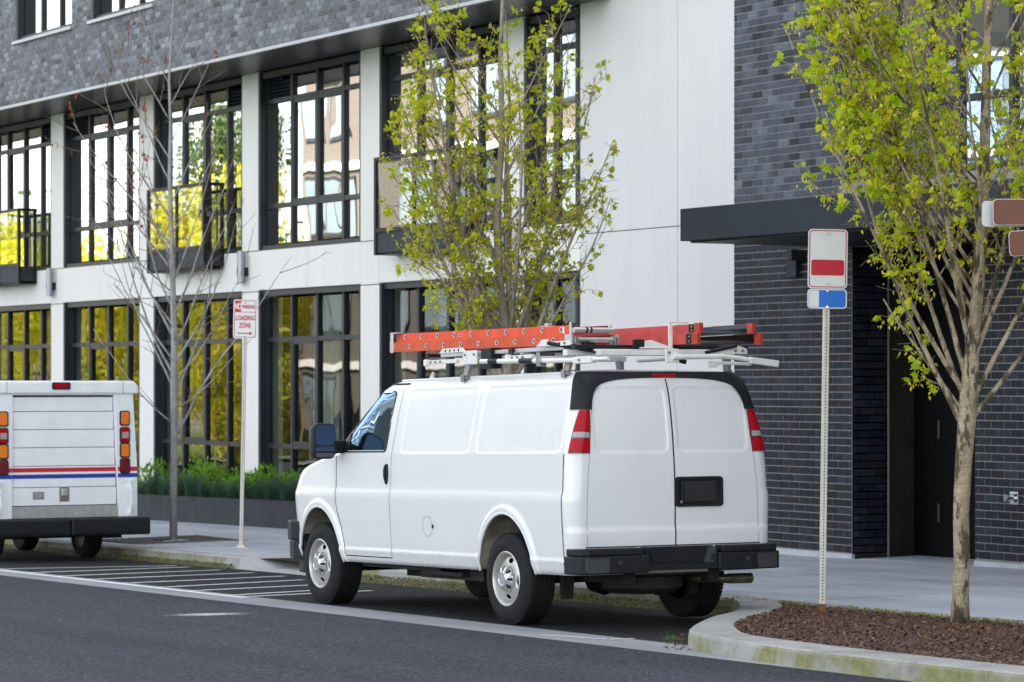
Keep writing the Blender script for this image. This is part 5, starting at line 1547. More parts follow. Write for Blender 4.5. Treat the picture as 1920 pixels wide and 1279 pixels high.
# bumpers
def bumper_rear():
    z0, z1 = 0.445, 0.625
    xf_ = -1.235
    b_ = MB()
    # upper step pads and lower face: plan outline with rounded corners, notched in the middle
    def bar(y0, y1, xa, xb, za, zb_, rnd=None):
        b_.box(xa, xb, y0, y1, za, zb_)
    plan = [(-0.97, 0.995), (-1.12, 1.0), (-1.19, 0.97), (-1.225, 0.90), (-1.24, 0.60), (-1.242, 0.34)]
    def half(s_):
        nonlocal b_
        pl = [(x, s_ * y) for x, y in plan]
        back = [(-1.02, s_ * 0.34), (-1.02, s_ * 0.90)]
        b_.prism([(p[0], p[1]) for p in pl + back], 'z', 0.455, 0.60)
        up_ = [(-0.99, 0.985), (-1.11, 0.985), (-1.175, 0.955), (-1.205, 0.89), (-1.218, 0.60), (-1.22, 0.385)]
        b_.prism([(x, s_ * y) for x, y in up_] + [(-1.02, s_ * 0.385), (-1.02, s_ * 0.90)], 'z', 0.601, 0.66)
    half(-1); b_.build('rear_bumper', M['black_plastic'], van, bevel=0.012)
    b_ = MB(); half(1)
    o = b_.build('rear_bumper', M['black_plastic'], van, bevel=0.012)
    c_ = MB()
    # recessed centre step, its sloping cheeks
    c_.box(-1.215, -1.03, -0.338, 0.338, 0.47, 0.520)
    c_.box(-1.150, -1.03, -0.338, 0.338, 0.521, 0.660)
    for s_ in (1, -1):
        c_.add([(-1.1502, s_ * 0.24, 0.521), (-1.21, s_ * 0.30, 0.521), (-1.21, s_ * 0.339, 0.521), (-1.09, s_ * 0.339, 0.521), (-1.1502, s_ * 0.285, 0.65), (-1.20, s_ * 0.335, 0.65), (-1.20, s_ * 0.339, 0.65), (-1.09, s_ * 0.339, 0.65)],
               [(0, 1, 2, 3), (4, 7, 6, 5), (0, 4, 5, 1), (1, 5, 6, 2), (2, 6, 7, 3), (3, 7, 4, 0)])
    c_.build('bumper_step', M['black_plastic'], o, bevel=0.01)
    for s_ in (1, -1):
        pp = rrect(0.105, 0.062, 0.02, 4)
        vs = []
        for d_, sc in ((0.0, 1), (-0.012, 0.97)):
            for a_, h_ in pp:
                y = s_ * (0.825 + a_ * sc)
                ya = abs(y)
                x = np.interp(ya, [0.34, 0.60, 0.90, 0.97], [-1.242, -1.24, -1.225, -1.19])
                vs.append((x + d_ + 0.002, y, 0.527 + h_ * sc))
        n_ = len(pp)
        fs = [(i, (i + 1) % n_, n_ + (i + 1) % n_, n_ + i) for i in range(n_)] + [tuple(range(n_, 2 * n_))]
        MB().add(vs, fs).build('bumper_pad', M['pad'], o)
        MB().lathe([(0.001, -0.004), (0.018, -0.004), (0.020, 0.004)], 'x', (-1.245, s_ * 0.62, 0.545), 14).build('parking_sensor', M['pad'], o)
        MB().lathe([(0.006, 0.004), (0.014, -0.004), (0.024, -0.004), (0.026, 0.006)], 'x', (-1.21, s_ * 0.365 if s_ > 0 else s_ * 0.30, 0.57), 14).build('step_hole', M['seam'], o)
M['pad'] = simple('bumper_pad', (0.035, 0.036, 0.040), 0.55, var=0.15)
bumper_rear()
fb = MB()
fpl = [(3.98, 0.95), (4.20, 0.965), (4.38, 0.92), (4.50, 0.78), (4.56, 0.5), (4.60, 0.0)]
full = fpl + [(x, -y) for x, y in fpl[-2::-1]]
fb.prism(full + [(3.98, -0.85), (4.2, -0.6), (4.2, 0.6), (3.98, 0.85)], 'z', 0.615, 0.80)
fb.prism([(x - 0.015, y * 0.985) for x, y in full] + [(3.98, -0.85), (4.2, -0.6), (4.2, 0.6), (3.98, 0.85)], 'z', 0.44, 0.612)
fb.prism([(x - 0.12, y * 0.93) for x, y in full] + [(3.9, -0.8), (4.1, -0.6), (4.1, 0.6), (3.9, 0.8)], 'z', 0.30, 0.438)
fb.build('front_bumper', M['black_plastic'], van, bevel=0.014)
# ------------------------------------------------------------------ ladder rack (part of the van)
RW, RG, BP = M['rack_white'], M['rack_grey'], M['black_plastic']
rack = MB()
for xc in (1.02, -0.70):
    rack.box(xc - 0.035, xc + 0.035, -0.84, 0.80, 2.235, 2.285)
rk = rack.build('ladder_rack', RW, van, bevel=0.004)
def rp_box(name, m_, *a, bev=0.004):
    return MB().box(*a).build(name, m_, rk, bevel=bev)
def bolt(x, y, z):
    s_ = 1 if y > 0 else -1
    MB().lathe([(0.001, 0.010), (0.011, 0.010), (0.011, 0)], 'y', (x, y, z), 8).build('bolt', M['steel'], rk)
for xc in (1.02, -0.70):
    for s_ in (1, -1):
        # gutter foot: sloping grey leg with hooked clamp
        f_ = MB()
        f_.add([(xc - 0.05, s_ * 0.775, 2.105), (xc + 0.03, s_ * 0.775, 2.105), (xc + 0.03, s_ * 0.805, 2.105), (xc - 0.05, s_ * 0.805, 2.105),
                (xc - 0.09, s_ * 0.74, 2.235), (xc + 0.0, s_ * 0.74, 2.235), (xc + 0.0, s_ * 0.78, 2.235), (xc - 0.09, s_ * 0.78, 2.235)],
               [(0, 3, 2, 1), (4, 5, 6, 7), (0, 1, 5, 4), (1, 2, 6, 5), (2, 3, 7, 6), (3, 0, 4, 7)])
        f_.build('rack_foot', M['steel'], rk, bevel=0.004)
        c_ = MB(); c_.box(xc - 0.055, xc + 0.045, s_ * 0.765, s_ * 0.815, 2.075, 2.104)
        c_.box(xc - 0.03, xc + 0.02, s_ * 0.8155, s_ * 0.83, 2.055, 2.12)
        c_.build('gutter_clamp', M['steel'], rk, bevel=0.004)
# left side: bracket plates, slotted arms
for xc, w_ in ((1.02, 0.16), (-0.62, 0.0)):
    if w_:
        rp_box('bracket_plate', RW, xc - 0.26, xc - 0.02, 0.806, 0.822, 2.205, 2.325)
        for q in (-0.22, -0.06): bolt(xc + q, 0.823, 2.29)
    rp_box('slotted_arm', RW, xc + (0.10 if w_ else 0.42), xc + (0.62 if w_ else 0.80), 0.79, 0.83, 2.225, 2.26)
    for k in range(3): bolt(xc + (0.56 if w_ else 0.74) - 0.09 * k, 0.831, 2.243)
    rp_box('arm_end', RW, xc + (0.64 if w_ else 0.82), xc + (0.70 if w_ else 0.87), 0.785, 0.835, 2.21, 2.27, bev=0.01)
    hp_ = MB()
    xo = xc + (0.12 if w_ else -0.06)
    hp_.prism([(xo - 0.12, 2.318), (xo + 0.36, 2.318), (xo + 0.30, 2.358), (xo - 0.06, 2.358)], 'y', 0.775, 0.79)
    hp_.build('hinge_plate', RW, rk, bevel=0.003)
    for k in range(4): MB().lathe([(0.001, 0.003), (0.012, 0.003), (0.012, 0)], 'y', (xo + 0.08 * k, 0.79, 2.338), 8).build('slot_hole', M['seam'], rk)
# long channels running front to back under the ladders
rp_box('channel', RG, -0.62, 0.98, 0.70, 0.775, 2.286, 2.318)
rp_box('channel', RG, 1.06, 1.50, 0.70, 0.775, 2.286, 2.318)
rp_box('channel', RG, -0.86, 1.2, -0.30, -0.22, 2.286, 2.318)
rp_box('channel', RW, -0.97, -0.89, -0.55, 0.62, 2.232, 2.276)
rp_box('channel_lip', RW, -0.885, -0.83, -0.55, 0.62, 2.268, 2.285)
# black support bars with end caps
for xc in (1.70, 0.20, -0.84):
    b_ = MB().box(xc - 0.028, xc + 0.028, -0.90, 0.79, 2.288, 2.3205).build('support_bar', BP, rk, bevel=0.005)
    MB().box(xc - 0.034, xc + 0.034, 0.791, 0.806, 2.279, 2.327).build('end_cap', BP, rk, bevel=0.004)
rp_box('pivot_block', BP, 0.52, 0.70, 0.70, 0.815, 2.16, 2.34, bev=0.01)
rp_box('pivot_block', BP, -0.80, -0.70, 0.56, 0.66, 2.286, 2.345, bev=0.008)
# drop-down tube along the left side with grips
def tube_part(name, m_, pts, r, n=12):
    return MB().tube(pts, r, n).build(name, m_, rk, smooth=True, angle=40)
tube_part('actuator_tube', RW, [(0.66, 0.83, 2.225), (-1.05, 0.83, 2.187)], 0.021)
tube_part('tube_grip', M['black_plastic'], [(0.52, 0.83, 2.222), (0.36, 0.83, 2.2185)], 0.0225)
tube_part('tube_grip', M['black_plastic'], [(-0.02, 0.83, 2.210), (-0.24, 0.83, 2.205)], 0.0245)
tube_part('actuator_tube', RW, [(-1.06, 0.83, 2.190), (-1.42, 0.82, 2.190)], 0.016)
MB().box(-1.20, -0.92, 0.800, 0.86, 2.160, 2.218).build('handle_sleeve', RW, rk, bevel=0.006)
bolt(-1.03, 0.861, 2.19)
for xx in (-0.36,):
    hk = MB(); hk.box(xx - 0.03, xx + 0.03, 0.80, 0.86, 2.155, 2.175); hk.box(xx - 0.03, xx + 0.03, 0.852, 0.862, 2.175, 2.27); hk.build('tube_hook', M['steel'], rk, bevel=0.004)
# gas struts
tube_part('gas_strut', BP, [(-0.50, 0.845, 2.345), (-0.86, 0.60, 2.265)], 0.016)
tube_part('gas_strut', BP, [(-1.04, -0.36, 2.255), (-1.05, -0.66, 2.315)], 0.016)
MB().prism([(-0.30, 2.318), (-0.52, 2.318), (-0.49, 2.375), (-0.40, 2.375)], 'y', 0.83, 0.845).build('hinge_plate', RW, rk, bevel=0.003)
MB().prism([(0.10, 2.33), (-0.20, 2.33), (-0.14, 2.365)], 'y', 0.70, 0.71).build('hinge_plate', RW, rk, bevel=0.003)
# cross tube and lever at the back right
rp_box('bracket_plate', RW, -1.16, -1.145, -0.02, 0.11, 2.165, 2.28)
bolt_ = MB().lathe([(0.001, -0.010), (0.012, -0.010), (0.012, 0)], 'x', (-1.16, 0.08, 2.25), 8).build('bolt', M['steel'], rk)
tube_part('cross_tube', RW, [(-1.17, 0.05, 2.212), (-1.175, -0.45, 2.220)], 0.022)
tube_part('lever', RW, [(-1.175, -0.45, 2.220), (-1.18, -0.60, 2.205), (-1.18, -0.76, 2.185)], 0.020)
b_ = MB(); b_.beam((-1.18, -0.70, 2.190), (-1.19, -0.98, 2.158), 0.04, 0.055); b_.build('lever_handle', RW, rk, bevel=0.006)
tube_part('lever', RW, [(-1.12, -0.34, 2.170), (-1.14, -0.74, 2.158)], 0.014)
rp_box('bracket_plate', RW, -1.14, -1.12, -0.42, -0.32, 2.13, 2.18)
tube_part('cross_tube', RG, [(-1.02, 0.30, 2.186), (-1.02, -0.04, 2.205)], 0.018)
tube_part('damper', BP, [(-1.02, -0.04, 2.205), (-1.04, -0.16, 2.175)], 0.02)
b_ = MB(); b_.prism([(-0.13, 2.29), (0.22, 2.29), (0.16, 2.352), (0.10, 2.36)], 'x', -0.93, -0.915); b_.build('hinge_plate', RW, rk, bevel=0.003)
MB().box(-0.935, -0.91, 0.17, 0.28, 2.30, 2.365).build('pivot_block', BP, rk, bevel=0.008)
MB().prism([(-0.44, 2.245), (-0.78, 2.245), (-0.78, 2.29), (-0.70, 2.315), (-0.44, 2.275)], 'x', -1.03, -1.015).build('bracket_plate', RW, rk, bevel=0.003)
for yy in (-0.66, -0.73): MB().lathe([(0.001, -0.010), (0.012, -0.010), (0.012, 0)], 'x', (-1.031, yy, 2.272), 8).build('bolt', M['steel'], rk)

# ------------------------------------------------------------------ ladders
van_M = Matrix.Translation(VAN_O) @ Matrix.Rotation(math.pi, 4, 'Z') @ Matrix.Rotation(VP, 4, 'Y')
def on_van(name, o_local, label, cat, group=None, tilt=0.0):
    t = thing(name, label, cat, van_M @ Vector(o_local), group)
    t.rotation_euler = (0, VP + tilt, math.pi)
    return t
def c_rail(mb, x0, x1, y, z0, z1, out_):
    """C-channel rail: web at y, flanges towards the inside"""
    t = 0.006; f_ = 0.030; s_ = -out_
    mb.box(x0, x1, min(y, y + s_ * t), max(y, y + s_ * t), z0, z1)
    for a_, b_ in ((z0, z0 + t), (z1 - t, z1)):
        mb.box(x0 + 0.0005, x1 - 0.0005, min(y + s_ * t, y + s_ * f_), max(y + s_ * t, y + s_ * f_), a_, b_)
def ladder(t, length, yn, yf, mat_near, mat_far, ferr=True, caps=None):
    inset = 0.048
    secs = ((0.0, 0.088, yn, yf, 0.0, length), (0.078, 0.165, yn - inset, yf + inset, 0.05, length - 0.04))
    for si, (z0, z1, ya, yb, x0, x1) in enumerate(secs):
        if si == 1: z0 += 0.012
        for y, o_, mt in ((ya, 1, mat_near), (yb, -1, mat_far)):
            mb = MB(); c_rail(mb, x0, x1, y, z0, z1, o_); rail = mb.build('side_rail', M['orange_base'] if (mt is M['orange'] and si == 0) else mt, t, bevel=0.002)
            if ferr and o_ == 1:
                nr = 10
                for k in range(nr):
                    xr_ = x0 + 0.16 + (x1 - x0 - 0.34) * k / (nr - 1) + (0.10 if si == 0 else 0.0)
                    zc_ = (z0 + z1) / 2 + (0.004 if si == 1 else 0)
                    el = []
                    mbf = MB(); n_ = 18
                    for rr_, yy in ((1.0, 0.0005), (1.0, 0.005), (0.66, 0.005), (0.60, 0.001)):
                        for q in range(n_):
                            a_ = 2 * math.pi * q / n_
                            el.append((xr_ + 0.024 * rr_ * math.cos(a_), y + yy, zc_ + 0.0245 * rr_ * math.sin(a_)))
                    fs = [(r_ * n_ + q, r_ * n_ + (q + 1) % n_, (r_ + 1) * n_ + (q + 1) % n_, (r_ + 1) * n_ + q) for r_ in range(3) for q in range(n_)]
                    mbf.add(el, fs); fe = mbf.build('ferrule', M['aluminium'], rail)
                    MB().add([(el[3 * n_ + q][0], el[3 * n_ + q][1] + 0.0003, el[3 * n_ + q][2]) for q in range(n_)], [tuple(range(n_))]).build('rung_bore', M['hole'], rail)
        nr = 10
        for k in range(0 if ferr else 2, nr):
            xr_ = x0 + 0.16 + (x1 - x0 - 0.34) * k / (nr - 1) + (0.10 if si == 0 else 0.0)
            MB().tube([(xr_, ya - 0.008, (z0 + z1) / 2), (xr_, yb + 0.008, (z0 + z1) / 2)], 0.0165, 10, cap=True).build('rung', M['aluminium'], t, smooth=True, angle=40)
TL = 0.0125
l1 = on_van('extension_ladder', (-0.70, 0.0, 2.322), 'bright orange fibreglass extension ladder with oval rung ends on the street side of the rack', 'ladder', 'ladders on the van roof', -TL)
ladder(l1, 3.22, 0.755, 0.300, M['orange'], M['ladder_red'])
# front end plate and rear shoes of the orange ladder
MB().box(3.135, 3.19, 0.757, 0.765, -0.01, 0.176).build('end_bracket', M['aluminium'], l1, bevel=0.002)
MB().box(3.07, 3.20, 0.70, 0.757, 0.166, 0.176).build('end_bracket', M['aluminium'], l1, bevel=0.002)
for y, o_ in ((0.755, 1), (0.300, -1)):
    s_ = MB(); s_.box(-0.035, 0.07, min(y - o_ * 0.02, y + o_ * 0.004), max(y - o_ * 0.02, y + o_ * 0.004), 0.0, 0.088)
    s_.build('shoe_plate', M['aluminium'], l1, bevel=0.003)
    MB().box(-0.085, 0.0, min(y - o_ * 0.07, y - o_ * 0.021), max(y - o_ * 0.07, y - o_ * 0.021), -0.012, 0.012).build('shoe', M['steel'], l1, bevel=0.005)
    MB().box(-0.06, -0.02, min(y - o_ * 0.05, y - o_ * 0.021), max(y - o_ * 0.05, y - o_ * 0.021), 0.012, 0.07).build('shoe', M['steel'], l1, bevel=0.004)
    MB().box(0.02, 0.05, min(y - o_ * 0.036, y - o_ * 0.028), max(y - o_ * 0.036, y - o_ * 0.028), 0.09, 0.19).build('rung_lock', M['aluminium'], l1, bevel=0.002)
for zc_ in (0.045, 0.125):
    r_ = MB(); r_.tube([(-0.012, 0.72, zc_), (-0.012, 0.34, zc_)], 0.021, 14); r_.build('end_rung', M['aluminium'], l1, smooth=True, angle=40)
for yy in (0.60, 0.56): MB().lathe([(0.0225, -0.008), (0.025, -0.008), (0.025, 0.008), (0.0225, 0.008)], 'y', (-0.012, yy, 0.125), 16).build('rubber_band', M['black_plastic'], l1, smooth=True, angle=40)
MB().box(0.50, 0.64, 0.60, 0.66, 0.166, 0.174).build('top_clip', M['aluminium'], l1)
MB().box(0.545, 0.60, 0.60, 0.64, 0.174, 0.196).build('top_clip', M['aluminium'], l1)
for xx in (1.95, 1.99):
    for zz in (0.115, 0.135):
        MB().box(xx - 0.006, xx + 0.006, 0.7072, 0.7095, zz - 0.006, zz + 0.006).build('rivet', M['aluminium'], l1)
MB().box(0.16, 0.19, 0.7072, 0.7095, 0.10, 0.155).build('sticker', M['sign_white'], l1)

l2 = on_van('extension_ladder', (-1.18, 0.0, 2.322), 'faded red extension ladder with dark far rail, beyond the orange one on the rack', 'ladder', 'ladders on the van roof', -TL * 0.4)
ladder(l2, 3.75, -0.15, -0.80, M['ladder_red'], M['black_gloss'], ferr=False)
for y, o_ in ((-0.15, 1), (-0.80, -1)):
    for z0, z1, yy, x0 in ((0.092, 0.168, y - o_ * 0.048, 0.03), (0.0, 0.086, y, -0.005)):
        MB().box(x0 - 0.05, x0 + 0.03, yy - (0.035 if o_ > 0 else 0.006), yy + (0.006 if o_ > 0 else 0.035), z0 - 0.004, z1 + 0.006).build('end_cap', M['red_cap'], l2, bevel=0.004)
        if o_ > 0:
            p_ = MB().box(x0 + 0.03, x0 + 0.115, yy + 0.0005, yy + 0.004, z0 + 0.004, z1 - 0.002).build('end_plate', M['black_plastic'], l2)
            for zz in (0.28, 0.72): MB().box(x0 + 0.062, x0 + 0.074, yy + 0.004, yy + 0.006, z0 + (z1 - z0) * zz - 0.005, z0 + (z1 - z0) * zz + 0.005).build('rivet', M['aluminium'], l2)
MB().box(-0.02, 0.62, -0.7445, -0.7425, 0.094, 0.166).build('rail_facing', M['black_gloss'], l2)
MB().box(-0.02, 0.62, -0.7915, -0.7895, 0.006, 0.084).build('rail_facing', M['black_gloss'], l2)
MB().box(-0.02, 0.62, -0.7445, -0.731, 0.166, 0.1695).build('rail_facing', M['ladder_red'], l2)
# hook post which clamps the red ladder
hk = MB(); hk.box(-0.90, -0.885, -0.125, -0.088, 2.285, 2.505); hk.box(-0.90, -0.86, -0.28, -0.088, 2.5055, 2.515)
hk.build('hook_post', RW, rk, bevel=0.003)

# ================================================================== MAIL TRUCK
TX, TY = -35.8, 13.93
TZ = road_z(TX, 13.9) - 0.0
truck = thing('mail_truck', 'boxy white mail truck with red and blue stripes seen from behind', 'truck', (TX, TY, TZ))
truck.rotation_euler = (0, GR, math.pi)
TW = M['truck_white']
b_ = MB()
hw, yd0, yd1 = 0.97, -0.66, 0.68      # local y is to the vehicle's left
b_.prism([(-hw, 0.55), (-hw + 0.0, 1.2), (-hw + 0.05, 2.10), (hw - 0.05, 2.10), (hw, 1.2), (hw, 0.55)], 'x', 0.10, 2.9)
b_.prism([(-hw, 0.55), (-hw, 1.2), (-hw + 0.05, 2.10), (yd0, 2.10), (yd0 - 0.06, 0.55)], 'x', 0.0, 0.10)
b_.prism([(hw, 0.55), (hw, 1.2), (hw - 0.05, 2.10), (yd1, 2.10), (yd1 + 0.02, 0.55)], 'x', 0.0, 0.10)
b_.box(0.0, 0.099, yd0, yd1, 2.085, 2.10)
bd = b_.build('body', TW, truck, bevel=0.02)
MB().prism([(-hw - 0.015, 2.10), (-hw - 0.015, 2.20), (-hw + 0.05, 2.265), (hw - 0.05, 2.265), (hw + 0.015, 2.20), (hw + 0.015, 2.10)], 'x', -0.03, 2.95).build('roof', TW, truck, bevel=0.025)
for yy in (-hw + 0.20, hw - 0.2): MB().box(-0.0315, -0.0295, yy - 0.004, yy + 0.004, 2.10, 2.25).build('roof_seam', M['seam_soft'], truck)
# cab ahead: windscreen, doors and short bonnet
MB().prism([(2.901, 0.55), (2.901, 2.10), (3.25, 2.05), (3.65, 1.25), (4.30, 1.12), (4.36, 0.55)], 'y', -0.90, 0.90).build('cab', TW, truck, bevel=0.03)
MB().add([(3.285, -0.8, 2.0), (3.64, -0.8, 1.29), (3.64, 0.8, 1.29), (3.285, 0.8, 2.0)], [(0, 1, 2, 3)]).build('windshield', M['glass_van'], truck, recalc=False)
# roll-up door of stacked panels
door_ = MB().box(0.055, 0.098, yd0 - 0.05, yd1 + 0.01, 0.70, 2.085).build('roll_door', M['seam'], truck)
zp = [0.705, 1.005, 1.285, 1.50, 1.735, 1.955, 2.062]
zp = [0.705, 0.935, 1.20, 1.43, 1.655, 1.88, 2.065]
for i, (z0, z1) in enumerate(zip(zp[:-1], zp[1:])):
    ins = 0.05 * (1 - (z0 - 0.7) / 1.38)
    MB().box(0.040, 0.0545, yd0 - ins + 0.012, yd1 + 0.004, z0 + 0.004, z1 - 0.004).build('door_panel', TW, door_, bevel=0.003)
# stripes
for z0, z1, m_, nm in ((1.126, 1.178, M['stripe_red'], 'red_stripe'), (1.046, 1.096, M['stripe_blue'], 'blue_stripe')):
    MB().box(0.037, 0.0395, yd0 - 0.03, yd1 + 0.003, z0, z1).build(nm, m_, truck)
    MB().box(-0.0035, -0.001, -hw + 0.002, yd0 - 0.045, z0, z1).build(nm, m_, truck)
    MB().box(-0.0035, -0.001, yd1 + 0.02, hw - 0.002, z0, z1).build(nm, m_, truck)
    MB().box(0.0, 2.8, -hw - 0.004, -hw - 0.001, z0, z1).build(nm, m_, truck)
# lamps
def truck_lamp(yc_, z0, z1, m_, white=False, nm='lamp'):
    f_ = MB(); pts_ = rrect(0.068, (z1 - z0) / 2 + 0.012, 0.03, 4)
    f_.prism([(yc_ + a_, (z0 + z1) / 2 + c_) for a_, c_ in pts_], 'x', -0.016, -0.001)
    fr_ = f_.build('lamp_housing', BP, truck)
    pts_ = rrect(0.052, (z1 - z0) / 2 - 0.004, 0.024, 4)
    MB().prism([(yc_ + a_, (z0 + z1) / 2 + c_) for a_, c_ in pts_], 'x', -0.026, -0.0165).build('lens', m_, fr_, bevel=0.004)
    if white: MB().box(-0.0285, -0.0265, yc_ - 0.044, yc_ + 0.044, z0 + 0.05, z1 - 0.05).build('lens', M['white_lens'], fr_)
for yc_ in (-0.80, 0.815):
    truck_lamp(yc_, 1.708, 1.875, M['amber_lens']); truck_lamp(yc_ - 0.0, 1.491, 1.668, M['red_lens'], True)
    truck_lamp(yc_, 1.303, 1.471, M['amber_lens']); truck_lamp(yc_ - 0.0, 1.106, 1.274, M['dark_red_lens'])
f_ = MB(); f_.prism([(0.06 + a_, 2.20 + c_) for a_, c_ in rrect(0.12, 0.045, 0.02, 4)], 'x', -0.045, -0.031); f_ = f_.build('lamp_housing', BP, truck)
MB().prism([(0.06 + a_, 2.20 + c_) for a_, c_ in rrect(0.095, 0.028, 0.024, 4)], 'x', -0.055, -0.0455).build('lens', M['red_lens'], f_)
# latches, grab handles, tread plate
lt = MB().box(0.030, 0.0395, 0.27, 0.415, 0.79, 0.88).build('door_pull', M['steel'], truck, bevel=0.004)
MB().box(0.026, 0.0295, 0.285, 0.40, 0.805, 0.865).build('pull_recess', M['seam_soft'], lt)
lt = MB().box(0.030, 0.0395, -0.065, 0.065, 0.755, 0.93).build('latch', M['steel'], truck, bevel=0.004)
MB().box(0.012, 0.0295, -0.04, 0.04, 0.825, 0.915).build('latch_paddle', M['aluminium'], lt, bevel=0.006)
for yc_ in (-0.87, 0.87):
    g_ = MB(); g_.beam((-0.015, yc_, 0.60), (-0.07, yc_ + 0.01, 0.70), 0.075, 0.02, up=(0, 1, 0)); g_.beam((-0.07, yc_ + 0.01, 0.70), (-0.07, yc_ + 0.015, 0.86), 0.075, 0.02, up=(0, 1, 0)); g_.beam((-0.07, yc_ + 0.015, 0.86), (-0.015, yc_ + 0.025, 0.985), 0.075, 0.02, up=(0, 1, 0))
    g_.box(-0.018, -0.001, yc_ - 0.045, yc_ + 0.05, 0.555, 0.60); g_.box(-0.018, -0.001, yc_ - 0.04, yc_ + 0.09, 0.99, 1.02)
    g_.build('grab_handle', TW, truck)
tp = MB(); tp.box(0.02, 0.099, yd0 - 0.07, yd1 + 0.03, 0.552, 0.699); 
tread = tp.build('tread_plate', M['aluminium'], truck)
tb_ = MB()
for i in range(46):
    for j in range(5):
        yy = yd0 - 0.05 + (i + 0.5) * (yd1 - yd0 + 0.06) / 46; zz = 0.565 + j * 0.029
        an = 0.8 if (i + j) % 2 else -0.8
        Mx = Matrix.Translation((0.0185, yy, zz)) @ Matrix.Rotation(an, 4, 'X')
        tb_.box(-0.003, 0.001, -0.011, 0.011, -0.003, 0.003, M=Mx)
o_ = tb_.build('tread_bars', M['aluminium'], truck, recalc=False); o_['kind'] = 'stuff'
# bumper
for a_, c_ in ((-1.07, -0.005), (0.005, 1.05)):
    bb = MB(); bb.prism([(a_, 0.34), (a_, 0.50), (a_ + 0.03, 0.54), (c_ - 0.03, 0.54), (c_, 0.50), (c_, 0.34)] if False else [(a_, 0.325), (a_, 0.545), (c_, 0.545), (c_, 0.325)], 'x', -0.20, -0.02)
    bo = bb.build('bumper', BP, truck, bevel=0.025)
    MB().box(-0.212, -0.2005, a_ + 0.10, c_ - 0.10, 0.37, 0.50).build('bumper_pad', BP, bo, bevel=0.004)
MB().box(-0.019, 0.4, -0.9, 0.9, 0.34, 0.54).build('frame_rail', M['under'], truck)
MB().box(0.3, 4.0, -0.55, 0.55, 0.30, 0.545).build('underbody', M['under'], truck)
MB().box(0.55, 0.60, -0.98, -0.55, 0.26, 0.30).build('mud_flap', M['under'], truck)
MB().tube([(1.0, -0.5, 0.33), (1.0, 0.5, 0.33)], 0.07, 10).build('axle', M['under'], truck)
def truck_wheel(x, y):
    t = bpy.data.objects.new('wheel', None); COL.objects.link(t); t.parent = truck; t.location = (x, y, 0.335)
    m_ = MB(); m_.lathe([(0.19, 0.10), (0.30, 0.105), (0.335, 0.07), (0.335, -0.07), (0.30, -0.105), (0.19, -0.10)], 'y', (0, 0, 0), 36); m_.build('tyre', M['rubber'], t, smooth=True, angle=40)
    m_ = MB(); m_.lathe([(0.20, 0.10), (0.19, 0.06), (0.10, 0.05), (0.01, 0.05)], 'y', (0, 0, 0), 24); m_.lathe([(0.20, -0.10), (0.19, -0.06), (0.10, -0.05), (0.01, -0.05)], 'y', (0, 0, 0), 24); m_.build('rim', M['rim'], t, smooth=True, angle=40)
truck_wheel(0.95, -0.66); truck_wheel(0.95, 0.66); truck_wheel(3.55, -0.80); truck_wheel(3.55, 0.80)

# ================================================================== SIGNS
TOCAM = R(90) - ALPHA - math.pi / 2 * 0      # heading that turns a plate's -Y face to the viewer
def facing(extra=0.0): return Matrix.Rotation(R(90) - ALPHA + extra, 4, 'Z')
def plate(mb, w, h, r, y0, y1, zc_, xc_=0.0, m=0):
    mb.prism([(xc_ + a_, zc_ + c_) for a_, c_ in rrect(w / 2, h / 2, r, 6)], 'y', y0, y1, m)
def text(txt, size, x, z, y, m_, parent, sx=0.8, weight=0.0):
    cu = bpy.data.curves.new('lettering', 'FONT'); cu.body = txt; cu.size = size; cu.align_x = 'CENTER'; cu.align_y = 'CENTER'; cu.extrude = 0.0008; cu.offset = weight
    o = bpy.data.objects.new('tmp', cu); COL.objects.link(o)
    dg = bpy.context.evaluated_depsgraph_get()
    me = bpy.data.meshes.new_from_object(o.evaluated_get(dg)); bpy.data.objects.remove(o)
    Mx = Matrix.Translation((x, y, z)) @ Matrix.Rotation(R(90), 4, 'X') @ Matrix.Diagonal((sx, 1, 1, 1))
    me.transform(Mx); me.materials.clear(); me.materials.append(m_); me.name = 'lettering'
    q = link('lettering', me, parent); q['kind'] = 'stuff' if False else 'thing'
    del q['kind']
    return q
def outline(w, h, r, t, y, zc_, m_, parent, xc_=0.0):
    a_, c_ = rrect(w / 2, h / 2, r, 6), rrect(w / 2 - t, h / 2 - t, max(0.004, r - t), 6); n_ = len(a_)
    vs = [(xc_ + p[0], y, zc_ + p[1]) for p in a_] + [(xc_ + p[0], y, zc_ + p[1]) for p in c_]
    return MB().add(vs, [(i, (i + 1) % n_, n_ + (i + 1) % n_, n_ + i) for i in range(n_)]).build('border', m_, parent, recalc=False)
def post(t, h, w, lo=0.1, hmax=None, rust=0.05, n_side=True):
    p_ = MB().box(-w / 2, w / 2, -w / 2, w / 2, 0, h).build('post', M['post'], t, bevel=0.004)
    hb_ = MB(); k = 0; z = lo
    while z < (hmax or h) - 0.01:
        for fx in (0, 1):
            n_ = 8; rr_ = 0.0062
            ring = []
            for q in range(n_):
                a_ = 2 * math.pi * q / n_
                ring.append((rr_ * math.cos(a_), -w / 2 - 0.0006, z + rr_ * math.sin(a_)) if fx == 0 else (w / 2 + 0.0006, rr_ * math.cos(a_), z + rr_ * math.sin(a_)))
            hb_.add(ring, [tuple(range(n_))])
        z += 0.0262
    o = hb_.build('punched_hole', M['hole'], t, recalc=False); o['kind'] = 'stuff'
    return p_
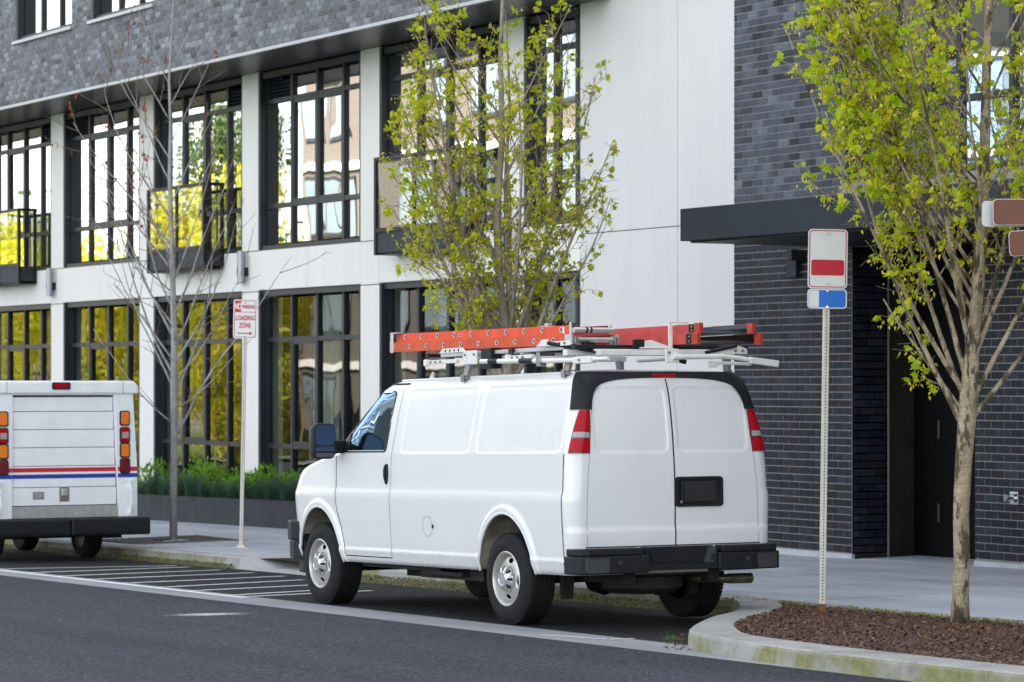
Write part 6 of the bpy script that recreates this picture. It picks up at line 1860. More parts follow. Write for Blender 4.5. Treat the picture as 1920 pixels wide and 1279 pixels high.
# loading zone sign by the bare tree
s1 = thing('street_sign', 'red and white NO PARKING LOADING ZONE sign on a tall perforated post', 'sign', (-34.83, 15.89, walk_z(-34.83, 15.89)), None)
s1.rotation_euler = (0, R(1.05), R(90) - ALPHA)
post(s1, 2.66, 0.046)
MB().box(-0.10, 0.10, -0.07, 0.07, 0.0, 0.012).build('base_plate', M['post'], s1, bevel=0.003)
MB().box(-0.05, 0.05, -0.04, 0.04, 0.012, 0.04).build('base_sleeve', M['post'], s1, bevel=0.003)
pm = MB(); plate(pm, 0.298, 0.492, 0.035, -0.030, -0.026, 2.875); sp1 = pm.build('sign_plate', M['sign_white'], s1)
outline(0.272, 0.466, 0.026, 0.008, -0.0308, 2.875, M['sign_red'], sp1)
MB().box(-0.128, 0.128, -0.0312, -0.0302, 2.958, 2.965).build('rule', M['sign_red'], sp1)
MB().box(-0.127, -0.052, -0.0316, -0.0302, 2.966, 3.098).build('red_field', M['sign_red'], sp1)
text('NO', 0.104, -0.090, 3.030, -0.0326, M['sign_white'], sp1, 0.50, 0.004)
text('PARKING', 0.063, 0.040, 3.026, -0.0322, M['sign_red'], sp1, 0.60, 0.002)
text('LOADING', 0.082, 0.0, 2.885, -0.0322, M['sign_red'], sp1, 0.66, 0.002)
text('ZONE', 0.082, 0.0, 2.792, -0.0322, M['sign_red'], sp1, 0.66, 0.002)
MB().add([(-0.092, -0.0318, 2.688), (0.055, -0.0318, 2.688), (0.055, -0.0318, 2.672), (0.096, -0.0318, 2.695), (0.055, -0.0318, 2.718), (0.055, -0.0318, 2.702), (-0.092, -0.0318, 2.702)], [(0, 1, 5, 6), (2, 3, 4)]).build('arrow', M['sign_red'], sp1, recalc=False)
for zz in (3.075, 2.655): MB().lathe([(0.001, -0.006), (0.009, -0.006), (0.010, 0)], 'y', (0.0, -0.0305, zz), 10).build('bolt', M['steel'], sp1)
# blank red/white and blue sign in the mulch
s2 = thing('street_sign', 'blank white sign with red block above a small blue plate, in the mulch bed', 'sign', (-20.42, 14.53, kz(-20.42) + KH - 0.02))
s2.rotation_euler = (0, R(0.85), R(90) - ALPHA + R(4))
post(s2, 2.58, 0.050, 0.12, 2.58)
MB().box(-0.027, 0.027, -0.027, 0.027, -0.02, 0.085).build('rusty_foot', M['rust'], s2, bevel=0.002)
pm = MB(); plate(pm, 0.327, 0.487, 0.035, -0.034, -0.030, 2.912); sp2 = pm.build('sign_plate', M['sign_white'], s2)
outline(0.308, 0.468, 0.030, 0.008, -0.0348, 2.912, M['sign_red'], sp2)
pm = MB(); plate(pm, 0.272, 0.128, 0.018, -0.0362, -0.0342, 2.840); pm.build('red_block', M['sign_red'], sp2)
pm = MB(); plate(pm, 0.327, 0.160, 0.030, -0.034, -0.030, 2.585); sp3 = pm.build('sign_plate', M['sign_white'], s2)
sp3['label'] = 'small blue plate with a white block at its left'
bl_ = [(a_, 2.585 + c_) for a_, c_ in rrect(0.152, 0.070, 0.024, 6)]
bl_ = [(max(a_, -0.068), c_) for a_, c_ in bl_]
MB().prism(bl_, 'y', -0.0358, -0.0342).build('blue_field', M['sign_blue'], sp3)
outline(0.306, 0.140, 0.024, 0.003, -0.0346, 2.585, M['sign_blue'], sp3)
for zz, pp in ((3.12, sp2), (2.71, sp2), (2.652, sp3), (2.518, sp3)): MB().lathe([(0.001, -0.008), (0.011, -0.008), (0.013, 0)], 'y', (0.0, -0.0348, zz), 10).build('bolt', M['chrome'], pp)
# brown street-name plates at the right edge
p0 = Vector((-17.2, 14.6, 0))
s3 = thing('street_sign', 'brown name plates and a white backed plate at the right edge beside the maple', 'sign', (p0.x, p0.y, kz(p0.x) + KH - 0.03))
s3.rotation_euler = (0, 0, R(90) - ALPHA)
def to_local(px, py, off):
    # a point on the vertical plane through the post that faces the viewer
    r = ray(px, py); d = Vector((-CA, SA, 0)); tt_ = (p0.x * -CA + p0.y * SA + off) / FPX
    w_ = Vector((tt_ * r[0], tt_ * r[1], EYE + tt_ * r[2])) - Vector(s3.location)
    return (w_.x * SA + w_.y * CA, w_.z)
MB().box(-0.03, 0.03, -0.03, 0.03, 0, 3.4).build('post', M['post'], s3, bevel=0.004)
for (ax_, ay_, bx_, by_, off, m_, nm, rot) in ((1841, 377, 1990, 425, 0.03, M['sign_back'], 'back_plate', 0), (1863, 374, 2060, 421, -0.05, M['sign_brown'], 'name_plate', 0), (1893, 430, 2060, 476, -0.05, M['sign_brown'], 'name_plate', 0.05)):
    l0, l1_ = to_local(ax_, ay_, off), to_local(bx_, by_, off)
    w_, h_ = l1_[0] - l0[0], l0[1] - l1_[1]
    cxm, czm = (l0[0] + l1_[0]) / 2, (l0[1] + l1_[1]) / 2
    pts_ = [(cxm + a_ * math.cos(rot) - c_ * math.sin(rot), czm + a_ * math.sin(rot) + c_ * math.cos(rot)) for a_, c_ in rrect(w_ / 2, h_ / 2, 0.03, 5)]
    q = MB().prism(pts_, 'y', off - 0.003, off + 0.003).build(nm, m_, s3)
    if nm == 'name_plate':
        pts2 = [(cxm + (a_) * math.cos(rot) - c_ * math.sin(rot), czm + a_ * math.sin(rot) + c_ * math.cos(rot)) for a_, c_ in rrect(w_ / 2 + 0.004, h_ / 2 + 0.004, 0.033, 5)]
        MB().prism(pts2, 'y', off + 0.0035, off + 0.007).build('plate_edge', M['sign_white'], q)
# ================================================================== TREES AND PLANTS
def leaf_template():
    """five-lobed maple leaf outline in the XY plane, stalk end at the origin, length 1"""
    a_ = [(0.0, 0.0), (0.22, -0.06), (0.34, 0.10), (0.52, 0.26), (0.32, 0.36), (0.38, 0.66), (0.16, 0.56), (0.0, 1.0)]
    pts_ = a_ + [(-x, y) for x, y in a_[-2:0:-1]]
    return np.array([(0.0, 0.38)] + pts_)
LEAF = leaf_template()
def rot_from(d, up=None):
    d = d / np.linalg.norm(d, axis=1, keepdims=True)
    r_ = nrng.normal(size=d.shape); r_ -= d * (r_ * d).sum(1, keepdims=True); r_ /= np.linalg.norm(r_, axis=1, keepdims=True)
    n_ = np.cross(r_, d)
    return r_, d, n_
def leaves_mesh(name, pos, dirs, sizes, mat_, parent, tmpl=LEAF, fold=0.25, flatup=None):
    pos, dirs = np.array(pos), np.array(dirs); n = len(pos)
    r_, d, nn = rot_from(dirs)
    if flatup is not None:
        # blade faces roughly upward
        upv = np.tile(np.array([[0, 0, 1.0]]), (n, 1)) + nrng.normal(scale=flatup, size=(n, 3))
        r_ = np.cross(d, upv); r_ /= np.linalg.norm(r_, axis=1, keepdims=True) + 1e-9
        nn = np.cross(r_, d)
    k = len(tmpl)
    z = -fold * np.abs(tmpl[:, 0]) - 0.18 * tmpl[:, 1] ** 2
    V = pos[:, None] + sizes[:, None, None] * (tmpl[None, :, 0:1] * r_[:, None] + tmpl[None, :, 1:2] * d[:, None] + z[None, :, None] * nn[:, None])
    f = np.array([(0, i, i + 1 if i + 1 < k else 1) for i in range(1, k)])
    fl = (f[None] + (np.arange(n) * k)[:, None, None]).ravel()
    return mesh_np(name, V.reshape(-1, 3), fl, 3, mat_, parent)
SMALL = np.array([(0, 0.4), (0, 0), (0.28, 0.35), (0, 1.0), (-0.28, 0.35)])
def wander(p, d, length, step, jit, lift, r):
    pts_ = [np.array(p, float)]; d = np.array(d, float) / np.linalg.norm(d)
    n = max(2, int(length / step))
    for i in range(n):
        d = d + np.array([r.gauss(0, jit), r.gauss(0, jit), r.gauss(0, jit * 0.6)]) + np.array([0, 0, lift])
        d /= np.linalg.norm(d)
        pts_.append(pts_[-1] + d * step)
    return pts_
def taper_r(n, r0, r1): return [r0 + (r1 - r0) * (i / (n - 1)) ** 0.8 for i in range(n)]
RIGHT = np.array([SA, CA, 0]); FWD = np.array([-CA, SA, 0])
def dir_of(az, el):
    """az measured in the viewer's plan: 0 = to the right, 90 = away"""
    h_ = RIGHT * math.cos(az) + FWD * math.sin(az)
    return h_ * math.cos(el) + np.array([0, 0, 1]) * math.sin(el)
def perp(d, r):
    v = np.array([r.gauss(0, 1) for _ in range(3)]); v -= d * np.dot(v, d); return v / np.linalg.norm(v)

def make_env(left, right):
    zl, vl = zip(*left); zr, vr = zip(*right)
    def ok(p):
        lat = float(np.dot(p, RIGHT))
        return -np.interp(p[2], zl, vl) < lat < np.interp(p[2], zr, vr)
    return ok
ENV = lambda p: True
def leafy_tree(name, label, base, trunk_pts, trunk_r, limbs, seed, barkm, leafm, leaf_size, group, zmax=9.5, sub_gap=0.24, leaf_prob=1.0, flower=True, leaf_from=0.25):
    r = random.Random(seed)
    root = thing(name, label, 'tree', base, group)
    b0 = np.array(base, float)
    tb = MB(); n = len(trunk_pts)
    tb.tube([tuple(p) for p in trunk_pts], trunk_r, 18)
    tk = tb.build('trunk', barkm, root, smooth=True)
    lb, tw = MB(), MB()
    LP, LD, FP, FD = [], [], [], []
    def twig_leaves(pts_, dens):
        for i in range(1, len(pts_)):
            if r.random() > dens: continue
            p = pts_[i]; ax_ = pts_[i] - pts_[i - 1]; ax_ /= np.linalg.norm(ax_) + 1e-9
            k = r.choice((3, 4, 5, 6)) if i == len(pts_) - 1 else r.choice((0, 1, 1, 2))
            for _ in range(k):
                o = perp(ax_, r)
                d = o * r.uniform(0.5, 1.0) + ax_ * r.uniform(0.0, 0.7) + np.array([0, 0, r.uniform(-0.7, 0.15)])
                LP.append(p + o * r.uniform(0.005, 0.03)); LD.append(d)
            if flower and r.random() < 0.75:
                for _ in range(r.choice((5, 7, 9))):
                    q = p + np.array([r.gauss(0, 0.028), r.gauss(0, 0.028), -abs(r.gauss(0.015, 0.035))])
                    FP.append(q); FD.append(np.array([r.gauss(0, 0.5), r.gauss(0, 0.5), -1.0]))
    for (h0, az, el, length, r0, lift) in limbs:
        # start on the trunk at height h0
        tz = [p[2] for p in trunk_pts]
        i = max(0, min(n - 2, int(np.searchsorted(tz, h0)) - 1)); t = (h0 - tz[i]) / (tz[i + 1] - tz[i] + 1e-9)
        p0_ = np.array(trunk_pts[i]) * (1 - t) + np.array(trunk_pts[i + 1]) * t
        pts_ = wander(p0_, dir_of(az, el), length, 0.16, 0.035, lift, r)
        cut = next((q for q, p in enumerate(pts_) if q > 3 and not ENV(p)), len(pts_))
        pts_ = pts_[:max(4, cut)]; length = (len(pts_) - 1) * 0.16
        if r0 > 0: lb.tube([tuple(p) for p in pts_], taper_r(len(pts_), r0, 0.005), 10)
        L_ = len(pts_)
        s_ = leaf_from * length
        while s_ < length - 0.05:
            i = min(L_ - 2, int(s_ / 0.16)); p = pts_[i] + (pts_[i + 1] - pts_[i]) * (s_ / 0.16 - i)
            ax_ = pts_[i + 1] - pts_[i]; ax_ /= np.linalg.norm(ax_)
            rem = 1 - s_ / length
            o = perp(ax_, r); d = ax_ * 0.75 + o * r.uniform(0.6, 1.0) + np.array([0, 0, 0.15])
            sl = r.uniform(0.35, 0.75) * (0.35 + rem * 1.1)
            sp_ = wander(p, d, sl, 0.09, 0.07, 0.05, r)
            rb = max(0.0035, r0 * rem * 0.4)
            cut = next((q for q, p_ in enumerate(sp_) if not ENV(p_)), len(sp_))
            if cut < 3:
                s_ += 0.12; continue
            sp_ = sp_[:cut]
            lb.tube([tuple(q) for q in sp_], taper_r(len(sp_), rb, 0.003), 5, cap=False)
            for j in range(1, len(sp_)):
                if r.random() < 0.8:
                    ax2 = sp_[j] - sp_[j - 1]; ax2 /= np.linalg.norm(ax2)
                    d2 = ax2 * 0.6 + perp(ax2, r) * 0.8
                    tl_ = wander(sp_[j], d2, r.uniform(0.08, 0.26), 0.07, 0.12, 0.06, r)
                    tw.tube([tuple(q) for q in tl_], taper_r(len(tl_), 0.0032, 0.002), 4, cap=False)
                    twig_leaves(tl_, 0.75 * leaf_prob)
            twig_leaves(sp_[-2:], leaf_prob)
            s_ += r.uniform(0.6, 1.4) * sub_gap
    lb.build('limbs', barkm, root, smooth=True, recalc=False)
    tw.build('twigs', M['twig'], root, recalc=False)
    LP, LD = np.array(LP), np.array(LD)
    print(name, 'leaves', len(LP), 'flowers', len(FP))
    sz = nrng.uniform(0.55, 1.15, len(LP)) * leaf_size
    c_ = leaves_mesh('crown', LP, LD, sz, leafm, root, flatup=0.9)
    if flower and len(FP):
        leaves_mesh('blossom', np.array(FP), np.array(FD), nrng.uniform(0.02, 0.042, len(FP)), M['flower'], root, SMALL, 0.1)
    return root

# right maple in the mulch bed
tb_ = (-18.75, 14.66, 0.145)
def trunk_path(pts_px, depth_ref):
    out_ = []
    for px, py in pts_px:
        r_ = ray(px, py); t = depth_ref / FPX
        # keep the trunk in the vertical plane through its base that faces the viewer
        out_.append(np.array((t * r_[0], t * r_[1], EYE + t * r_[2])))
    return out_
dref = -tb_[0] * CA + tb_[1] * SA
tp_ = [p - np.array(tb_) for p in trunk_path([(1800, 1170), (1801, 1120), (1803, 1040), (1802, 960), (1806, 880), (1812, 800), (1817, 740), (1822, 660), (1832, 560), (1840, 440), (1846, 300), (1850, 120), (1856, -40), (1862, -240), (1866, -420)], dref)]
tr_r = [0.078, 0.066, 0.062, 0.063, 0.065, 0.070, 0.072, 0.056, 0.048, 0.050, 0.043, 0.035, 0.028, 0.018, 0.006]
lr = random.Random(5)
limbs = []
spec = [  # height, azimuth, elevation, length, radius: hand set for the main limbs seen in the picture
    (1.50, 180, 60, 3.2, 0.036), (1.62, 175, 50, 2.9, 0.030), (1.70, 150, 64, 3.4, 0.034), (1.75, 200, 56, 3.2, 0.032), (1.85, 188, 68, 3.6, 0.036), (1.68, 10, 62, 3.2, 0.034), (1.55, 0, 52, 3.0, 0.032),
    (1.95, 25, 70, 3.4, 0.034), (2.0, 340, 66, 3.2, 0.032), (2.1, 240, 62, 3.2, 0.030), (2.0, 100, 62, 3.0, 0.030), (2.2, 280, 66, 3.0, 0.028), (2.4, 170, 60, 2.9, 0.026), (2.5, 205, 55, 2.7, 0.024),
    (2.7, 185, 58, 2.7, 0.024), (2.9, 160, 54, 2.5, 0.022), (3.0, 30, 60, 2.6, 0.022), (3.1, 215, 55, 2.5, 0.020), (3.3, 180, 52, 2.3, 0.020), (3.5, 350, 58, 2.4, 0.02), (3.6, 140, 55, 2.2, 0.018), (3.8, 190, 50, 2.1, 0.018),
    (4.0, 60, 55, 2.2, 0.018), (4.1, 200, 52, 2.0, 0.016), (4.3, 10, 55, 2.0, 0.016), (4.5, 165, 50, 1.9, 0.015), (4.7, 300, 52, 1.8, 0.014),
    (2.3, 178, 56, 3.0, 0.022), (2.6, 188, 52, 2.8, 0.020), (2.9, 172, 50, 2.6, 0.018), (3.2, 195, 48, 2.3, 0.016), (3.4, 168, 46, 2.2, 0.015)]
for h_, az, el, ln, r0 in spec: limbs.append((h_, R(az), R(el), ln, r0 * 0.68, 0.018))
ENV = make_env([(1.2, .12), (1.9, .30), (2.35, .52), (2.8, .74), (3.2, .94), (3.45, 1.26), (3.6, 1.48), (3.8, 1.64), (5, 1.72)], [(1.2, .4), (2.5, 1.2), (4, 1.9)])
leafy_tree('maple_tree', 'young maple with bright yellow green leaves and patchy bark standing in the mulch bed', tb_, tp_, tr_r, limbs, 21, M['bark'], M['leaf'], 0.072, 'street trees along the pavement', sub_gap=0.19, leaf_prob=0.68)

# middle maple behind the van
cb = (-28.2, 16.0, walk_z(-28.2, 16.0))
tp_ = [np.array((0, 0, z)) + RIGHT * (0.05 * math.sin(z * 1.3) + 0.03 * math.sin(z * 2.9 + 1)) + RIGHT * (-0.02 * z) for z in (0, 0.4, 0.9, 1.4, 1.9, 2.4, 3.0, 3.8, 4.6, 5.4, 6.3, 7.2)]
tr_r = [0.10, 0.085, 0.08, 0.082, 0.085, 0.058, 0.046, 0.040, 0.034, 0.026, 0.016, 0.006]
spec = [(1.70, 0, 80, 4.4, 0.052), (1.75, 178, 74, 4.2, 0.046), (1.80, 185, 62, 3.5, 0.034), (1.85, 195, 55, 3.0, 0.028), (1.82, 160, 60, 3.2, 0.030), (1.9, 5, 64, 3.0, 0.032), (1.95, 350, 54, 2.3, 0.026), (2.0, 40, 70, 3.6, 0.036),
        (1.9, 95, 74, 3.6, 0.034), (1.9, 270, 74, 3.6, 0.034), (2.1, 175, 70, 3.8, 0.036), (2.0, 20, 50, 1.8, 0.018), (2.2, 182, 46, 2.2, 0.018), (2.3, 0, 66, 3.2, 0.030), (2.5, 200, 60, 3.0, 0.026), (2.7, 185, 54, 2.6, 0.022),
        (2.8, 355, 56, 1.9, 0.02), (3.0, 30, 56, 1.9, 0.018), (3.2, 190, 60, 2.8, 0.024), (3.3, 165, 56, 2.6, 0.022), (3.5, 10, 54, 2.0, 0.018), (3.7, 195, 58, 2.4, 0.02), (3.8, 175, 52, 2.2, 0.018), (4.0, 350, 62, 2.0, 0.016), (4.2, 185, 58, 2.0, 0.016), (4.5, 200, 56, 1.8, 0.014), (4.6, 0, 60, 1.7, 0.014), (4.8, 170, 56, 1.7, 0.014)]
limbs = [(h_, R(az), R(el), ln, r0, 0.022) for h_, az, el, ln, r0 in spec]
ENV = make_env([(1.6, .5), (2.6, .85), (3.2, 1.3), (3.7, 1.5), (4.5, 1.3), (5.2, 1.1), (6, 1.0)], [(1.6, .5), (2.6, .6), (3.1, .9), (3.6, 1.05), (4.4, 1.45), (5.2, 1.1), (6, .8)])
leafy_tree('maple_tree', 'many stemmed maple with small yellow green leaves rising behind the white van', cb, tp_, tr_r, limbs, 33, M['bark_mid'], M['leaf2'], 0.068, 'street trees along the pavement', sub_gap=0.16, leaf_prob=0.62, leaf_from=0.17)

# bare tree behind the mail truck
bb_ = (-37.56, 16.14, walk_z(-37.56, 16.14))
dref = -bb_[0] * CA + bb_[1] * SA
tp_ = [p - np.array(bb_) for p in trunk_path([(325, 1012), (326, 900), (327, 800), (326, 740), (327, 640), (324, 540), (322, 440), (318, 330), (320, 240), (317, 150), (322, 60), (328, -40), (332, -160), (334, -300)], dref)]
tr_r = [0.054, 0.047, 0.046, 0.049, 0.044, 0.039, 0.033, 0.027, 0.022, 0.018, 0.014, 0.011, 0.008, 0.004]
broot = thing('bare_tree', 'slender bare grey tree with few red buds, in a metal grate by the kerb', 'tree', bb_, 'street trees along the pavement')
MB().tube([tuple(p) for p in tp_], tr_r, 14).build('trunk', M['bark_grey'], broot, smooth=True)
r = random.Random(12)
lb, tw = MB(), MB(); BP_, BD_ = [], []
tz = [p[2] for p in tp_]
spec = [(1.35, 0, 62, 3.0, 0.022, 0.03), (1.9, 8, 66, 2.6, 0.020, 0.02), (2.05, 180, 52, 2.2, 0.018, 0.03), (2.2, 172, 62, 2.6, 0.022, 0.02), (2.35, 350, 58, 2.3, 0.018, 0.025), (2.4, 190, 48, 2.1, 0.016, 0.03), (2.55, 30, 60, 2.2, 0.018, 0.02),
        (2.7, 180, 60, 2.4, 0.020, 0.02), (2.85, 165, 50, 2.0, 0.016, 0.025), (3.0, 0, 64, 2.4, 0.018, 0.015), (3.1, 200, 56, 2.2, 0.016, 0.02), (3.3, 178, 42, 1.6, 0.012, 0.02), (3.45, 20, 60, 1.9, 0.014, 0.02), (3.6, 186, 54, 2.0, 0.015, 0.02), (3.75, 150, 60, 1.8, 0.012, 0.02),
        (3.95, 182, 46, 2.2, 0.018, 0.02), (4.1, 350, 60, 1.6, 0.010, 0.02), (4.3, 175, 56, 2.2, 0.016, 0.02), (4.5, 10, 62, 1.5, 0.010, 0.02), (4.8, 185, 58, 1.9, 0.013, 0.02), (5.1, 170, 56, 1.7, 0.011, 0.02), (5.3, 0, 62, 1.5, 0.010, 0.02), (5.6, 190, 58, 1.5, 0.010, 0.02), (5.8, 5, 58, 1.4, 0.009, 0.02), (6.1, 180, 60, 1.3, 0.009, 0.02), (6.3, 20, 58, 1.3, 0.008, 0.02),
        (1.55, 182, 35, 1.7, 0.012, 0.05), (1.75, 340, 28, 1.5, 0.010, 0.06), (2.9, 90, 60, 1.8, 0.014, 0.02), (2.6, 270, 60, 1.9, 0.014, 0.02), (2.15, 15, 40, 2.0, 0.012, 0.045), (1.15, 5, 70, 1.0, 0.008, 0.02)]
for h0, az, el, ln, r0, lift in spec:
    i = max(0, min(len(tz) - 2, int(np.searchsorted(tz, h0)) - 1)); t = (h0 - tz[i]) / (tz[i + 1] - tz[i])
    p0_ = tp_[i] * (1 - t) + tp_[i + 1] * t
    pts_ = wander(p0_, dir_of(R(az), R(el)), ln, 0.14, 0.045, lift, r)
    lb.tube([tuple(p) for p in pts_], taper_r(len(pts_), r0, 0.003), 7)
    s_ = 0.35
    while s_ < ln:
        i = min(len(pts_) - 2, int(s_ / 0.14)); ax_ = pts_[i + 1] - pts_[i]; ax_ /= np.linalg.norm(ax_)
        sp_ = wander(pts_[i], ax_ * 0.8 + perp(ax_, r) * 0.7, r.uniform(0.25, 0.8), 0.09, 0.07, 0.03, r)
        tw.tube([tuple(q) for q in sp_], taper_r(len(sp_), 0.006, 0.0025), 5, cap=False)
        for j in range(2, len(sp_)):
            if r.random() < 0.35:
                ax2 = sp_[j] - sp_[j - 1]; ax2 /= np.linalg.norm(ax2)
                q_ = wander(sp_[j], ax2 * 0.6 + perp(ax2, r) * 0.8, r.uniform(0.04, 0.12), 0.04, 0.1, 0.02, r)
                tw.tube([tuple(q) for q in q_], taper_r(len(q_), 0.0035, 0.002), 4, cap=False)
            if (h0 > 3.8 and 100 < az < 260 and r.random() < 0.30) or (h0 > 2.6 and r.random() < 0.04):
                for _ in range(r.choice((2, 3, 5))):
                    BP_.append(sp_[j] + np.array([r.gauss(0, .015), r.gauss(0, .015), -r.uniform(0, .04)])); BD_.append(np.array([r.gauss(0, .4), r.gauss(0, .4), -1]))
        s_ += r.uniform(0.16, 0.42)
lb.build('limbs', M['bark_grey'], broot, smooth=True, recalc=False)
tw.build('twigs', M['twig'], broot, recalc=False)
leaves_mesh('buds', np.array(BP_), np.array(BD_), nrng.uniform(0.03, 0.07, len(BP_)), M['bud'], broot, SMALL, 0.1)['kind'] = 'stuff'
# square tree grate
gz = walk_z(bb_[0], bb_[1])
grate = thing('tree_grate', 'dark square tree grate round the foot of the bare tree', 'grate', (bb_[0], bb_[1], gz))
for k in range(14):
    yy = -0.75 + 1.5 * (k + 0.5) / 14
    zz = 0.012 + 0.015 * yy
    if abs(yy) < 0.2:
        for s_ in (-1, 1):
            MB().box(min(s_ * 0.24, s_ * 0.85), max(s_ * 0.24, s_ * 0.85), yy - 0.035, yy + 0.035, zz - 0.01, zz).build('slat', M['steel_dark'], grate)
    else: MB().box(-0.85, 0.85, yy - 0.035, yy + 0.035, zz - 0.01, zz).build('slat', M['steel_dark'], grate)
M_ = MB().box(-0.88, 0.88, -0.78, 0.78, -0.012, -0.002).build('soil_pit', M['soil'], grate)

# planter in front of the windows
PX0, PX1, PY = -60.0, -32.9, 18.8
planter = thing('planter', 'long low dark grey planter of metal panels below the ground floor windows', 'planter', (-46, PY, walk_z(-46, PY)))
PH = 0.40
x = PX0
while x < PX1 - 0.1:
    x1 = min(x + 1.75, PX1)
    zb0 = walk_z(x, PY) - 0.02
    MB().add([(x + 0.004, PY, walk_z(x, PY)), (x1 - 0.004, PY, walk_z(x1, PY)), (x1 - 0.004, PY + 0.03, walk_z(x1, PY)), (x + 0.004, PY + 0.03, walk_z(x, PY)),
              (x + 0.004, PY, walk_z(x, PY) + PH), (x1 - 0.004, PY, walk_z(x1, PY) + PH), (x1 - 0.004, PY + 0.03, walk_z(x1, PY) + PH), (x + 0.004, PY + 0.03, walk_z(x, PY) + PH)],
             [(0, 3, 2, 1), (4, 5, 6, 7), (0, 1, 5, 4), (1, 2, 6, 5), (2, 3, 7, 6), (3, 0, 4, 7)]).build('panel', M['planter'], planter, world=True)
    x = x1
MB().box(PX1, PX1 + 0.03, PY, F - 0.02, walk_z(PX1, PY), walk_z(PX1, PY) + PH).build('panel', M['planter'], planter, world=True)
MB().add([(PX0, PY + 0.03, walk_z(PX0, PY) + PH - 0.06), (PX1, PY + 0.03, walk_z(PX1, PY) + PH - 0.06), (PX1, F - 0.0, walk_z(PX1, PY) + PH - 0.06), (PX0, F - 0.0, walk_z(PX0, PY) + PH - 0.06)], [(0, 1, 2, 3)]).build('soil', M['soil'], planter, world=True, recalc=False)
def blades(n, h, spread, seed):
    r_ = np.random.default_rng(seed)
    az = r_.uniform(0, 6.283, n); lean = np.abs(r_.normal(0.55, 0.35, n)); ln = h * r_.uniform(0.6, 1.1, n)
    base = np.stack([r_.normal(0, 0.05, n), r_.normal(0, 0.05, n), np.zeros(n)], 1)
    k = 5; V = []
    for i in range(k):
        t = i / (k - 1)
        ang = lean * (0.3 + 0.9 * t)
        rad = ln * t * np.sin(ang) * spread; z = ln * t * np.cos(np.minimum(ang, 1.5))
        c = base + np.stack([rad * np.cos(az), rad * np.sin(az), z], 1)
        w = 0.006 * (1 - t) + 0.001
        side = np.stack([-np.sin(az), np.cos(az), np.zeros(n)], 1) * w
        V += [c - side, c + side]
    V = np.stack(V, 1)
    f = np.array([(2 * i, 2 * i + 1, 2 * i + 3, 2 * i + 2) for i in range(k - 1)])
    return V.reshape(-1, 3), (f[None] + (np.arange(n) * 2 * k)[:, None, None]).ravel()
gm = []
for s_ in range(3):
    V, f_ = blades(420, 0.42, 1.0, 50 + s_); gm.append((V, f_))
proto = []
for V, f_ in gm:
    o = mesh_np('grass_clump', V, f_, 4, M['blue_grass']); proto.append(o)
x = -46.3; k = 0
first = {}
while x < -33.2:
    pi_ = k % 3
    o = proto[pi_] if pi_ not in first else proto[pi_].copy()
    if pi_ in first: COL.objects.link(o)
    first[pi_] = True
    o.location = (x, PY + 0.17 + rng.uniform(-0.03, 0.03), walk_z(x, PY) + PH - 0.08)
    s_ = rng.uniform(0.75, 1.2); o.scale = (s_, s_, s_ * rng.uniform(0.9, 1.1)); o.rotation_euler = (0, 0, rng.uniform(0, 6))
    tag(o, 'blue green ornamental grass clump along the front edge of the dark planter', 'grass clump', 'blue grass clumps along the planter')
    x += rng.uniform(0.42, 0.56); k += 1
def bush(seed, n, rx, rz_):
    r_ = np.random.default_rng(seed)
    d = r_.normal(size=(n, 3)); d /= np.linalg.norm(d, axis=1, keepdims=True); q = r_.uniform(0.45, 1.0, n) ** 0.6
    lump = 1 + 0.25 * np.sin(d[:, 0] * 5 + seed) * np.cos(d[:, 1] * 4)
    pos = d * (q * lump)[:, None] * np.array([rx, rx * 0.8, rz_]); pos[:, 2] += rz_ * 0.9
    dirs = d + np.array([0, 0, 0.6]) + r_.normal(0, 0.4, (n, 3))
    return pos, dirs, r_.uniform(0.03, 0.065, n)
bproto = []
for s_ in range(3):
    pos, dirs, sz = bush(70 + s_, 520, 0.30, 0.20)
    bproto.append(leaves_mesh('shrub', pos, dirs, sz, M['shrub'], None, SMALL, 0.2))
x = -46.0; k = 0; first = {}
while x < -33.3:
    pi_ = k % 3
    o = bproto[pi_] if pi_ not in first else bproto[pi_].copy()
    if pi_ in first: COL.objects.link(o)
    first[pi_] = True
    o.location = (x, PY + 0.47 + rng.uniform(-0.05, 0.05), walk_z(x, PY) + PH - 0.06)
    s_ = rng.uniform(0.65, 1.25); o.scale = (s_, s_, s_ * rng.uniform(0.9, 1.6)); o.rotation_euler = (0, 0, rng.uniform(0, 6))
    tag(o, 'light green leafy shrub behind the blue grass in the planter', 'shrub', 'green shrubs along the planter')
    x += rng.uniform(0.40, 0.62); k += 1
# small weeds at the kerb
for (x, y, z, n, lab) in ((-19.9, 12.72, kz(-19.9), 26, 'tiny bright green weed at the nose of the curved kerb'), (-33.05, 14.9, kz(-33) - 0.02, 40, 'small bright green weed where the kerb meets the ramp'), (-18.45, 13.45, kz(-18.4) + 0.11, 16, 'single green seedling in the brown mulch')):
    V, f_ = blades(n, 0.09, 1.4, int(n)); o = mesh_np('weed', V * np.array([0.6, 0.6, 0.5]), f_, 4, M['weed']); o.location = (x, y, z)
    tag(o, lab, 'weed')
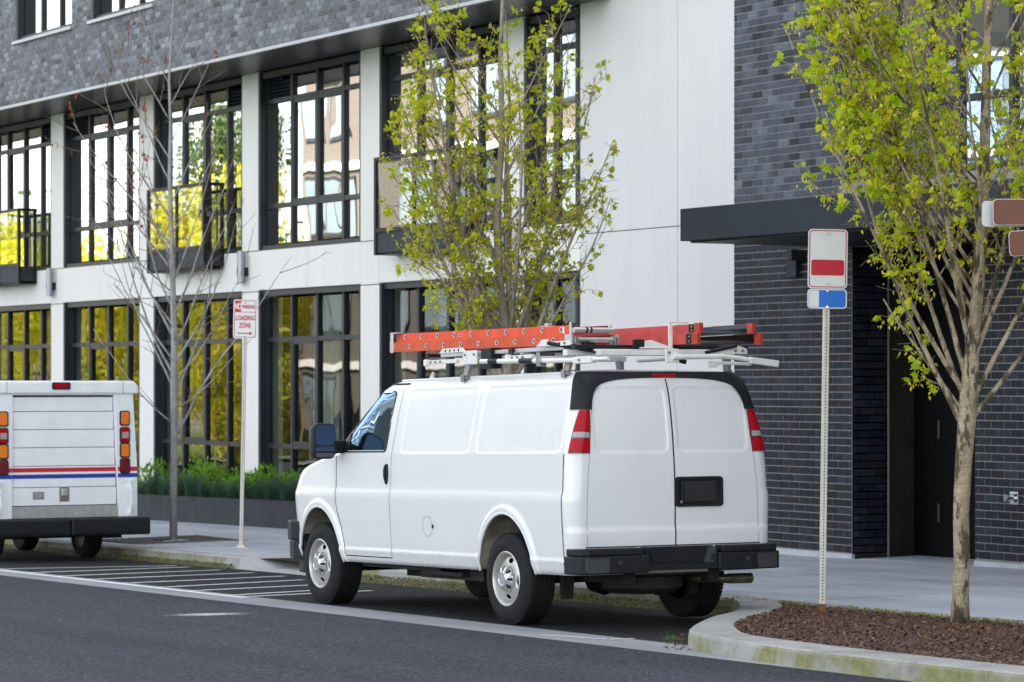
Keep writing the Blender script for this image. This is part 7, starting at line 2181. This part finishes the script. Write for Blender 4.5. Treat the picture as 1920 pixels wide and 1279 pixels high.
# palm in a round-backed chair corner behind the glass
palm = thing('potted_palm', 'pale potted palm standing inside behind the ground floor window', 'plant', (-39.4, F + 0.75, 0.12))
V, f_ = [], []
for k in range(13):
    az = rng.uniform(0, 6.28); el = rng.uniform(0.5, 1.3)
    mbp = MB(); base_ = np.array([0, 0, 0.75]); d = np.array([math.cos(az) * math.cos(el), 0.4 * math.sin(az) * math.cos(el), math.sin(el)])
    p = base_.copy(); pp = []
    for q in range(10):
        pp.append(p.copy()); p = p + d * 0.085; d = d + np.array([0, 0, -0.11]); d /= np.linalg.norm(d)
    mbp.tube([tuple(a_) for a_ in pp], 0.006, 5)
    for q in range(2, 10):
        for s_ in (-1, 1):
            sd_ = np.array([-d[1], d[0], 0]); sd_ = sd_ / (np.linalg.norm(sd_) + 1e-6) * s_
            tip = pp[q] + sd_ * 0.20 + np.array([0, 0, -0.05]) + (pp[q] - pp[q - 1]) * 1.6
            mbp.add([tuple(pp[q]), tuple((pp[q] + tip) / 2 + np.array([0, 0, 0.012])), tuple(tip), tuple((pp[q] + tip) / 2 - np.array([0, 0, 0.012]))], [(0, 1, 2, 3)])
    mbp.build('frond', M['palm'], palm, recalc=False)
MB().lathe([(0.01, 0.0), (0.13, 0.0), (0.17, 0.32), (0.15, 0.32), (0.14, 0.27), (0.01, 0.27)], 'z', (0, 0, 0), 20).build('pot', M['terracotta'], palm, smooth=True, angle=40)
MB().tube([(0, 0, 0.27), (0.01, 0, 0.76)], 0.02, 8).build('stem', M['twig'], palm)

# ================================================================== ACROSS THE STREET (seen mirrored in the windows)
def far_tree(name, label, base, h, rad, n, leafm, seed, size, zlo=0.15):
    root = thing(name, label, 'tree', base, 'trees across the street')
    r_ = np.random.default_rng(seed); rr_ = random.Random(seed)
    tb = MB(); tb.tube([(0, 0, 0), (0.1, 0.05, h * 0.3), (0.0, 0.1, h * 0.85)], [0.22, 0.17, 0.05], 10)
    lumps = []
    for k in range(16):
        az = rr_.uniform(0, 6.28); z = h * rr_.uniform(zlo + 0.08, 0.95); q = rad * math.sin(math.pi * min(1, max(0.12, (z / h)))) ** 0.6 * rr_.uniform(0.3, 0.85)
        c = np.array([q * math.cos(az), q * math.sin(az), z]); lumps.append((c, rad * rr_.uniform(0.28, 0.5)))
        tb.tube([(0, 0, z * 0.7), tuple(c * np.array([0.5, 0.5, 0.92])), tuple(c)], [0.07, 0.045, 0.015], 6)
    tb.build('trunk', M['bark_mid'], root, smooth=True)
    pos = np.concatenate([c + r_.normal(size=(n // 16, 3)) * q * np.array([0.55, 0.55, 0.6]) for c, q in lumps])
    d = r_.normal(size=pos.shape) + np.array([0, 0, -0.3])
    leaves_mesh('crown', pos, d, r_.uniform(0.6, 1.3, len(pos)) * size, leafm, root, SMALL, 0.2)
    return root
fy = lambda x: GR * (x + 22.15) + 0.14
far_tree('yellow_tree', 'sunlit yellow leaved tree across the street, mirrored in the leftmost windows', (-136, -13, fy(-136)), 11, 4.6, 9000, M['yellow_leaf'], 1, 0.30, 0.02)
far_tree('yellow_tree', 'bushy yellow tree across the street, mirrored at the left of the second bay', (-129, -10, fy(-129)), 8.5, 3.8, 8000, M['yellow_leaf'], 2, 0.28, 0.02)
far_tree('green_tree', 'tall dark green tree across the street, mirrored in the second bay', (-125.5, -17, fy(-125)), 16, 3.4, 10000, M['green_leaf'], 3, 0.30)
far_tree('yellow_tree', 'round yellow tree across the street, between the green and the golden tree', (-121.5, -11, fy(-121)), 7.5, 3.2, 8000, M['yellow_leaf'], 8, 0.28, 0.02)
far_tree('yellow_tree', 'tall thin golden tree across the street, mirrored in the third bay', (-114.5, -12, fy(-114)), 13.5, 2.6, 7000, M['yellow_leaf'], 4, 0.26, 0.1)
far_tree('yellow_tree', 'broad low yellow green tree across the street behind the golden one', (-117, -15, fy(-117)), 8, 3.6, 8000, M['yellow_leaf'], 5, 0.28, 0.02)
far_tree('yellow_tree', 'small yellow street tree across the street in front of the low house', (-109.5, -10.5, fy(-109)), 5.0, 2.2, 4500, M['yellow_leaf'], 6, 0.24, 0.05)
far_tree('green_tree', 'dark green tree across the street at the far left of the row', (-146, -15, fy(-146)), 12, 4.5, 9000, M['green_leaf'], 7, 0.32)
def far_house(name, label, x0, x1, y0, y1, z0, h, wallm, seed, floors, cols):
    root = thing(name, label, 'building', ((x0 + x1) / 2, y1, z0))
    MB().box(x0, x1, y0, y1, z0, z0 + h).build('wall', wallm, root, world=True)
    MB().box(x0 - 0.4, x1 + 0.4, y0 - 0.4, y1 + 0.4, z0 + h + 0.003, z0 + h + 0.4).build('roof', M['dark_metal'], root, world=True)
    fh = h / floors
    for fl in range(floors):
        MB().box(x0 - 0.05, x1 + 0.05, y1 + 0.003, y1 + 0.18, z0 + fl * fh + fh * 0.92, z0 + fl * fh + fh * 0.995).build('band', M['column'], root, world=True)
        for c in range(cols):
            w_ = (x1 - x0) / cols; xa = x0 + c * w_ + w_ * 0.2; xb = x0 + (c + 1) * w_ - w_ * 0.2
            f_ = MB().box(xa - 0.1, xb + 0.1, y1 + 0.003, y1 + 0.10, z0 + fl * fh + fh * 0.22, z0 + fl * fh + fh * 0.86).build('window', M['frame_metal'], root, world=True)
            MB().box(xa, (xa + xb) / 2 - 0.05, y1 + 0.101, y1 + 0.12, z0 + fl * fh + fh * 0.26, z0 + fl * fh + fh * 0.82).build('pane', M['far_pane'], f_)
            MB().box((xa + xb) / 2 + 0.05, xb, y1 + 0.101, y1 + 0.12, z0 + fl * fh + fh * 0.26, z0 + fl * fh + fh * 0.82).build('pane', M['far_pane'], f_)
    return root
far_house('tan_building', 'tall tan building across the street, mirrored in the fourth and fifth bays', -111.5, -84, -34, -14.5, fy(-90) - 0.3, 24, M['tan_wall'], 1, 6, 6)
far_house('low_house', 'low beige house across the street below the open sky, mirrored in the fourth bay', -122, -112.5, -30, -18, fy(-110) - 0.3, 7.0, M['beige'], 2, 2, 4)
far_house('glass_building', 'pale blue grey block across the street, mirrored in the windows over the doorway', -94, -58, -44, -26, fy(-58) - 0.3, 14, M['pale_wall'], 3, 4, 6)
